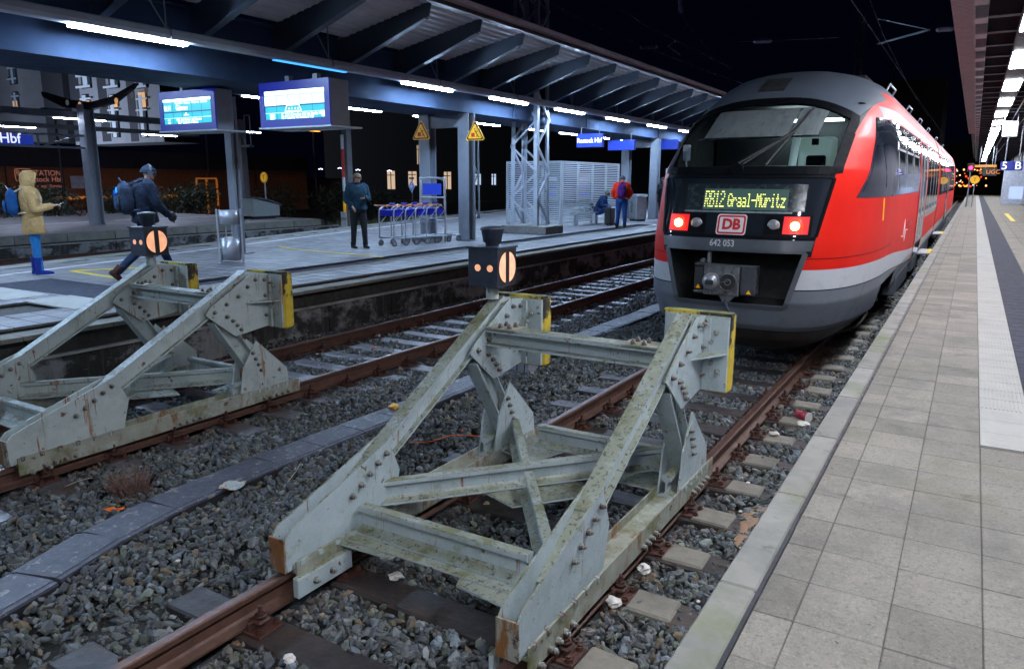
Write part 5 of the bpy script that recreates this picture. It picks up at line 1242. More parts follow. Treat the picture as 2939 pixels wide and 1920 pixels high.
# logo scribble on the side
b = MB()
for (y0, z0, y1, z1) in ((4.9, 1.30, 5.3, 1.28), (5.3, 1.28, 5.45, 1.55), (5.45, 1.55, 5.6, 1.18), (5.6, 1.18, 5.75, 1.36), (5.75, 1.36, 6.2, 1.34)):
    p0, n0 = sp_(y0, z0); p1, n1 = sp_(y1, z1); b.bar(p0 + n0 * .004, p1 + n1 * .004, .006, .022, up=(0, 0, 1))
b.build('side_mark', m_wh, tr)
me = text_mesh('WARNOW', .13, .001, .9, 'LEFT', .001); me.materials.clear(); me.materials.append(m_wh)
for v in me.vertices:
    p, n = sp_(6.35 + v.co.x, 1.42 + v.co.y); v.co = p + n * .005
link('side_lettering', me, tr)
# underframe, bogies
b = MB(); b.box(-1.3, 1.3, 1.2, 5.4, .84, .92); b.box(-1.1, 1.1, 5.4, 16.5, .45, .62); b.box(-1.1, 1.1, 18.4, 37, .45, .62); b.build('underframe', m_under, tr)
m_wheel = mat('wheel_steel', (.10, .085, .075), .5, metal=.4, var=.3, vscale=10); m_bog = mat('dusty_bogie', (.11, .095, .085), .7, var=.35, vscale=8, bump=.3)
def bogie(y):
    o = MB(); 
    for s in (-1, 1): o.box(s * .98, s * 1.12, y - 1.25, y + 1.25, .42, .56, bev=.02); o.box(s * .96, s * 1.16, y - .3, y + .3, .30, .48, bev=.02)
    o.box(-1, 1, y - .2, y + .2, .3, .5); bo = o.build('bogie', m_bog, tr)
    for dy_ in (-.95, .95):
        for s in (-1, 1):
            w_ = MB(); w_.cyl((s * .69, y + dy_, .43), .43, s * .13, 28, 'x'); w_.cyl((s * .66, y + dy_, .43), .455, s * .03, 28, 'x'); w_.build('wheel', m_wheel, bo)
            w_ = MB(); w_.cyl((s * 1.0, y + dy_, .43), .13, s * .14, 16, 'x'); w_.build('axle_box', m_bog, bo)
            w_ = MB(); w_.cyl((s * 1.14, y + dy_ * .5, .52), .10, s * .05, 14, 'x'); w_.tube([(s * 1.15, y + dy_ * .4, .5), (s * 1.2, y + dy_ * .75, .32)], .03, 8); w_.build('damper', m_bog, bo)
        a_ = MB(); a_.cyl((-.7, y + dy_, .43), .08, 1.4, 12, 'x'); a_.build('axle', m_wheel, bo)
bogie(3.6); bogie(18); bogie(34)
for (a, c) in ((5.4, 8.2), (9.5, 12), (12.4, 16), (21, 31)):
    for s in (-1, 1): b = MB(); b.box(s * 1.15, s * 1.36, a, c, .25, .585, bev=.02); b.build('equipment_case', m_tgrey, tr)
b = MB(); b.tube([(.95, 1.2, .30), (1.15, 2.2, .22), (1.2, 3.0, .3)], .025, 8, sub=3); b.bar((-1, 1.9, .25), (1.1, 1.9, .25), .06, .08); b.build('rail_guard', m_under, tr)
# step boards bridging the gap to the platform
for y in (11.15, 18.9):
    b = MB(); b.box(1.30, 1.62, y, y + 1.3, .50, .535, bev=.004); b.build('folding_step', m_galv, tr)
    b = MB(); b.box(1.54, 1.62, y, y + 1.3, .536, .54); b.build('step_edge', m_paint_y, tr)
# ---------------------------------------------------------------- people
m_skin = mat('skin', (.50, .27, .20), .5, var=.06, vscale=10)
def V3(*a): return Vector(a)
def skin_body(name, chains, m, parent, sub=1):
    """one continuous skinned surface: chains = list of [(point, radius), ...]; the first point of a chain joins the nearest existing vertex when given as an index name"""
    names = {}; vs = []; rs = []; es = []
    for ch in chains:
        prev = None
        for it in ch:
            if isinstance(it, str): prev = names[it]; continue
            nm, p, r = it
            vs.append(p); rs.append(r); i = len(vs) - 1
            if nm: names[nm] = i
            if prev is not None: es.append((prev, i))
            prev = i
    me = bpy.data.meshes.new(name); me.from_pydata([tuple(v) for v in vs], es, []); o = bpy.data.objects.new(name, me); C.objects.link(o)
    md = o.modifiers.new('s', 'SKIN'); md.use_smooth_shade = True
    for i, r in enumerate(rs):
        sv = me.skin_vertices[0].data[i]; sv.radius = (r, r) if not isinstance(r, tuple) else r; sv.use_root = (i == 0)
    sd = o.modifiers.new('d', 'SUBSURF'); sd.levels = sub; sd.render_levels = sub
    dg = bpy.context.evaluated_depsgraph_get(); dg.update(); m2 = bpy.data.meshes.new_from_object(o.evaluated_get(dg))
    bpy.data.objects.remove(o); bpy.data.meshes.remove(me); m2.materials.clear(); m2.materials.append(m)
    return link(name, m2, parent)
def hand(side, w, d, curl, tag_):
    """palm and five fingers from wrist w along d"""
    d = d.normalized(); up = V3(0, 0, 1); sd = d.cross(up)
    if sd.length < .2: sd = V3(0, 1, 0)
    sd.normalize(); nn = sd.cross(d).normalized(); out = []
    palm = w + d * .055; out.append([tag_, (tag_ + 'p', palm, (.036, .018)), (tag_ + 'k', palm + d * .03, (.036, .015))])
    for k, (o_, L_) in enumerate(((-.028, .062), (-.01, .072), (.009, .068), (.027, .052))):
        b = palm + d * .03 + sd * o_; t1 = b + d * L_ * .5 - nn * curl * .02; t2 = t1 + (d * (1 - curl) - nn * curl * 1.1).normalized() * L_ * .5
        out.append([tag_ + 'k', ('', b + d * .012, .009), ('', t1, .0085), ('', t2, .007)])
    th = palm - sd * side * -.03; out.append([tag_ + 'p', ('', palm + sd * .035 * side + d * .005, .011), ('', palm + sd * .045 * side + d * .04 - nn * .01, .009)])
    return out
def person(label, loc, rotz, P, top, legs, shoes, head, extra=None, scale=1.0):
    t = thing('person', label, 'person', loc, rotz, None); t.scale = (scale,) * 3
    J = dict(pel=V3(0, 0, .93), bel=V3(0, 0, 1.08), che=V3(0, 0, 1.30), nek=V3(.0, 0, 1.47), hd=V3(.02, 0, 1.60),
             sL=V3(0, .175, 1.41), eL=V3(-.02, .24, 1.13), wL=V3(.08, .24, .90), sR=V3(0, -.175, 1.41), eR=V3(-.02, -.24, 1.13), wR=V3(.08, -.24, .90),
             hL=V3(0, .09, .90), kL=V3(.02, .10, .50), aL=V3(0, .10, .09), hR=V3(0, -.09, .90), kR=V3(.02, -.10, .50), aR=V3(0, -.10, .09), pitch=0.0, yaw=0.0, footL=0.0, footR=0.0)
    J.update({k: (V3(*v) if isinstance(v, tuple) else v) for k, v in P.items()})
    hm = Matrix.Rotation(J['yaw'], 4, 'Z') @ Matrix.Rotation(J['pitch'], 4, 'Y')
    def H(x, y, z): return J['hd'] + (hm @ V3(x, y, z))
    ch = [[('pel', J['pel'], .12), ('bel', J['bel'], .115), ('che', J['che'], .13), ('nek', J['nek'], .052), ('jaw', H(.01, 0, -.055), .062), ('hc', H(0, 0, .02), .085), ('', H(-.005, 0, .075), .062)],
          ['hc', ('', H(.085, 0, -.005), .016), ('', H(.102, 0, -.022), .012)], ['jaw', ('', H(.07, 0, -.075), .022)],
          ['hc', ('', H(-.005, .082, -.01), .014)], ['hc', ('', H(-.005, -.082, -.01), .014)]]
    for s in 'LR':
        ch.append(['che', ('s' + s, J['s' + s], .058), ('e' + s, J['e' + s], .042), ('w' + s, J['w' + s], .027)])
        ch.append(['pel', ('h' + s, J['h' + s], .085), ('k' + s, J['k' + s], .055), ('a' + s, J['a' + s], .038)])
        ch += hand(1 if s == 'L' else -1, J['w' + s], J['w' + s] - J['e' + s], J.get('curl', .5), 'w' + s)
    bd = skin_body('body', ch, m_skin, t)
    # face
    b = MB()
    for s in (-1, 1): b.ball(H(.080, s * .032, .012), .011, 8, 6)
    b.build('eyes', m_black, t); b = MB(); b.tube([H(.088, -.022, -.055), H(.094, 0, -.054), H(.088, .022, -.055)], .005, 5); b.build('mouth', mat('lips', (.35, .12, .1), .5), t)
    # trousers
    tm, tr_ = legs; b = MB()
    b.tube([J['pel'] + V3(0, 0, .14), J['pel'], J['pel'] - V3(0, 0, .07)], [.15, .165, .15], 16, ell=(1.05, .82), sub=3)
    for s in 'LR': b.tube([J['h' + s] + V3(0, 0, .06), J['h' + s] - V3(0, 0, .06), (J['h' + s] + J['k' + s]) / 2, J['k' + s], (J['k' + s] + J['a' + s]) / 2, J['a' + s] + V3(0, 0, .0)], [tr_ * 1.15, tr_ * 1.2, tr_ * 1.05, tr_ * .82, tr_ * .72, tr_ * .62], 12, sub=4, noise_=.035)
    b.build('trousers', tm, t)
    # shoes
    for s in 'LR':
        a = J['a' + s]; fp_ = J['foot' + s]; hgt = shoes[1]; b = MB(); M_ = Matrix.Rotation(fp_, 4, 'Y')
        pts = [(-.085, .035, .04), (-.05, .045, .075), (.02, .047, .07), (.09, .05, .045), (.16, .045, .03), (.19, .03, .02)]
        rg = []
        for (x, w_, h_) in pts:
            rg.append([a + (M_ @ V3(x, w_ * math.cos(q), -.055 + max(-.03, h_ * math.sin(q)))) for q in [2 * PI * k / 10 for k in range(10)]])
        b.rings(rg); b.tube([a + (M_ @ V3(-.02, 0, -.03)), a + (M_ @ V3(-.02, 0, hgt))], [.055, .062], 12)
        sh = b.build('shoe', shoes[0], t); b = MB(); b.rings([[a + (M_ @ V3(x, w_ * 1.06 * math.cos(q), -.078 + .012 * math.sin(q))) for q in [2 * PI * k / 10 for k in range(10)]] for (x, w_, h_) in pts]); b.build('sole', shoes[2], sh)
    # jacket
    jm, low, bulk = top[:3]; b = MB(); lo = J['pel'] + V3(0, 0, low)
    side_ = (J['sL'] - J['sR']).normalized()
    def ell(c, rx, ry, sd=side_):
        f = V3(0, 0, 1).cross(sd).normalized() * -1
        return [c + sd * rx * math.cos(q) + f * ry * math.sin(q) * (1 + random.uniform(-.02, .02)) for q in [2 * PI * k / 20 for k in range(20)]]
    mid = J['bel']; rg = [ell(lo, .185 * bulk, .15 * bulk), ell(lo + V3(0, 0, .03), .20 * bulk, .16 * bulk), ell(J['pel'] + V3(0, 0, .06), .185 * bulk, .145 * bulk), ell(mid, .18 * bulk, .14 * bulk), ell((mid + J['che']) / 2, .195 * bulk, .15 * bulk), ell(J['che'], .215 * bulk, .155 * bulk),
          ell((J['sL'] + J['sR']) / 2 + V3(0, 0, .0), .205 * bulk, .13 * bulk), ell((J['sL'] + J['sR']) / 2 + V3(0, 0, .05), .13 * bulk, .10 * bulk), ell(J['nek'] + V3(0, 0, .02), .075 * bulk, .075 * bulk)]
    b.rings(rg)
    for s in 'LR':
        d = (J['w' + s] - J['e' + s]).normalized()
        b.tube([J['s' + s] * .8 + J['che'] * .2 + V3(0, 0, .02), J['s' + s], (J['s' + s] + J['e' + s]) / 2, J['e' + s], (J['e' + s] + J['w' + s]) / 2, J['w' + s] - d * .005], [.08 * bulk, .082 * bulk, .07 * bulk, .064 * bulk, .056 * bulk, .046 * bulk], 12, sub=3, noise_=.05)
    jk = b.build('jacket', jm, t)
    # collar or hood
    if head.get('collar'): b = MB(); b.tube([J['nek'] - V3(0, 0, .05), J['nek'] + V3(.01, 0, .05)], [.10, .09], 14, cap=False); b.ball(J['nek'] + V3(-.07, 0, .0), .085, 12, 8, (1, 1.3, .8)); b.build('collar', jm, t)
    def shell(nm, m_, r, c0, zmin, open_front, k=(1, 1, 1)):
        b = MB(); rg = []; N = 18
        for j in range(9):
            th = PI * .5 * j / 8 * 1.0
            z = zmin + (r * k[2] - zmin) * math.sin(th) if j else zmin; 
            rr = r * math.sqrt(max(.0004, 1 - (max(z, 0) / (r * k[2])) ** 2))
            ring = []
            for q in range(N):
                a = 2 * PI * q / N; x = rr * k[0] * math.cos(a); y = rr * k[1] * math.sin(a)
                if open_front and x > .55 * r and z < open_front: x = .55 * r * (1 - .35 * (x / r - .55))
                ring.append(H(x + c0[0], y, z + c0[2]))
            rg.append(ring)
        b.rings(rg); return b.build(nm, m_, t)
    if head.get('hood'):
        hm_ = head['hood']; b = MB(); N = 20; rg = []
        for j in range(11):                      # hood as rings from the face opening to the back of the head
            u = j / 10; x = .085 - u * .23; r = .135 * math.sqrt(max(.02, 1 - max(0, (u - .35) / .65) ** 2)) * (0.93 if j == 0 else 1)
            rg.append([H(x - .02 * math.sin(a), r * .92 * math.cos(a), .01 + r * 1.12 * math.sin(a) - (.045 if math.sin(a) < -.3 else 0)) for a in [2 * PI * q / N for q in range(N)]])
        b.rings(rg, cap=False); b.tube([J['nek'] - V3(.02, 0, .06), H(-.03, 0, -.09)], [.12, .10], 14); b.build('hood', hm_, t)
    if head.get('hat'): shell('hat', head['hat'], .116, (-.005, 0, .0), .0, 0, (1.0, .9, 1.12)); 
    if head.get('hat'): b = MB(); b.tube([H(-.005 + .110 * math.cos(a), .100 * math.sin(a), .006) for a in [2 * PI * q / 16 for q in range(17)]], .014, 6, cap=False); b.build('hat_brim', head['hat'], t)
    if head.get('hair'): shell('hair', head['hair'], .106, (-.018, 0, .015), -.05, .03, (1.0, .92, 1.08)); 
    if head.get('phones'):
        b = MB(); b.tube([H(-.01, .108 * math.cos(a), .01 + .128 * math.sin(a)) for a in [PI * q / 12 for q in range(13)]], .011, 6)
        for s in (-1, 1): b.cyl(H(-.01, s * .088, -.005), .038, .035 * s, 14, 'y')
        b.build('headphones', head['phones'], t)
    if top[3:] and top[3]:                        # backpack
        bp, straps, sz = top[3]; b = MB(); c = (J['che'] + J['bel']) / 2 + V3(-.15 * bulk - .09, 0, .04); n = 16; rg = []
        for j in range(9):
            u = j / 8; z = (-.24 + .50 * u) * sz; k = (1 - abs(2 * u - 1) ** 3.5) ** .5 * .9 + .1; k = max(k, .25)
            rg.append([c + V3(.105 * sz * k * math.copysign(abs(math.cos(a)) ** .7, math.cos(a)) * (1.1 - .25 * u), .155 * sz * k * math.copysign(abs(math.sin(a)) ** .7, math.sin(a)), z) for a in [2 * PI * q / n for q in range(n)]])
        b.rings(rg); pk = b.build('backpack', bp, t)
        b = MB(); b.rings([[c + V3(-.10 * sz - .02 + .03 * math.cos(a) * kk, .10 * sz * math.sin(a) * kk, z) for a in [2 * PI * q / 10 for q in range(10)]] for z, kk in ((-.17, .5), (-.14, 1), (.0, 1), (.04, .5))]); b.build('pocket', bp, pk)
        for s in (-1, 1):
            b = MB(); b.tube([c + V3(.05, s * .09, .20 * sz), V3((J['sL'] + J['sR']).x / 2, s * .11, J['sL'].z + .075 * bulk), V3(.12 * bulk + .01 + J['che'].x, s * .12, J['che'].z + .02), V3(.08 + J['bel'].x, s * .17 * bulk, J['bel'].z + .04), c + V3(.06, s * .12, -.18)], .014, 6, sub=4); b.build('strap', straps, pk)
        b = MB(); b.tube([c + V3(-.03, -.03, .23 * sz), c + V3(-.06, 0, .30 * sz), c + V3(-.03, .03, .23 * sz)], .010, 6, sub=3); b.build('top_loop', straps, pk)
    if extra: extra(t, J, H)
    return t
def phone(J, t, m_=None, d=.05, z=.03):
    c = (J['wL'] + J['wR']) / 2 + V3(.13, 0, z); b = MB(); b.box(-.075, .075, -.036, .036, -.004, .004, bev=.003); M_ = Matrix.Translation(c) @ Matrix.Rotation(-.45, 4, 'Y'); b.xf(0, M_)
    b.build('phone', m_ or mat('silver_phone', (.6, .62, .66), .3), t)
cloth = lambda n, c, v=.22, r=.85: mat(n, c, r, var=v, vscale=11, bump=1, bscale=9, bdist=.05, spec=.25)
def ex_w(t, J, H):
    phone(J, t); b = MB()
    for s in (-1, 1): b.tube([V3(.02, s * .1, .80), V3(.015, s * .14, .62)], .006, 5)
    b.build('drawcord', mat('cord', (.4, .33, .22), .8), t)
    # scarf edge of the hood and coat seam
    b = MB(); b.tube([J['pel'] + V3(.0, .0, .13) + V3(.165 * math.cos(a), .195 * math.sin(a), 0) for a in [2 * PI * q / 24 for q in range(25)]], .008, 5, cap=False); b.build('waist_seam', MATS['mustard_parka'], t)
person('woman in mustard hooded parka, blue jeans and blue boots looking at her phone', (-13.58, 6.72, ZP), R(64),
       dict(eL=(.06, .22, 1.12), wL=(.30, .10, 1.17), eR=(.04, -.22, 1.12), wR=(.30, -.06, 1.17), pitch=.35, curl=.6, kL=(.01, .08, .5), kR=(.0, -.08, .5), aL=(-.02, .09, .09), aR=(.03, -.08, .09)),
       (cloth('mustard_parka', (.46, .29, .12)), -.22, 1.12, (cloth('blue_backpack_cloth', (.01, .07, .22)), cloth('pale_strap', (.5, .42, .35)), .9)), (cloth('bright_blue_jeans', (.02, .17, .42)), .078), (cloth('blue_suede', (.01, .03, .22)), .22, mat('pale_sole', (.5, .5, .5), .6)),
       dict(hood=cloth('mustard_parka', (.46, .29, .12)), hair=mat('brown_hair', (.09, .05, .03), .6)), ex_w)
def ex_walk(t, J, H):
    b = MB(); b.box(-.03, .03, -.01, .01, -.12, .1, bev=.005); b.xf(0, Matrix.Translation((-.33, .12, 1.28))); b.build('blue_tag', mat('bright_blue_webbing', (.01, .18, .75), .5), t)
    b = MB(); b.bar((-.36, -.02, 1.34), (-.30, .16, 1.42), .03, .01); b.bar((-.36, .1, 1.34), (-.35, .14, 1.14), .03, .01); b.build('blue_webbing', mat('bright_blue_webbing', (.01, .18, .75), .5), t)
    b = MB(); b.ball(J['wR'] + V3(.05, 0, -.02), .07, 10, 8, (1, .8, 1.2)); b.build('glove', m_black, t)
person('man in blue grey winter jacket, beanie and headphones striding past with a hiking backpack', (-11.44, 7.36, ZP), R(74),
       dict(pel=(.02, 0, .95), bel=(.02, 0, 1.10), che=(.05, 0, 1.33), nek=(.09, 0, 1.50), hd=(.13, 0, 1.63), sL=(.05, .185, 1.44), sR=(.05, -.185, 1.44), eL=(-.12, .26, 1.16), wL=(-.02, .27, .96), eR=(.12, -.25, 1.18), wR=(.30, -.22, 1.0),
            hL=(.02, .09, .92), kL=(.24, .10, .52), aL=(.40, .10, .12), hR=(.02, -.09, .92), kR=(-.12, -.10, .50), aR=(-.48, -.10, .16), footL=-.25, footR=.8, pitch=.15),
       (cloth('slate_blue_jacket', (.012, .022, .045), .5), -.06, 1.22, (cloth('grey_blue_pack', (.03, .048, .085), .6), cloth('dark_strap', (.04, .05, .08)), 1.0)), (cloth('dark_blue_jeans', (.02, .035, .08)), .085), (cloth('brown_boot', (.07, .03, .02)), .1, m_black),
       dict(hat=cloth('dark_beanie', (.02, .03, .05)), phones=mat('grey_headphones', (.12, .14, .17), .4), collar=1), ex_walk, 1.05)
person('young man with fair hair in teal blue hooded jacket typing on his phone', (-12.52, 13.53, ZP), R(-28),
       dict(eL=(.02, .25, 1.15), wL=(.22, .08, 1.17), eR=(-.03, -.25, 1.13), wR=(.12, -.17, .97), hd=(.05, 0, 1.60), pitch=.65, yaw=.15, aL=(.06, .14, .09), aR=(-.04, -.12, .09), kL=(.05, .12, .5), kR=(0, -.11, .5)),
       (cloth('teal_blue_jacket', (.012, .045, .075), .3), -.04, 1.16, (cloth('pale_blue_daypack', (.2, .3, .42)), cloth('dark_strap', (.04, .05, .08)), .95)), (cloth('black_joggers', (.02, .022, .026)), .088), (cloth('black_trainer', (.02, .02, .03)), .06, mat('pale_sole', (.5, .5, .5), .6)),
       dict(hair=mat('fair_hair', (.15, .09, .05), .7, var=.4, vscale=30, bump=.8), collar=1), lambda t, J, H: (lambda b: (b.xf(0, Matrix.Translation(J['wL'] + V3(.10, -.02, .03))), b.build('phone', m_black, t)))(MB().box(-.07, .07, -.035, .035, -.005, .005)), 1.03)
def ex_or(t, J, H):
    b = MB(); b.box(-.19, -.14, -.17, .06, 1.28, 1.40, bev=.01); b.build('orange_yoke', cloth('orange_cloth', (.75, .17, .01)), t)
person('man in red orange jacket with purple backpack standing with his back turned', (-10.45, 24.55, ZP), R(112),
       dict(aL=(.04, .14, .09), aR=(-.10, -.12, .11), kR=(.03, -.11, .5), eL=(.02, .29, 1.15), wL=(.12, .22, .98), eR=(.02, -.29, 1.15), wR=(.12, -.22, .98), pitch=.1, yaw=-.5),
       (cloth('red_orange_jacket', (.75, .035, .005)), .08, 1.25, (cloth('purple_backpack', (.09, .015, .16), .4), cloth('purple_strap', (.09, .015, .16)), .95)), (cloth('blue_denim', (.015, .055, .20)), .095), (cloth('dark_shoe', (.02, .02, .02)), .06, m_black),
       dict(hat=cloth('grey_beanie', (.10, .12, .16)), collar=1), ex_or, 1.04)
person('seated man in dark blue jacket and grey beanie bent over his hands on the bench', (-12.15, 26.3, ZP), R(5),
       dict(pel=(0, 0, .52), bel=(.04, 0, .66), che=(.16, 0, .86), nek=(.27, 0, 1.01), hd=(.34, 0, 1.12), sL=(.20, .18, .95), sR=(.20, -.18, .95), eL=(.25, .25, .72), wL=(.46, .08, .64), eR=(.25, -.25, .72), wR=(.46, -.06, .64),
            hL=(.02, .10, .50), kL=(.44, .14, .52), aL=(.42, .14, .09), hR=(.02, -.10, .50), kR=(.44, -.14, .50), aR=(.62, -.18, .09), pitch=.6),
       (cloth('navy_jacket', (.012, .04, .13)), .0, 1.12), (cloth('blue_denim', (.015, .055, .20)), .085), (cloth('brown_leather', (.12, .05, .025)), .08, m_black), dict(hat=cloth('olive_grey_beanie', (.07, .075, .07)), collar=1), None, 1.0)
person('figure in long black hooded coat half hidden behind the train', (-11.05, 30.2, ZP), R(-30),
       dict(eL=(.05, .24, 1.12), wL=(.20, .05, 1.08), eR=(.05, -.24, 1.12), wR=(.20, -.05, 1.08), pitch=.2, aL=(0, .08, .09), aR=(0, -.08, .09)),
       (cloth('black_coat', (.014, .017, .022)), -.18, 1.12), (cloth('black_trousers', (.015, .015, .018)), .08), (cloth('dark_shoe', (.02, .02, .02)), .1, m_black), dict(hood=cloth('black_coat', (.014, .017, .022))), None, 1.0)
t = thing('suitcase', 'black wheeled suitcase standing beside the seated man', 'suitcase', (-11.35, 25.6, ZP)); b = MB(); b.box(-.13, .13, -.2, .2, .05, .68, bev=.03); b.build('case', m_black, t)
b = MB(); b.tube([(0, -.1, .68), (0, -.1, .95), (0, .1, .95), (0, .1, .68)], .01, 6); b.build('handle', m_galv, t)
for s in (-.15, .15): b = MB(); b.cyl((-.02, s, .03), .03, .04, 10, 'x'); b.build('wheel', m_black, t)
t = thing('holdall', 'black bag lying on the bench behind the seated man', 'bag', (-12.75, 26.55, ZP + .47)); b = MB(); b.rings([[(x, k * .17 * math.cos(a), .17 + k * .17 * math.sin(a)) for a in [2 * PI * q / 14 for q in range(14)]] for x, k in ((-.27, .4), (-.24, .85), (-.1, 1), (.1, 1), (.24, .85), (.27, .4))]); b.build('bag_body', m_black, t)
b = MB(); b.tube([(-.1, 0, .33), (-.08, 0, .43), (.08, 0, .43), (.1, 0, .33)], .012, 6, sub=3); b.build('handle', m_black, t)

# ---------------------------------------------------------------- platform furniture
m_inox = mat('brushed_stainless', (.42, .43, .47), .38, metal=.55, var=.1, vscale=4)
def ring_wall(b, c, r, z0, z1, a0=0, a1=360, th=.008, n=28):
    pts = [a0 + (a1 - a0) * k / n for k in range(n + 1)]
    O = [(c[0] + r * math.cos(R(a)), c[1] + r * math.sin(R(a))) for a in pts]; I = [(c[0] + (r - th) * math.cos(R(a)), c[1] + (r - th) * math.sin(R(a))) for a in pts]
    vs = [(x, y, z0) for x, y in O] + [(x, y, z1) for x, y in O] + [(x, y, z0) for x, y in I] + [(x, y, z1) for x, y in I]; m_ = n + 1
    fs = []
    for k in range(n): fs += [(k, k + 1, m_ + k + 1, m_ + k), (2 * m_ + k + 1, 2 * m_ + k, 3 * m_ + k, 3 * m_ + k + 1), (m_ + k, m_ + k + 1, 3 * m_ + k + 1, 3 * m_ + k), (2 * m_ + k, 2 * m_ + k + 1, k + 1, k)]
    b.add(vs, fs, True); return b
t = thing('litter_bin', 'cylindrical stainless steel litter bin with ashtray on the left platform', 'bin', (-12.36, 9.72, ZP)); t.rotation_euler = (0, 0, R(52))
for s in (-1, 1): b = MB(); b.box(s * .20, s * .235, -.05, .05, 0, 1.06, bev=.004); b.build('side_post', m_inox, t)
b = MB(); ring_wall(b, (0, 0), .185, .78, 1.04); b.cyl((0, 0, .77), .185, .012, 24); b.cyl((0, 0, 1.02), .17, .008, 24); b.build('ashtray_drum', m_inox, t)
b = MB(); ring_wall(b, (0, 0), .18, .08, .50); b.cyl((0, 0, .07), .18, .012, 24); b.build('bucket', m_inox, t)
b = MB(); b.box(-.2, .2, -.012, .012, .735, .75); b.box(-.08, -.055, .02, .04, .50, .77); b.box(.055, .08, .02, .04, .50, .77); b.box(-.07, .07, .02, .04, .58, .61); b.build('inner_frame', m_galv, t)
b = MB()
for k in range(7): b.ball((random.uniform(-.1, .1), random.uniform(-.1, .1), .48), .05, 7, 5)
b.build('crumpled_litter', mat('litter_paper', (.55, .5, .5), .8, var=.3, vscale=20), t, kind='stuff')
b = MB(); b.box(-.25, .25, -.14, .14, .005, .022); b.build('foot_plate', m_inox, t)
# luggage trolleys
m_or = mat('orange_grip', (.55, .14, .05), .5); m_blu = mat('trolley_blue', (.01, .02, .45), .4)
def trolley():
    t = thing('luggage_trolley', 'x', 'trolley', (0, 0, 0), 0, 'luggage trolleys pushed together')
    b = MB()
    for s in (-1, 1):
        b.tube([(-.30, s * .27, .18), (-.30, s * .27, .80), (-.24, s * .27, .93), (-.10, s * .27, .98)], .018, 8, sub=2); b.tube([(-.30, s * .27, .20), (.62, s * .20, .16)], .018, 8)
        b.tube([(-.30, s * .24, .55), (.05, s * .24, .86), (-.10, s * .24, .98)], .012, 6)
    b.tube([(-.3, -.27, .55), (-.3, .27, .55)], .012, 6); b.tube([(-.3, -.27, .22), (-.3, .27, .22)], .014, 6); b.tube([(.6, -.20, .16), (.6, .20, .16)], .016, 6)
    b.build('frame', m_galv, t)
    b = MB()
    for k in range(7): x = -.2 + k * .13; b.tube([(x, -.22, .20), (x + .05, 0, .215), (x, .22, .20)], .008, 5)
    for s in (-.1, .1): b.tube([(-.28, s, .2), (.6, s, .17)], .008, 5)
    b.build('loading_grid', m_galv, t)
    b = MB(); b.box(-.30, -.02, -.245, .245, .74, .90, bev=.01); b.build('basket_panel', m_blu, t)
    b = MB(); b.tube([(-.44, -.27, 1.0), (-.44, .27, 1.0)], .017, 8); 
    for s in (-1, 1): b.tube([(-.44, s * .27, 1.0), (-.1, s * .27, .99)], .015, 8)
    b.build('orange_handle', m_or, t)
    b = MB(); b.box(-.16, -.02, -.05, .05, .97, 1.06, bev=.015); b.build('coin_lock', m_dbblue, t)
    for x, s in ((-.28, -.25), (-.28, .25), (.56, -.18), (.56, .18)):
        b = MB(); b.cyl((x, s - .015, .075), .075, .03, 18, 'y'); w_ = b.build('wheel', mat('grey_tyre', (.22, .23, .25), .6), t); b = MB(); b.cyl((x, s - .02, .075), .045, .04, 12, 'y'); b.cyl((x, s - .01, .09), .014, .02, 6, 'y'); b.build('hub', m_galv, w_)
    return t
tb = px(975, 572, Z=ZP); hd_ = 58
base = Vector((-12.35, 14.7, ZP)); dirv = Vector((.13, .99, 0))
names = ['nearest to the camera', 'second in the row', 'middle one of the row', 'fourth in the row', 'last one beside the steel rack']
pr = trolley()
tl = [pr] + [copy_tree(pr) for _ in range(4)]
for k, o in enumerate(tl):
    o.location = base + dirv * (.38 * k) + Vector((.02 * (k % 2), 0, 0)); o.rotation_euler = (0, 0, R(82 - k)); o['label'] = 'luggage trolley with blue basket and orange handle, ' + names[k]
t = thing('trolley_rack', 'tall bent steel tube trolley rack with plain blue panel', 'rack', (-12.35, 16.25, ZP))
b = MB(); b.tube([(-.40, 0, 0), (-.40, 0, 1.55), (-.33, 0, 1.66), (.33, 0, 1.66), (.40, 0, 1.55), (.40, 0, 0)], .032, 10, sub=3)
for z in (1.17, .62): b.tube([(-.4, 0, z), (.4, 0, z)], .022, 8)
b.build('tube_frame', m_inox, t); b = MB(); b.box(-.30, .30, -.03, -.015, 1.24, 1.53); b.build('blue_panel', m_dbblue_e, t)
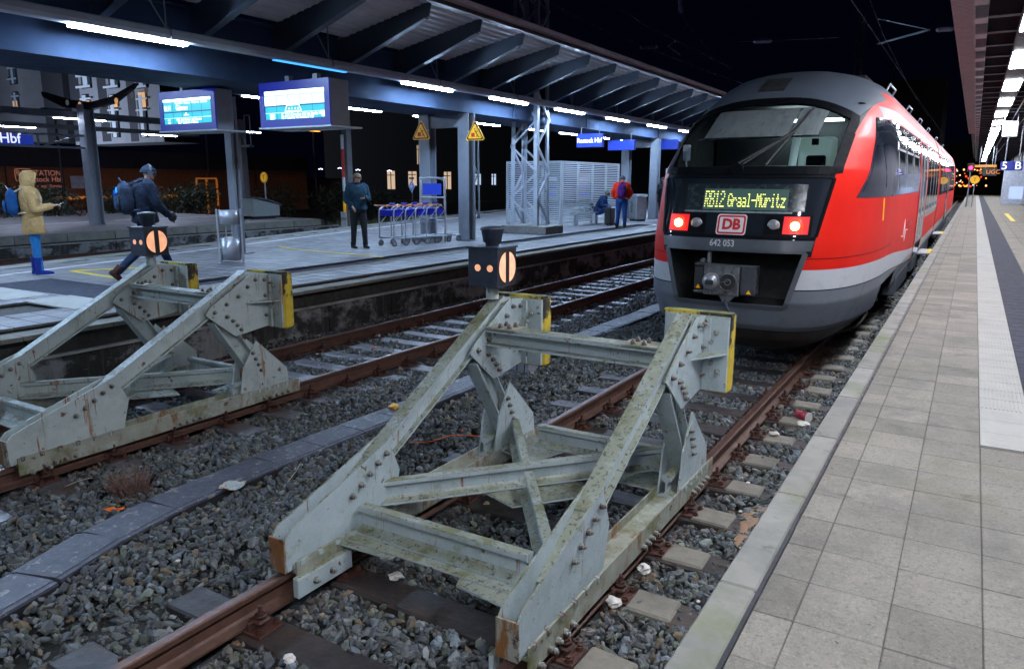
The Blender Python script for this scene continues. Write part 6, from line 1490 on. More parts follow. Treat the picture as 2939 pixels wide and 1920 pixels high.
# slatted windscreen
m_slat = mat('pale_slat', (.42, .46, .52), .4, var=.06)
sm_cache = {}
def louvre(label, A, B_, n, glass_at=(), hgt=2.3):
    A = Vector(A); B_ = Vector(B_); d = B_ - A; L = d.length; t = thing('wind_screen', label, 'wind screen', A, math.atan2(d.y, d.x)); w_ = L / n
    for k in range(n + 1):
        b = MB(); b.box(k * w_ - .035, k * w_ + .035, -.035, .035, 0, hgt, bev=.004); b.build('post', m_galv, t)
    b = MB(); b.box(0, L, -.025, .025, hgt - .05, hgt - .001); b.build('top_rail', m_galv, t); b = MB(); b.box(0, L, -.02, .02, .10, .14); b.build('bottom_rail', m_galv, t)
    key = round(w_, 3)
    if key not in sm_cache: q = MB(); q.box(.04, w_ - .04, -.025, .02, 0, .034); sm_cache[key] = q.mesh('slat', m_slat)
    for k in range(n):
        if k in glass_at:
            q = MB(); q.box(k * w_ + .04, k * w_ + w_ - .04, .028, .036, .2, hgt - .06); q.build('glass_pane', glass('pale_pane', (.75, .8, .78), .05, alpha=1), t)
            q = MB(); q.box(k * w_ + .12, k * w_ + w_ - .12, .04, .05, .9, 1.9); q.build('timetable_poster', mat('poster_paper', (.5, .52, .5), .6, var=.25, vscale=12), t)
            for z, h_, mm_ in ((1.32, .08, m_dbblue_e), (1.05, .12, m_dbblue_e), (1.62, .12, m_wh)): q = MB(); q.box(k * w_ + .14, k * w_ + w_ - .2, .02, .027, z, z + h_); q.build('poster_block', mm_, t)
        z = .16
        while z < hgt - .09: link('slat', sm_cache[key], t, (k * w_, 0, z)); z += .068
    return t
a = px(1172, 519, Z=ZP); c = px(1303, 527, Z=ZP)
a = Vector((-14.9, 24.2, ZP)); c = Vector((-12.55, 24.0, ZP))
louvre('slatted steel wind screen directly behind the lattice mast', (a.x, a.y, ZP), (c.x, c.y, ZP), 3, (2,))
louvre('slatted steel wind screen running behind the bench', (-12.55, 24.1, ZP), (-12.65, 29.3, ZP), 4, (1,))
# bench
t = thing('wire_bench', 'grey wire mesh bench with armrests in front of the slatted screen', 'bench', (-12.25, 25.2, ZP))
m_wire = mat('greenish_grey_wire', (.26, .30, .30), .4, metal=.3)
for k in range(4):
    x0 = 0; y0 = -.9 + k * .62; s_ = MB()
    for i in range(9): s_.tube([(-.28, y0 + .03 + i * .062, .86), (-.22, y0 + .03 + i * .062, .48), (-.1, y0 + .03 + i * .062, .45), (.22, y0 + .03 + i * .062, .45)], .006, 4)
    for p in ((-.28, .86), (-.22, .48), (.22, .45)): s_.tube([(p[0], y0, p[1]), (p[0], y0 + .56, p[1])], .013, 6)
    s_.build('wire_seat', m_wire, t)
for y0 in (-.93, -.31, .31, .93, 1.55): b = MB(); b.tube([(-.24, y0, .6), (-.05, y0, .68), (.2, y0, .62), (.22, y0, .46)], .012, 6, sub=3); b.build('armrest', m_galv, t)
for y0 in (-.6, 1.2): b = MB(); b.box(-.05, .05, y0 - .04, y0 + .04, .02, .44); b.box(-.25, .25, y0 - .05, y0 + .05, 0, .02); b.build('leg', m_galv, t)
b = MB(); b.bar((0, -.9, .425), (0, 1.5, .425), .06, .04); b.build('bench_beam', m_galv, t)
# waste bin reading Abfall
pb = Vector((-11.75, 29.3, ZP))
t = thing('waste_bin', 'square metal waste bin marked Abfall behind the standing man', 'bin', pb, R(-32))
b = MB(); b.box(-.26, .26, -.26, .26, .06, 1.0, bev=.03); b.build('bin_body', mat('brushed_bin', (.36, .37, .39), .4, metal=.5), t); b = MB(); b.prism([(-.28, .99), (.28, .99), (.24, 1.08), (-.24, 1.08)], -.28, .28, 'y'); b.build('bin_lid', m_galv, t); b = MB(); b.box(-.22, .22, -.22, .22, 0, .06); b.build('plinth', m_black, t)
text('lettering', 'Abfall', .2, m_black, t, (-.05, -.264, .55), (0, 0, 1), (-1, 0, 0), .001)
# info board behind the hooded figure
t = thing('info_board', 'pale lit timetable board between the far columns and the train', 'board', (-11.1, 32.0, ZP)); b = MB(); b.box(-.5, .5, 0, .08, .9, 2.15, bev=.01); b.build('frame', m_galv, t); b = MB(); b.box(-.45, .45, -.012, -.001, .95, 2.1); b.build('lit_sheet', emit('lit_timetable', (.8, .85, .9), .9), t)
for s in (-.45, .45): b = MB(); b.box(s - .03, s + .03, .02, .07, 0, .9); b.build('leg', m_galv, t)

# ---------------------------------------------------------------- small things on the track bed
m_paper = mat('dirty_white_paper', (.55, .53, .5), .8, var=.2, vscale=30)
def crumple(label, p, r, m_, cat='litter', flat=.5, name='crumpled_paper'):
    bm = bmesh.new(); bmesh.ops.create_icosphere(bm, subdivisions=2, radius=r)
    for v in bm.verts: v.co = v.co * random.uniform(.6, 1.25); v.co.z *= flat
    me = bpy.data.meshes.new(name); bm.to_mesh(me); bm.free(); me.materials.append(m_); return link(name, me, None, p, label=label, category=cat)
def scrap(label, p, w_, h_, m_, rz, name='wrapper', cat='litter'):
    b = MB(); n = 5
    z = [[.012 * math.sin(i * 1.9 + j * 1.3) + random.uniform(-.004, .004) for i in range(n)] for j in range(n)]
    P_ = [((i / (n - 1) - .5) * w_, (j / (n - 1) - .5) * h_, z[j][i]) for j in range(n) for i in range(n)]; P2 = [(x, y, zz - .002) for x, y, zz in P_]
    fs = [(j * n + i, j * n + i + 1, (j + 1) * n + i + 1, (j + 1) * n + i) for j in range(n - 1) for i in range(n - 1)]
    b.add(P_, fs); b.add(P2, fs); o = b.build(name, m_, None, p, label=label, category=cat); o.rotation_euler = (random.uniform(-.1, .1), random.uniform(-.1, .1), rz); return o
zl_ = ZB + .05
m_card = mat('printed_card', (.6, .52, .42), .6, var=.3, vscale=18, stains=[((.25, .45, .55), 22, .5, .56), ((.6, .25, .08), 25, .6, .64)])
scrap('crumpled printed card lying on the cable trough lids', px(540, 1127, Z=ZB + .10) , .17, .13, m_card, .6, 'printed_card')
scrap('orange sweet wrapper beside the dry weed', px(262, 1183, Z=zl_ + .01), .15, .05, mat('orange_foil', (.8, .17, .01), .35), .9)
crumple('yellow plastic bag caught beside the cable trough', px(915, 945, Z=zl_ + .04), .06, mat('yellow_bag', (.75, .42, .02), .4), name='plastic_bag')
crumple('crumpled white tissue right of the near rail clamp', px(920, 1338, Z=zl_), .045, m_paper)
crumple('pale tissue on the ballast below the platform edge', px(1800, 1008, Z=zl_ + .02), .045, m_paper)
crumple('white tissue between rail and platform near the sand', px(1497, 1320, Z=zl_ + .02), .045, m_paper, flat=.7)
crumple('white scrap of paper beside the rail fastener at lower right', px(1425, 1398, Z=zl_ + .02), .05, m_paper, flat=.6)
crumple('pink sweet wrapper inside the near buffer stop', px(1528, 1118, Z=zl_ + .02), .035, mat('pink_foil', (.7, .03, .12), .4))
crumple('small clear plastic scrap at the bottom edge of the ballast', px(672, 1530, Z=zl_ + .01), .03, m_paper, flat=.6)
crumple('tiny orange scrap between the left rails', px(1073, 1001, Z=zl_), .02, mat('orange_foil', (.8, .17, .01), .35))
crumple('orange scrap between the rails of the left track', px(870, 838 - 30, Z=zl_ + .02), .035, mat('orange_foil', (.8, .17, .01), .35))
crumple('white scrap between the rails of the left track', px(1008 - 130, 735 + 45, Z=zl_ + .02), .04, m_paper)
b = MB(); b.lathe([(.055, 0), (.056, .006), (.045, .009), (.042, .018), (.02, .020), (.018, .028), (.004, .029)], n=24); o = b.build('cup_lid', mat('white_plastic', (.65, .65, .68), .35), None, px(898, 1286, Z=zl_), label='white plastic cup lid lying beside the left rail', category='lid'); o.rotation_euler = (.25, -.1, 0)
t = thing('paper_cup', 'crushed paper cup with red and black print near the platform wall', 'cup', px(1866, 966, Z=zl_ + .03)); t.rotation_euler = (PI / 2, 0, R(60))
b = MB(); b.lathe([(.038, -.07), (.052, .07)], n=20); b.build('cup_wall', mat('red_black_print', (.45, .02, .03), .5, var=.1, stains=[((.02, .02, .05), 30, .5, .54), ((.6, .55, .55), 22, .62, .66)]), t); b = MB(); b.cyl((0, 0, .068), .053, .006, 20); b.build('cup_rim', m_paper, t)
crumple('white tissue under the crushed paper cup', px(1868, 985, Z=zl_), .06, m_paper, flat=.35)
bm = bmesh.new(); bmesh.ops.create_icosphere(bm, subdivisions=4, radius=1)
for v in bm.verts: v.co = Vector((v.co.x * .17 * (1 + .2 * math.sin(v.co.y * 5)), v.co.y * .42, v.co.z * .012 + .008 * math.sin(v.co.x * 9) * math.sin(v.co.y * 7)))
me = bpy.data.meshes.new('sand_patch'); bm.to_mesh(me); bm.free(); me.materials.append(m_sand); me.polygons.foreach_set('use_smooth', [True] * len(me.polygons)); o = link('sand_patch', me, None, (-1.0, 5.02, ZB + .030), kind='stuff', label='spilled orange sand on the ballast along the platform', category='sand')
# orange cable
A = [px(930, 1030, Z=zl_), px(1000, 1026, Z=zl_ + .02), px(1050, 1012, Z=zl_ + .03), px(1112, 1014, Z=zl_), px(1200, 1035, Z=zl_)]
b = MB(); b.tube(A, .006, 6, sub=6); b.build('orange_cable', mat('orange_cable', (.7, .13, .02), .5), None, label='thin orange cable lying across the ballast behind the buffer beam', category='cable')
b = MB(); b.tube([px(210 + 0, 1135, Z=zl_), px(240, 1110, Z=zl_ + .05)], .004, 5)
# ring of white rope
t_ = px(1293, 1040, Z=.0); b = MB(); b.tube([(t_.x + .075 * math.cos(a), t_.y + .075 * math.sin(a), .0 + .02 * math.cos(a)) for a in [2 * PI * q / 20 for q in range(21)]], .022, 8, cap=False, noise_=.1); b.build('white_ring', mat('worn_white_ring', (.5, .5, .42), .7, var=.3, vscale=30), None, label='worn white ring lying on the rail behind the crossed floor beams', category='ring')
# yellow capped cable box
c0 = px(1210, 846, Z=ZB + .12)
t = thing('cable_box', 'grey cable box with yellow lid strapped beside the trough', 'box', (c0.x, c0.y, ZB)); b = MB(); b.prism([(-.17, 0), (.17, 0), (.2, .27), (-.2, .27)], -.12, .12, 'y'); b.build('box_body', mat('pale_grey_box', (.25, .27, .33), .5), t); b = MB(); b.box(-.21, .21, -.13, .13, .272, .30, bev=.008); b.build('yellow_lid', m_yel, t)
for x in (-.1, .02, .13): b = MB(); b.tube([(x, -.13, .02), (x + .02, -.14, .2), (x + .05, -.05, .31), (x + .06, .13, .2)], .008, 5, sub=3); b.build('cable_tie', m_black, t)
# dry weed
b = MB()
wp_ = px(310, 1160, Z=ZB)
for k in range(230):
    a = random.uniform(0, 2 * PI); r = random.uniform(.0, .09); h = random.uniform(.08, .26); o_ = Vector((r * math.cos(a), r * math.sin(a), 0)); d = Vector((math.cos(a) * random.uniform(.1, .9), math.sin(a) * random.uniform(.1, .9), 1)).normalized()
    b.tube([o_, o_ + d * h * .5 + Vector((0, 0, .01)), o_ + d * h + Vector((random.uniform(-.03, .03), random.uniform(-.03, .03), 0))], [.0045, .0035, .002], 3, cap=False)
b.build('dry_weed', mat('dead_brown_stems', (.20, .12, .10), .8, var=.4, vscale=30), None, (wp_.x, wp_.y, ZB), label='clump of dead brown weed growing beside the cable trough', category='weed')
for k, (x0, y0, x1, y1) in enumerate([(700, 1123 - 50, 660, 1100 + 30), (150, 1130, 215, 1110)]):
    b = MB(); A0 = px(x0, y0, Z=zl_ + .03); A1 = px(x1, y1, Z=zl_ + .01); b.tube([A0, (A0 + A1) / 2 + Vector((.03, 0, .02)), A1], .003, 5, sub=3); b.build('dry_stalk', mat('pale_straw', (.4, .36, .28), .8), None, label=('pale dry stalk lying right of the printed card', 'pale dry stalk lying beside the left buffer stop')[k], category='stalk')
# small scatter of tiny litter
b = MB()
for k in range(45):
    x = random.choice([random.uniform(-1.3, -.85), random.uniform(-7.6, -6.2), random.uniform(-5.8, -3.6)]); y = random.uniform(2.5, 13); s = random.uniform(.008, .02); b.ball((x, y, zl_ + .01), s, 6, 4, (1, 1.3, .4))
b.build('tiny_litter', m_paper, None, kind='stuff', label='tiny scattered scraps of paper on the ballast', category='litter')
# ---------------------------------------------------------------- background: rear platform canopy
m_bgsteel = mat('rear_canopy_steel', (0.10, 0.115, 0.13), 0.5, var=0.15)
m_void = mat('dark_roof', (.01, .012, .018), .7)
rcx = thing('platform_canopy', 'dark butterfly canopy with light strips over the rear left platform', 'canopy', (-27.3, 15.7, ZP)); o5 = Matrix.Translation((27.3, -15.7, -ZP))
def b5(b, name, m, **k): b.xf(0, o5); return b.build(name, m, rcx, **k)
b = MB(); b.ibeam((-27.25, 15.7, ZP), (-27.25, 15.7, 4.75), .40, .38, .03, up=(0, 1, 0)); b5(b, 'column', m_lat)
b = MB(); b.ibeam((-27.25, 1.7, ZP), (-27.25, 1.7, 4.75), .42, .40, .03, up=(0, 1, 0)); b5(b, 'column', m_steel)
q = [px(x, y, Y=15.7) for x, y in ((100, 214), (160, 232), (215, 238), (262, 226), (318, 194), (310, 206), (268, 240), (215, 256), (150, 250), (104, 226))]
b = MB(); b.prism([(p.x, p.z) for p in q], 15.62, 15.78, 'y'); b5(b, 'holed_rafter', m_void)
for x, y in ((156, 239), (185, 244), (270, 235), (306, 222), (340, 210)):
    p = px(x, y, Y=15.6); b = MB(); b.cyl((p.x, 15.598, p.z), .10, .01, 14, 'y'); b5(b, 'hole_glow_disc', emit('pale_hole_glow', (.4, .4, .5), .12) if x not in (185, 270) else emit('warm_hole_glow', (1, .5, .2), .5))  # glowing discs stand in for light seen through the rafter
for (x0, y0, x1, y1, X_, th) in ((0, 262, 470, 305, -28.0, .24), (0, 300, 560, 340, -34.4, .2)):
    a = px(x0, (y0 + 4), X=X_); c = px(x1, y1 - 4, X=X_); zz_ = px(125, 273, X=-28.0).z if X_ == -28.0 else px(330, 312, X=-34.4).z; b = MB(); b.box(X_ - .15, X_ + .15, min(a.y, c.y), min(max(a.y, c.y), 25.5), zz_ + .014, zz_ + th); b5(b, 'beam', m_bgsteel)
lf = lamp_mesh(1.85, .10, m_tubeF, 'tube_lamp')
for y_ in (3.0, 8.6): o = link('tube_lamp', lf, None, (-28.0, y_, px(125, 273, X=-28.0).z)); o['label'] = 'added unseen tube lamp on the rear canopy beyond the left edge'; o['category'] = 'lamp'; o['group'] = 'tube lamps on the rear canopy'  # two lamps added out of view to brighten the rear platform
for x0, y0, X_, lb in ((125, 273, -28.0, 'cool white tube lamp on the rear canopy above the sign truss column'), (330, 312, -34.4, 'cool white tube lamp on the rear canopy left of the Güstrow display'), (-30, 291, -34.4, 'cool white tube lamp at the left edge above the Hbf sign'), (525, 303, -28.0, 'cool white tube lamp on the rear canopy below the gap between the displays')):
    p = px(x0, y0, X=X_); o = link('tube_lamp', lf, None, p); o['label'] = ' '.join(lb.split()[:16]); o['category'] = 'lamp'; o['group'] = 'tube lamps on the rear canopy'
# truss with sign
tz1 = px(100, 312, X=-27.2).z; tz0 = px(100, 341, X=-27.2).z
tt = thing('sign_truss', 'light steel truss carrying the station sign beside the rear platform column', 'truss', (-27.2, 12, tz0)); o6 = Matrix.Translation((27.2, -12, -tz0))
for z in (tz0, tz1): b = MB(); b.bar((-27.2, 5, z), (-27.2, 15.5, z), .06, .07); b.xf(0, o6); b.build('chord', m_steel, tt)
for k, (ya, yb, up_) in enumerate(((12.6, 12.6, 1), (12.9, 13.9, -1), (13.95, 13.95, 1), (14.05, 15.3, 1))):
    b = MB(); b.bar((-27.2, ya, tz0 if (k != 1) else tz1), (-27.2, yb, tz1 if k != 1 else tz0), .05, .05, up=(1, 0, 0)); b.xf(0, o6); b.build('strut', m_steel, tt)
a = px(78, 330, X=-27.1); t = thing('station_sign', 'blue Rostock Hbf sign cut by the left edge of the picture', 'sign', (-27.1, a.y - 1.9, tz0 + .04)); b = MB(); b.box(-.05, .0, -1.9, 1.9, 0, tz1 - tz0 - .1); b.build('sign_panel', m_dbblue_e, t)
text('lettering', 'Rostock Hbf', .46, m_letter, t, (.004, 1.5, (tz1 - tz0) * .42), (0, 1, 0), (0, 0, 1), .003, .95, 'RIGHT', .003)

# hatch box, signs and poles on the rear platform
c = px(610, 500, Z=ZP)
t = thing('storage_box', 'pale green sloping-lid storage box on the rear platform', 'storage box', (-26.2, 22.0, ZP), R(0)); t.scale = (.82, .82, .9)
m_pg = mat('pale_green_grey', (.33, .38, .37), .6, var=.1, vscale=4)
b = MB(); b.prism([(-1.05, .12), (.85, .12), (.85, .95), (-1.05, .62)], -.75, .75, 'y'); 
b.v = [(v[1] * 1.0, -v[0] * .9, v[2]) for v in b.v]
bo = b.build('box_body', m_pg, t)
b = MB(); P_ = [(-1.15, .62), (-.6, .80), (0, .93), (.5, 1.0), (.95, 1.02), (.95, .97), (.5, .95), (0, .88), (-.6, .75), (-1.15, .58)]
b.prism(P_, -.85, .85, 'y'); b.v = [(v[1], -v[0] * .9, v[2]) for v in b.v]; b.build('lid', mat('grey_roof_felt', (.14, .16, .17), .8), t)
for s in (-1, 1): b = MB(); b.box(s * .5, s * .7, -.7, .7, 0, .12); b.build('skid', m_void, t)
p = px(615, 413, Y=23.6); t = thing('round_stop_sign', 'yellow round T sign on a pole behind the storage box', 'sign', (p.x, 23.6, ZP)); b = MB(); b.tube([(0, 0, 0), (0, 0, p.z - ZP - .1)], .035, 8); b.build('pole', m_galv, t)
b = MB(); b.cyl((0, -.06, p.z - ZP), .235, .03, 26, 'y'); b.build('disc', m_yel, t); b = MB(); b.tube([(.20 * math.cos(a), -.065, p.z - ZP + .20 * math.sin(a)) for a in [2 * PI * q / 24 for q in range(25)]], .008, 5, cap=False); b.build('black_rim', m_black, t)
text('lettering', 'T', .27, m_black, t, (0, -.066, p.z - ZP), (1, 0, 0), (0, 0, 1), .003)
m_poler = mat('pole_red', (.5, .02, .02), .5); m_polew = mat('pole_white', (.55, .57, .6), .5)
def rwpole(label, x, y, Y_, segs, r=.055, plate=None):
    q0 = px(x, y, Y=Y_); t = thing('marker_pole', label, 'pole', (q0.x, Y_, q0.z)); z = 0
    for h, m_ in segs: b = MB(); b.tube([(0, 0, z), (0, 0, z + h)], r, 10); b.build('pole_band', m_, t); z += h
    if plate: b = MB(); b.box(-.14, .14, -.08, -.06, z, z + .62); b.build('number_plate', m_polew, t); text('lettering', plate, .2, m_black, t, (0, -.083, z + .35), (1, 0, 0), (0, 0, 1), .002)
rwpole('red white and yellow banded marker pole with a number plate beside the display column', 552, 489, 26, [(.35, m_yel), (.3, m_black), (.35, m_polew), (1.15, m_poler), (.6, m_polew)], .05, '52')
rwpole('red white and yellow banded marker pole behind the young man with the phone', 803, 520, 22.8, [(.9, m_yel), (.4, m_lant), (.55, m_polew), (1.1, m_poler), (.55, m_polew)], .065)
def gmast(label, x0, y0, Y_, h, wd=.32, arms=False):
    q0 = px(x0, y0, Y=Y_); t = thing('catenary_mast', label, 'mast', (q0.x, Y_, -.2)); b = MB(); b.rings([[(s1 * wd / 2 * k, s2 * wd / 2 * k, z) for s1, s2 in ((-1, -1), (1, -1), (1, 1), (-1, 1))] for k, z in ((1, 0), (.75, h))], smooth=False); b.build('mast_body', mat('mast_concrete', (.13, .135, .14), .7, var=.2), t)
    if arms:
        b = MB(); b.box(-.9, .8, -.15, .15, 4.0, 4.12); b.box(-.55, -.1, -.2, .1, 4.14, 4.9); b.build('bracket_platform', m_bgsteel, t)
        b = MB(); b.tube([(.35, 0, 4.1), (.35, 0, 5.6)], .03, 6); b.tube([(.75, 0, 4.1), (.75, 0, 5.6)], .03, 6); b.tube([(.35, 0, 5.6), (.75, 0, 5.6)], .03, 6); b.tube([(-.1, 0, 5.2), (.35, 0, 4.1)], .03, 6); b.build('ladder_cage', m_steel, t)
    return t
gmast('dark signal mast with ladder platform behind the display column', 572, 500, 27, 5.4, .42, True)
gmast('pale concrete mast standing right behind the young man with the phone', 814, 545, 23.0, 9, .30)
t = thing('number_plate', 'small white plate reading 594 on the mast behind the young man', 'plate', px(800, 510, Y=22.7)); b = MB(); b.box(-.16, .16, -.02, 0, -.3, .3); b.build('plate', m_polew, t); text('lettering', '594', .2, m_black, t, (0, -.023, .0), (1, 0, 0), (0, 0, 1), .002)
t = thing('diamond_sign', 'small blue and white diamond sign left of the trolley rack', 'sign', px(957, 434, Y=20)); 
for k, (r_, m_) in enumerate(((.17, m_lant), (.155, m_polew), (.135, m_dbblue), (.09, m_polew), (.07, m_dbblue), (.035, m_polew))):
    b = MB(); b.prism([(-r_ * .8, 0), (0, -r_ * 1.3), (r_ * .8, 0), (0, r_ * 1.3)], -.01 - .004 * k, -.004 * k, 'y'); b.build('diamond_layer', m_, t)
b = MB(); b.box(-.02, .02, .01, .03, -1.8, -.1); b.box(-.1, .1, -.01, .01, .24, .30); b.build('post', m_black, t)

# ---------------------------------------------------------------- buildings behind
m_fac = mat('grey_blue_facade', (.15, .165, .21), .8, var=.1, vscale=.6, world=True); m_facd = mat('dark_pilaster', (.012, .015, .025), .8)
m_lit = emit('lit_room', (1, .52, .24), .42, (.3, .2, .1)); m_dwin = emit('dim_blue_window', (.02, .06, .14), .25, (.01, .02, .04)); m_mull = mat('white_mullion', (.35, .4, .48), .6)
YB_ = 70.0
t = thing('facade_building', 'tall grey blue building with tall windows behind the rear platform', 'building', px(200, 420, Y=YB_)); L0 = t.location.copy()
def on(x, y, dy_=0): p = px(x, y, Y=YB_ + dy_); return p - L0
def fbox(name, x0, y0, x1, y1, m_, d0, d1, par=t):
    a = on(x0, y0); c = on(x1, y1); b = MB(); b.box(min(a.x, c.x), max(a.x, c.x), d0, d1, min(a.z, c.z), max(a.z, c.z)); return b.build(name, m_, par)
wl = fbox('wall', -200, 60, 66, 330, m_fac, 0, 6); fbox('wall', 146, 60, 382, 330, m_fac, 0, 6); fbox('dark_wing', 66, 60, 146, 330, m_facd, 1, 6)
def win(cx_, y0, y1, w_, lit=None, cross=True):
    f = fbox('window', cx_ - w_, y0, cx_ + w_, y1, m_facd, -.25, -.01)
    fbox('pane', cx_ - w_ * .82, y0 + 1, cx_ + w_ * .82, y1 - 2, m_dwin, -.28, -.26, f)
    if lit: fbox('lit_pane', cx_ - w_ * .75, lit[0], cx_ + w_ * .75, lit[1], m_lit, -.31, -.285, f)
    fbox('mullion', cx_ - .8, y0, cx_ + .8, y1, m_mull, -.36, -.315, f)
    if cross:
        for yy_ in np.arange(y0 + 8, y1, 26): fbox('mullion', cx_ - w_, yy_, cx_ + w_, yy_ + 1.6, m_mull, -.42, -.365, f)
    return f
win(32, 150, 196, 11, None); win(40, 216, 262, 9, (236, 262))
for i, cx_ in enumerate((198, 262, 328)):
    fbox('pilaster', cx_ - 30, 60, cx_ - 22, 330, m_facd, -.05, 0)
    win(cx_ + 0, 90, 205, 17); win(cx_ + 6, 222, 320, 13, ((236, 254), (226, 250), (216, 250))[i])
def flood(label, x, y, z, tx, ty, tz, watts):  # added lamp out of view, put in to brighten the facade
    t = thing('added_fill_lamp', label, 'lamp', (x, y, z)); b = MB(); b.box(-.3, .3, -.1, .1, -.2, .2, bev=.02); b.build('housing', m_black, t); b = MB(); b.tube([(0, 0, -.2), (0, 0, -z - .3)], .06, 8); b.build('pole', m_black, t)
    ld = bpy.data.lights.new('added_fill_light', 'AREA'); ld.energy = watts; ld.size = .5; ld.color = (.75, .85, 1); lo_ = bpy.data.objects.new('added_fill_light', ld); C.objects.link(lo_); lo_.parent = t; lo_.location = (0, .25, 0)
    d = Vector((tx - x, ty - y, tz - z)); lo_.rotation_euler = d.to_track_quat('-Z', 'Y').to_euler()
p1_ = px(60, 470, Y=52); p2_ = px(250, 230, Y=70); flood('added unseen fill lamp on a pole brightening the grey facade', p1_.x - 14, 48, 3.0, p2_.x, 70, p2_.z, 9000)
# brick building with the bicycle station sign
m_brick = bpy.data.materials.new('dark_red_brick'); m_brick.use_nodes = True; nt = m_brick.node_tree; p_ = nt.nodes['Principled BSDF']
br = _n(nt, 'ShaderNodeTexBrick'); br.inputs['Scale'].default_value = 5; br.inputs['Color1'].default_value = (.20, .06, .025, 1); br.inputs['Color2'].default_value = (.28, .10, .04, 1); br.inputs['Mortar'].default_value = (.12, .06, .03, 1)
g_ = _n(nt, 'ShaderNodeNewGeometry'); s_ = _n(nt, 'ShaderNodeSeparateXYZ'); cb = _n(nt, 'ShaderNodeCombineXYZ'); nt.links.new(g_.outputs['Position'], s_.inputs[0]); nt.links.new(s_.outputs[1], cb.inputs[0]); nt.links.new(s_.outputs[2], cb.inputs[1]); nt.links.new(cb.outputs[0], br.inputs['Vector']); nt.links.new(br.outputs[0], p_.inputs['Base Color']); p_.inputs['Roughness'].default_value = .9
XBK = -44.0
t = thing('brick_building', 'low brick building lit orange with a dark bicycle station sign', 'building', (XBK, 20, ZP - .6))
z1 = px(0, 386, X=XBK).z; b = MB(); b.box(-5, 0, -30, 22, 0, z1 - t.location.z); b.build('wall', m_brick, t); b = MB(); b.box(-5, .3, -30, 22, z1 - t.location.z + .002, z1 - t.location.z + 1.0); b.build('roof_edge', m_facd, t)
for k in range(12): b = MB(); b.box(.002, .12, -28 + 4.1 * k, -27.4 + 4.1 * k, 0, z1 - t.location.z - .002); b.build('brick_pier', m_brick, t)
a = px(40, 392, X=XBK + .2); c = px(152, 444, X=XBK + .2)
ts = thing('shop_sign', 'dark sign reading RADSTATION Rostock Hbf on the brick wall', 'sign', (XBK + .14, (a.y + c.y) / 2, c.z)); w2 = (c.y - a.y) / 2; hh = a.z - c.z
b = MB(); b.box(0, .08, -w2, w2, 0, hh); b.build('sign_panel', mat('dark_maroon_panel', (.05, .02, .02), .7), ts)
m_dim = emit('dim_pink_lettering', (.8, .3, .2), .30)
text('lettering', 'RADSTATION', .42, m_dim, ts, (.085, w2 * .88, hh * .80), (0, 1, 0), (0, 0, 1), .002, .9, 'RIGHT'); text('lettering', 'Rostock Hbf', .40, m_dim, ts, (.085, w2 * .88, hh * .52), (0, 1, 0), (0, 0, 1), .002, .95, 'RIGHT'); text('lettering', 'Vermietung · Service', .26, m_dim, ts, (.085, w2 * .88, hh * .22), (0, 1, 0), (0, 0, 1), .002, .9, 'RIGHT')
b = MB(); b.tube([(.09, -w2 * .78 + p[0], hh * .72 + p[1]) for p in rrect(.42, .32, .12) + [rrect(.42, .32, .12)[0]]], .02, 5, cap=False); b.build('emblem_outline', m_dim, ts)
a = px(185, 424, X=XBK + .14); b = MB(); b.box(0, .03, -.5, .5, -.35, .35); b.build('notice_board', mat('pale_notice', (.4, .42, .5), .6), None, (XBK + .125, a.y, a.z), label='small pale notice on the brick wall right of the bicycle station sign', category='notice')
# sodium lamps that light the brick wall
def sodium(label, x, y, z, pw, L_=1.2):
    t = thing('street_lamp', label, 'lamp', (x, y, -.3)); b = MB(); b.tube([(0, 0, 0), (0, 0, z + .3)], .06, 8); b.build('pole', m_black, t); b = MB(); b.box(-.2, .2, -L_ / 2, L_ / 2, z + .3, z + .42, bev=.02); b.build('lamp_head', m_black, t)
    b = MB(); b.box(-.15, .15, -L_ / 2 + .05, L_ / 2 - .05, z + .27, z + .298); b.build('lamp_glass', emit('sodium_glow', (1, .33, .04), pw), t)
for k, (y_, pw_) in enumerate(((13, 4), (22, 6.5), (31, 6.5), (40, 8))): sodium(['sodium lamp left of the bicycle station sign', 'sodium lamp behind the woman', 'sodium lamp behind the hedge', 'sodium lamp above the orange gate'][k], -41.0, y_, 5.6, pw_)
a = px(110, 458, X=-42.5); b = MB(); b.box(-.05, .05, -3.2, 6, -.08, .08); b.build('ledge_painted_glow', emit('ledge_orange_glow', (1, .30, .02), .3), None, (-42.5, a.y + 2, a.z - .08), label='ledge with painted orange glow at the foot of the brick wall', category='ledge')  # ledge is no lamp; orange light on it painted in as a glow
# gate
a = px(455, 417, Y=30); c = px(508, 500, Y=30); t = thing('lattice_gate', 'lattice gate with painted orange glow between the hedge and the display column', 'gate', (a.x, 30, c.z)); W_ = c.x - a.x; H_ = a.z - c.z; m_gate = mat('gate_paint', (.45, .25, .1), .6)
g1 = emit('gate_sodium_glow', (1, .28, .02), .16, (.4, .25, .1))  # sodium light on posts and top bar painted in as a glow
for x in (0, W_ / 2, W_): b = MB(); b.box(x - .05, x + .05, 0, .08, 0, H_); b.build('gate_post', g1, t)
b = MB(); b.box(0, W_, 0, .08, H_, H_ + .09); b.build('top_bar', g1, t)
for k in range(12): b = MB(); b.box(W_ * k / 12 + .05, W_ * k / 12 + .07, .03, .05, 0, H_ - .2); b.build('gate_bar', m_gate, t)

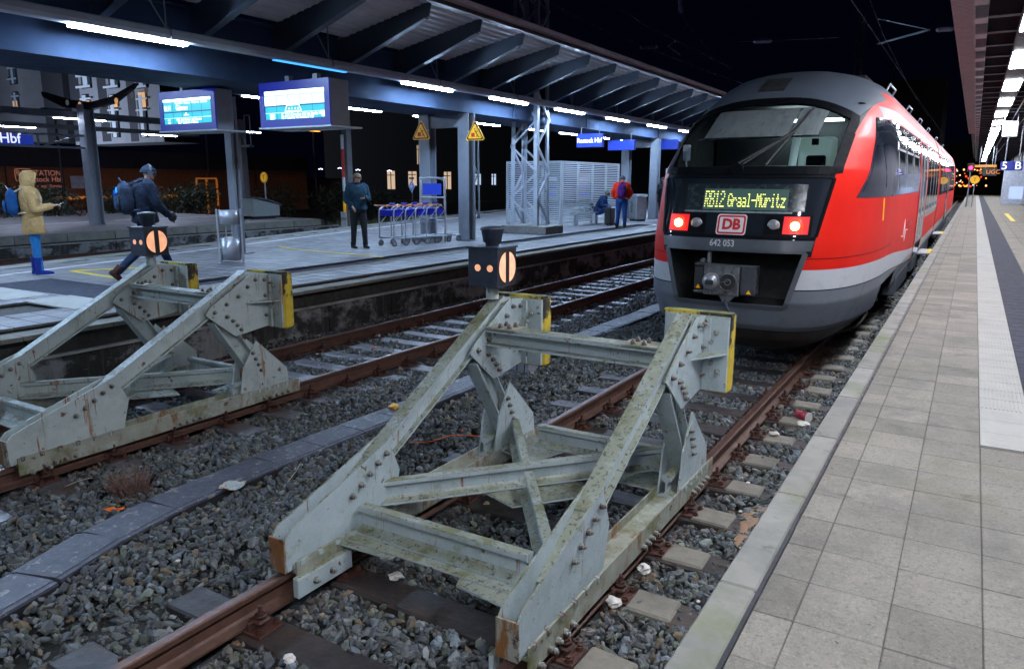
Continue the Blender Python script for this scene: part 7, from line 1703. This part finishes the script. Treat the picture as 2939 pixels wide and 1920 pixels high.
# foliage
m_leafd = mat('dark_hedge_leaf', (.022, .03, .012), .7, var=.5, vscale=4, world=True); m_bark = mat('bark', (.05, .035, .025), .9)
def leaves(b, c, rad, n, s):
    for _ in range(n):
        d = Vector((random.gauss(0, 1), random.gauss(0, 1), random.gauss(0, 1))).normalized() * (random.random() ** .33); p = Vector(c) + Vector((d.x * rad[0], d.y * rad[1], d.z * rad[2]))
        u = Vector((random.gauss(0, 1), random.gauss(0, 1), random.gauss(0, 1))).normalized() * s * random.uniform(.6, 1.4); v = u.cross(Vector((random.gauss(0, 1), random.gauss(0, 1), random.gauss(0, 1)))).normalized() * s * .5
        b.add([p - u, p + v, p + u, p - v], [(0, 1, 2, 3)])
def bush(label, x, y, r, h, n=900, s=.09, cat='bush', name='bush', z0=-.3):
    t = thing(name, label, cat, (x, y, z0)); b = MB()
    for _ in range(7): leaves(b, (random.uniform(-r * .5, r * .5), random.uniform(-r * .5, r * .5), h * random.uniform(.3, .8)), (r * .5, r * .5, h * .28), n // 7, s)
    b.build('crown', m_leafd, t); b = MB()
    for k in range(5): b.tube([(0, 0, 0), (random.uniform(-r, r) * .3, random.uniform(-r, r) * .3, h * .6)], [.04, .015], 5)
    b.build('stem', m_bark, t)
for k, (y_, lb) in enumerate(((7, 'dark hedge bush at the far left edge'), (10.5, 'dark hedge bush behind the woman'), (14, 'dark hedge bush left of the rear column'), (17.5, 'dark hedge bush right of the rear column'), (21, 'dark hedge bush behind the striding man'), (24.0, 'orange flecked bush left of the gate'))):
    bush(lb, -36.5 + (k == 5) * 1.0, y_ + 1.5, 2.3, 2.25, 1500, .11)
for k, (x_, y_, h_, lb) in enumerate(((-33, 29, 2.6, 'leafy bush before the lattice gate'), (-30.5, 31, 2.4, 'leafy bush left of the display column foot'), (-28.5, 33, 2.2, 'leafy bush behind the storage box'), (-23, 44, 2.5, 'dark bush far behind the trolleys'))): bush(lb, x_, y_, 1.7, h_, 900, .10)
g = MB()
for _ in range(2600):
    x = random.uniform(-27, -21.3); y = random.uniform(23.4, 40); h = random.uniform(.12, .38); a = random.uniform(0, 6.28); dx_, dy_ = math.cos(a) * .03, math.sin(a) * .03; lx, ly = random.uniform(-.12, .12), random.uniform(-.12, .12)
    g.add([(x - dx_, y - dy_, -.25), (x + dx_, y + dy_, -.25), (x + lx, y + ly, -.25 + h + .25)], [(0, 1, 2)])
g.build('grass', mat('dry_grass', (.12, .13, .05), .8, var=.4, vscale=2, world=True), None, kind='stuff', label='rough grass growing beyond the end of the rear platform', category='grass')
# big pipe-like tank
a = px(760, 475, Y=46); t = thing('storage_tank', 'dim brown curved roof of a low shed behind the rear platform', 'tank', (a.x, 46, -.3)); b = MB(); b.cyl((-4.6, 0, 1.1), 1.5, 6.2, 24, 'x'); b.build('shell', mat('dull_brown_metal', (.10, .06, .04), .7, var=.3), t)
b = MB(); b.box(-1.6, -1.45, -1.55, 1.55, 0, 2.65); b.build('band', m_black, t)
# far lit building and lamps
t = thing('rear_building', 'dark building with a row of lit windows far behind the trolleys', 'building', (-45, 75, -.3)); b = MB(); b.box(-30, 42, 0, 10, 0, 11); b.build('wall', mat('night_wall', (.015, .015, .02), .9), t)
m_lw = emit('warm_window', (1, .72, .5), .55)
def wnd(x0, y0, x1, y1, m_=m_lw):
    a = px(x0, y0, Y=74.9); c = px(x1, y1, Y=74.9); L_ = t.location; b = MB(); b.box(a.x - L_.x, c.x - L_.x, -.12, -.05, c.z - L_.z, a.z - L_.z); w_ = b.build('window', m_, t)
    xm = (a.x + c.x) / 2 - L_.x; b = MB(); b.box(xm - .06, xm + .06, -.16, -.125, c.z - L_.z, a.z - L_.z); zz = a.z - L_.z - (a.z - c.z) * .25; b.box(a.x - L_.x, c.x - L_.x, -.18, -.165, zz, zz + .1); b.build('window_bar', m_black, w_)
for q in ((900, 398, 918, 440), (949, 399, 968, 432), (995, 400, 1004, 430), (1032, 400, 1048, 440), (969, 338, 976, 382), (985, 340, 990, 378)): wnd(*q)
for q in ((1105, 405, 1117, 430), (1143, 405, 1152, 430)): wnd(*q, m_=emit('cold_window', (.6, .75, 1), .8))
for q in ((737, 388, 757, 396), (826, 390, 847, 400), (896, 392, 920, 408), (969, 390, 990, 400)):
    p = px((q[0]), (q[1] + q[3]) / 2, Y=60); 
for k, (x_, y_) in enumerate(((745, 393), (832, 395), (905, 397), (790, 391))):
    p = px(x_, y_, Y=55); tt = thing('yard_lamp', ('cluster lamp left of the round T sign', 'cluster lamp right of the round T sign', 'cluster lamp beside the banded pole', 'small lamp above the round T sign')[k], 'lamp', p)
    for j in range(3): b = MB(); b.box(-.28 + j * .2, -.16 + j * .2, 0, .05, -.06 + .05 * (j % 2), .0 + .05 * (j % 2)); b.build('lamp_glass', emit('cold_white_lamp', (.7, .75, 1), 5), tt)
    b = MB(); b.box(-.35, .4, .06, .2, .08, .12); b.build('lamp_arm', m_black, tt)
# lattice masts far behind
def farmast(label, x, y, Y_, h, wd, par=None):
    q0 = px(x, y, Y=Y_); t = thing('catenary_mast', label, 'mast', (q0.x, Y_, -.2))
    for s in (-1, 1):
        for s2 in (-1, 1): b = MB(); b.rings([[(s * wd / 2 * k + dx, s2 * wd / 2 * k + dy_, z) for dx, dy_ in ((-.03, -.03), (.03, -.03), (.03, .03), (-.03, .03))] for k, z in ((1, 0), (.7, h))], smooth=False); b.build('leg', m_bgsteel, t)
    n = int(h / wd / 1.6)
    for k in range(n):
        z0 = h * k / n; z1_ = h * (k + 1) / n; s = 1 if k % 2 else -1
        for s2 in (-1, 1): b = MB(); b.bar((s * wd * .42, s2 * wd * .4, z0), (-s * wd * .42, s2 * wd * .4, z1_), .04, .04); b.build('brace', m_bgsteel, t)
    return t
farmast('dark lattice mast right of the near pair of columns', 1096, 500, 27, 7, .5)
farmast('dim lattice mast rising behind the train roof', 1990, 200, 60, 13.6, .5); farmast('small dim lattice mast far behind the train', 2072, 200, 85, 13.2, .5)
# overhead lines and insulators
m_wirem = mat('copper_wire', (.10, .09, .10), .5); m_ins = mat('pale_insulator', (.35, .34, .5), .4)
def wire(label, pts, r=.012, Z=None):
    b = MB(); b.tube([px(x, y, Z=z) if isinstance(z, float) else z for x, y, z in pts], r, 5); return b.build('overhead_wire', m_wirem, None, label=label, category='wire')
wire('overhead wire running from top centre down behind the train roof', [(1270, 5, 6.5), (1420, 80, 6.5), (1640, 165, 6.5), (1740, 200, 6.5)])
wire('second overhead wire above the left track', [(1400, -5, 7.6), (1500, 60, 7.6), (1700, 160, 7.6)])
wire('steep overhead wire left of the right canopy', [(1975, -5, 6.3), (2060, 120, 6.3), (2130, 225, 6.3), (2190, 310, 6.3)]); wire('second steep overhead wire left of the right canopy', [(2020, -5, 7.6), (2052, 80, 7.6), (2120, 215, 7.6), (2185, 310, 7.6)])
wire('cross wire carrying the insulators above the train', [(1450, 112, 6.9), (1560, 100, 6.9), (1780, 97, 6.9), (1950, 88, 6.9)])
wire('short steep hanging wire above the train', [(1580, 25, 7.9), (1600, 60, 7.6), (1662, 135, 6.5)])
def insul(label, x0, y0, x1, y1, Z):
    a = px(x0, y0, Z=Z); c = px(x1, y1, Z=Z); t = thing('insulator', label, 'insulator', a); d = c - a; b = MB(); n = 7
    b.tube([Vector((0, 0, 0)), d], .025, 6)
    for k in range(n):
        p0 = d * ((k + .5) / n); b.tube([p0 - d.normalized() * .02, p0 + d.normalized() * .02], .07, 10)
    b.build('ribbed_rod', m_ins, t); b = MB(); b.ball((0, 0, 0), .06, 8, 6); b.ball(d, .06, 8, 6); b.build('end_cap', m_polew, t)
insul('pale insulator left above the train on the cross wire', 1490, 112, 1525, 110, 6.9); insul('pale insulator right above the train on the cross wire', 1755, 97, 1790, 96, 6.9); insul('hanging ribbed insulator at the top edge above the train', 1580, 0, 1582, 28, 7.9)
insul('insulator on the registration arm beside the right canopy', 2180, 70, 2212, 68, 6.6)
b = MB(); a = px(2040, 103, Z=6.6); c = px(2160, 70, Z=6.6); e = px(2042, 45, Z=7.4); b.tube([a, c], .03, 6); b.tube([c, e], .015, 6); b.build('registration_arm', m_galv, None, label='pale registration arm holding the wire above the train', category='arm')
b = MB(); a = px(1552, 108, Z=6.7); c = px(1580, 128, Z=6.5); e = px(1570, 96, Z=7.0); b.tube([a, c], .025, 6); b.tube([a, e], .02, 6); b.build('registration_arm', m_galv, None, label='small registration arm on the cross wire left above the train', category='arm')
# far lights at the end of the tracks
cols = [emit('far_amber', (1, .30, .03), 2.5), emit('far_warm', (1, .5, .2), 2.5), emit('far_white', (.9, .9, 1), 2.0), emit('far_red', (1, .05, .02), 2)]
random.seed(11)
lt_ = thing('town_lights', 'cluster of distant amber and white town lights beyond the end of the tracks', 'lights', px(2250, 410, Y=150)); n_ = 0; grp = []
for k in range(46):
    x = random.uniform(2218, 2292); y = random.uniform(392, 436) - (x - 2218) * .05; p = px(x, y, Y=150) - lt_.location
    b = MB(); r_ = random.uniform(.05, .17); b.ball(p, r_, 8, 6); b.build('far_light', random.choice(cols + cols[:2]), lt_)
b = MB(); b.box(-16, 8, 160, 165, -.6, 9); b.build('tree_line', mat('night_wall', (.015, .015, .02), .9), None, kind='stuff', label='dark mass of trees and buildings beyond the tracks', category='trees')
b = MB(); b.box(-12, 3, 120, 150, -.55, -.2); b.build('far_embankment', m_soil, None, kind='structure')
random.seed(7)
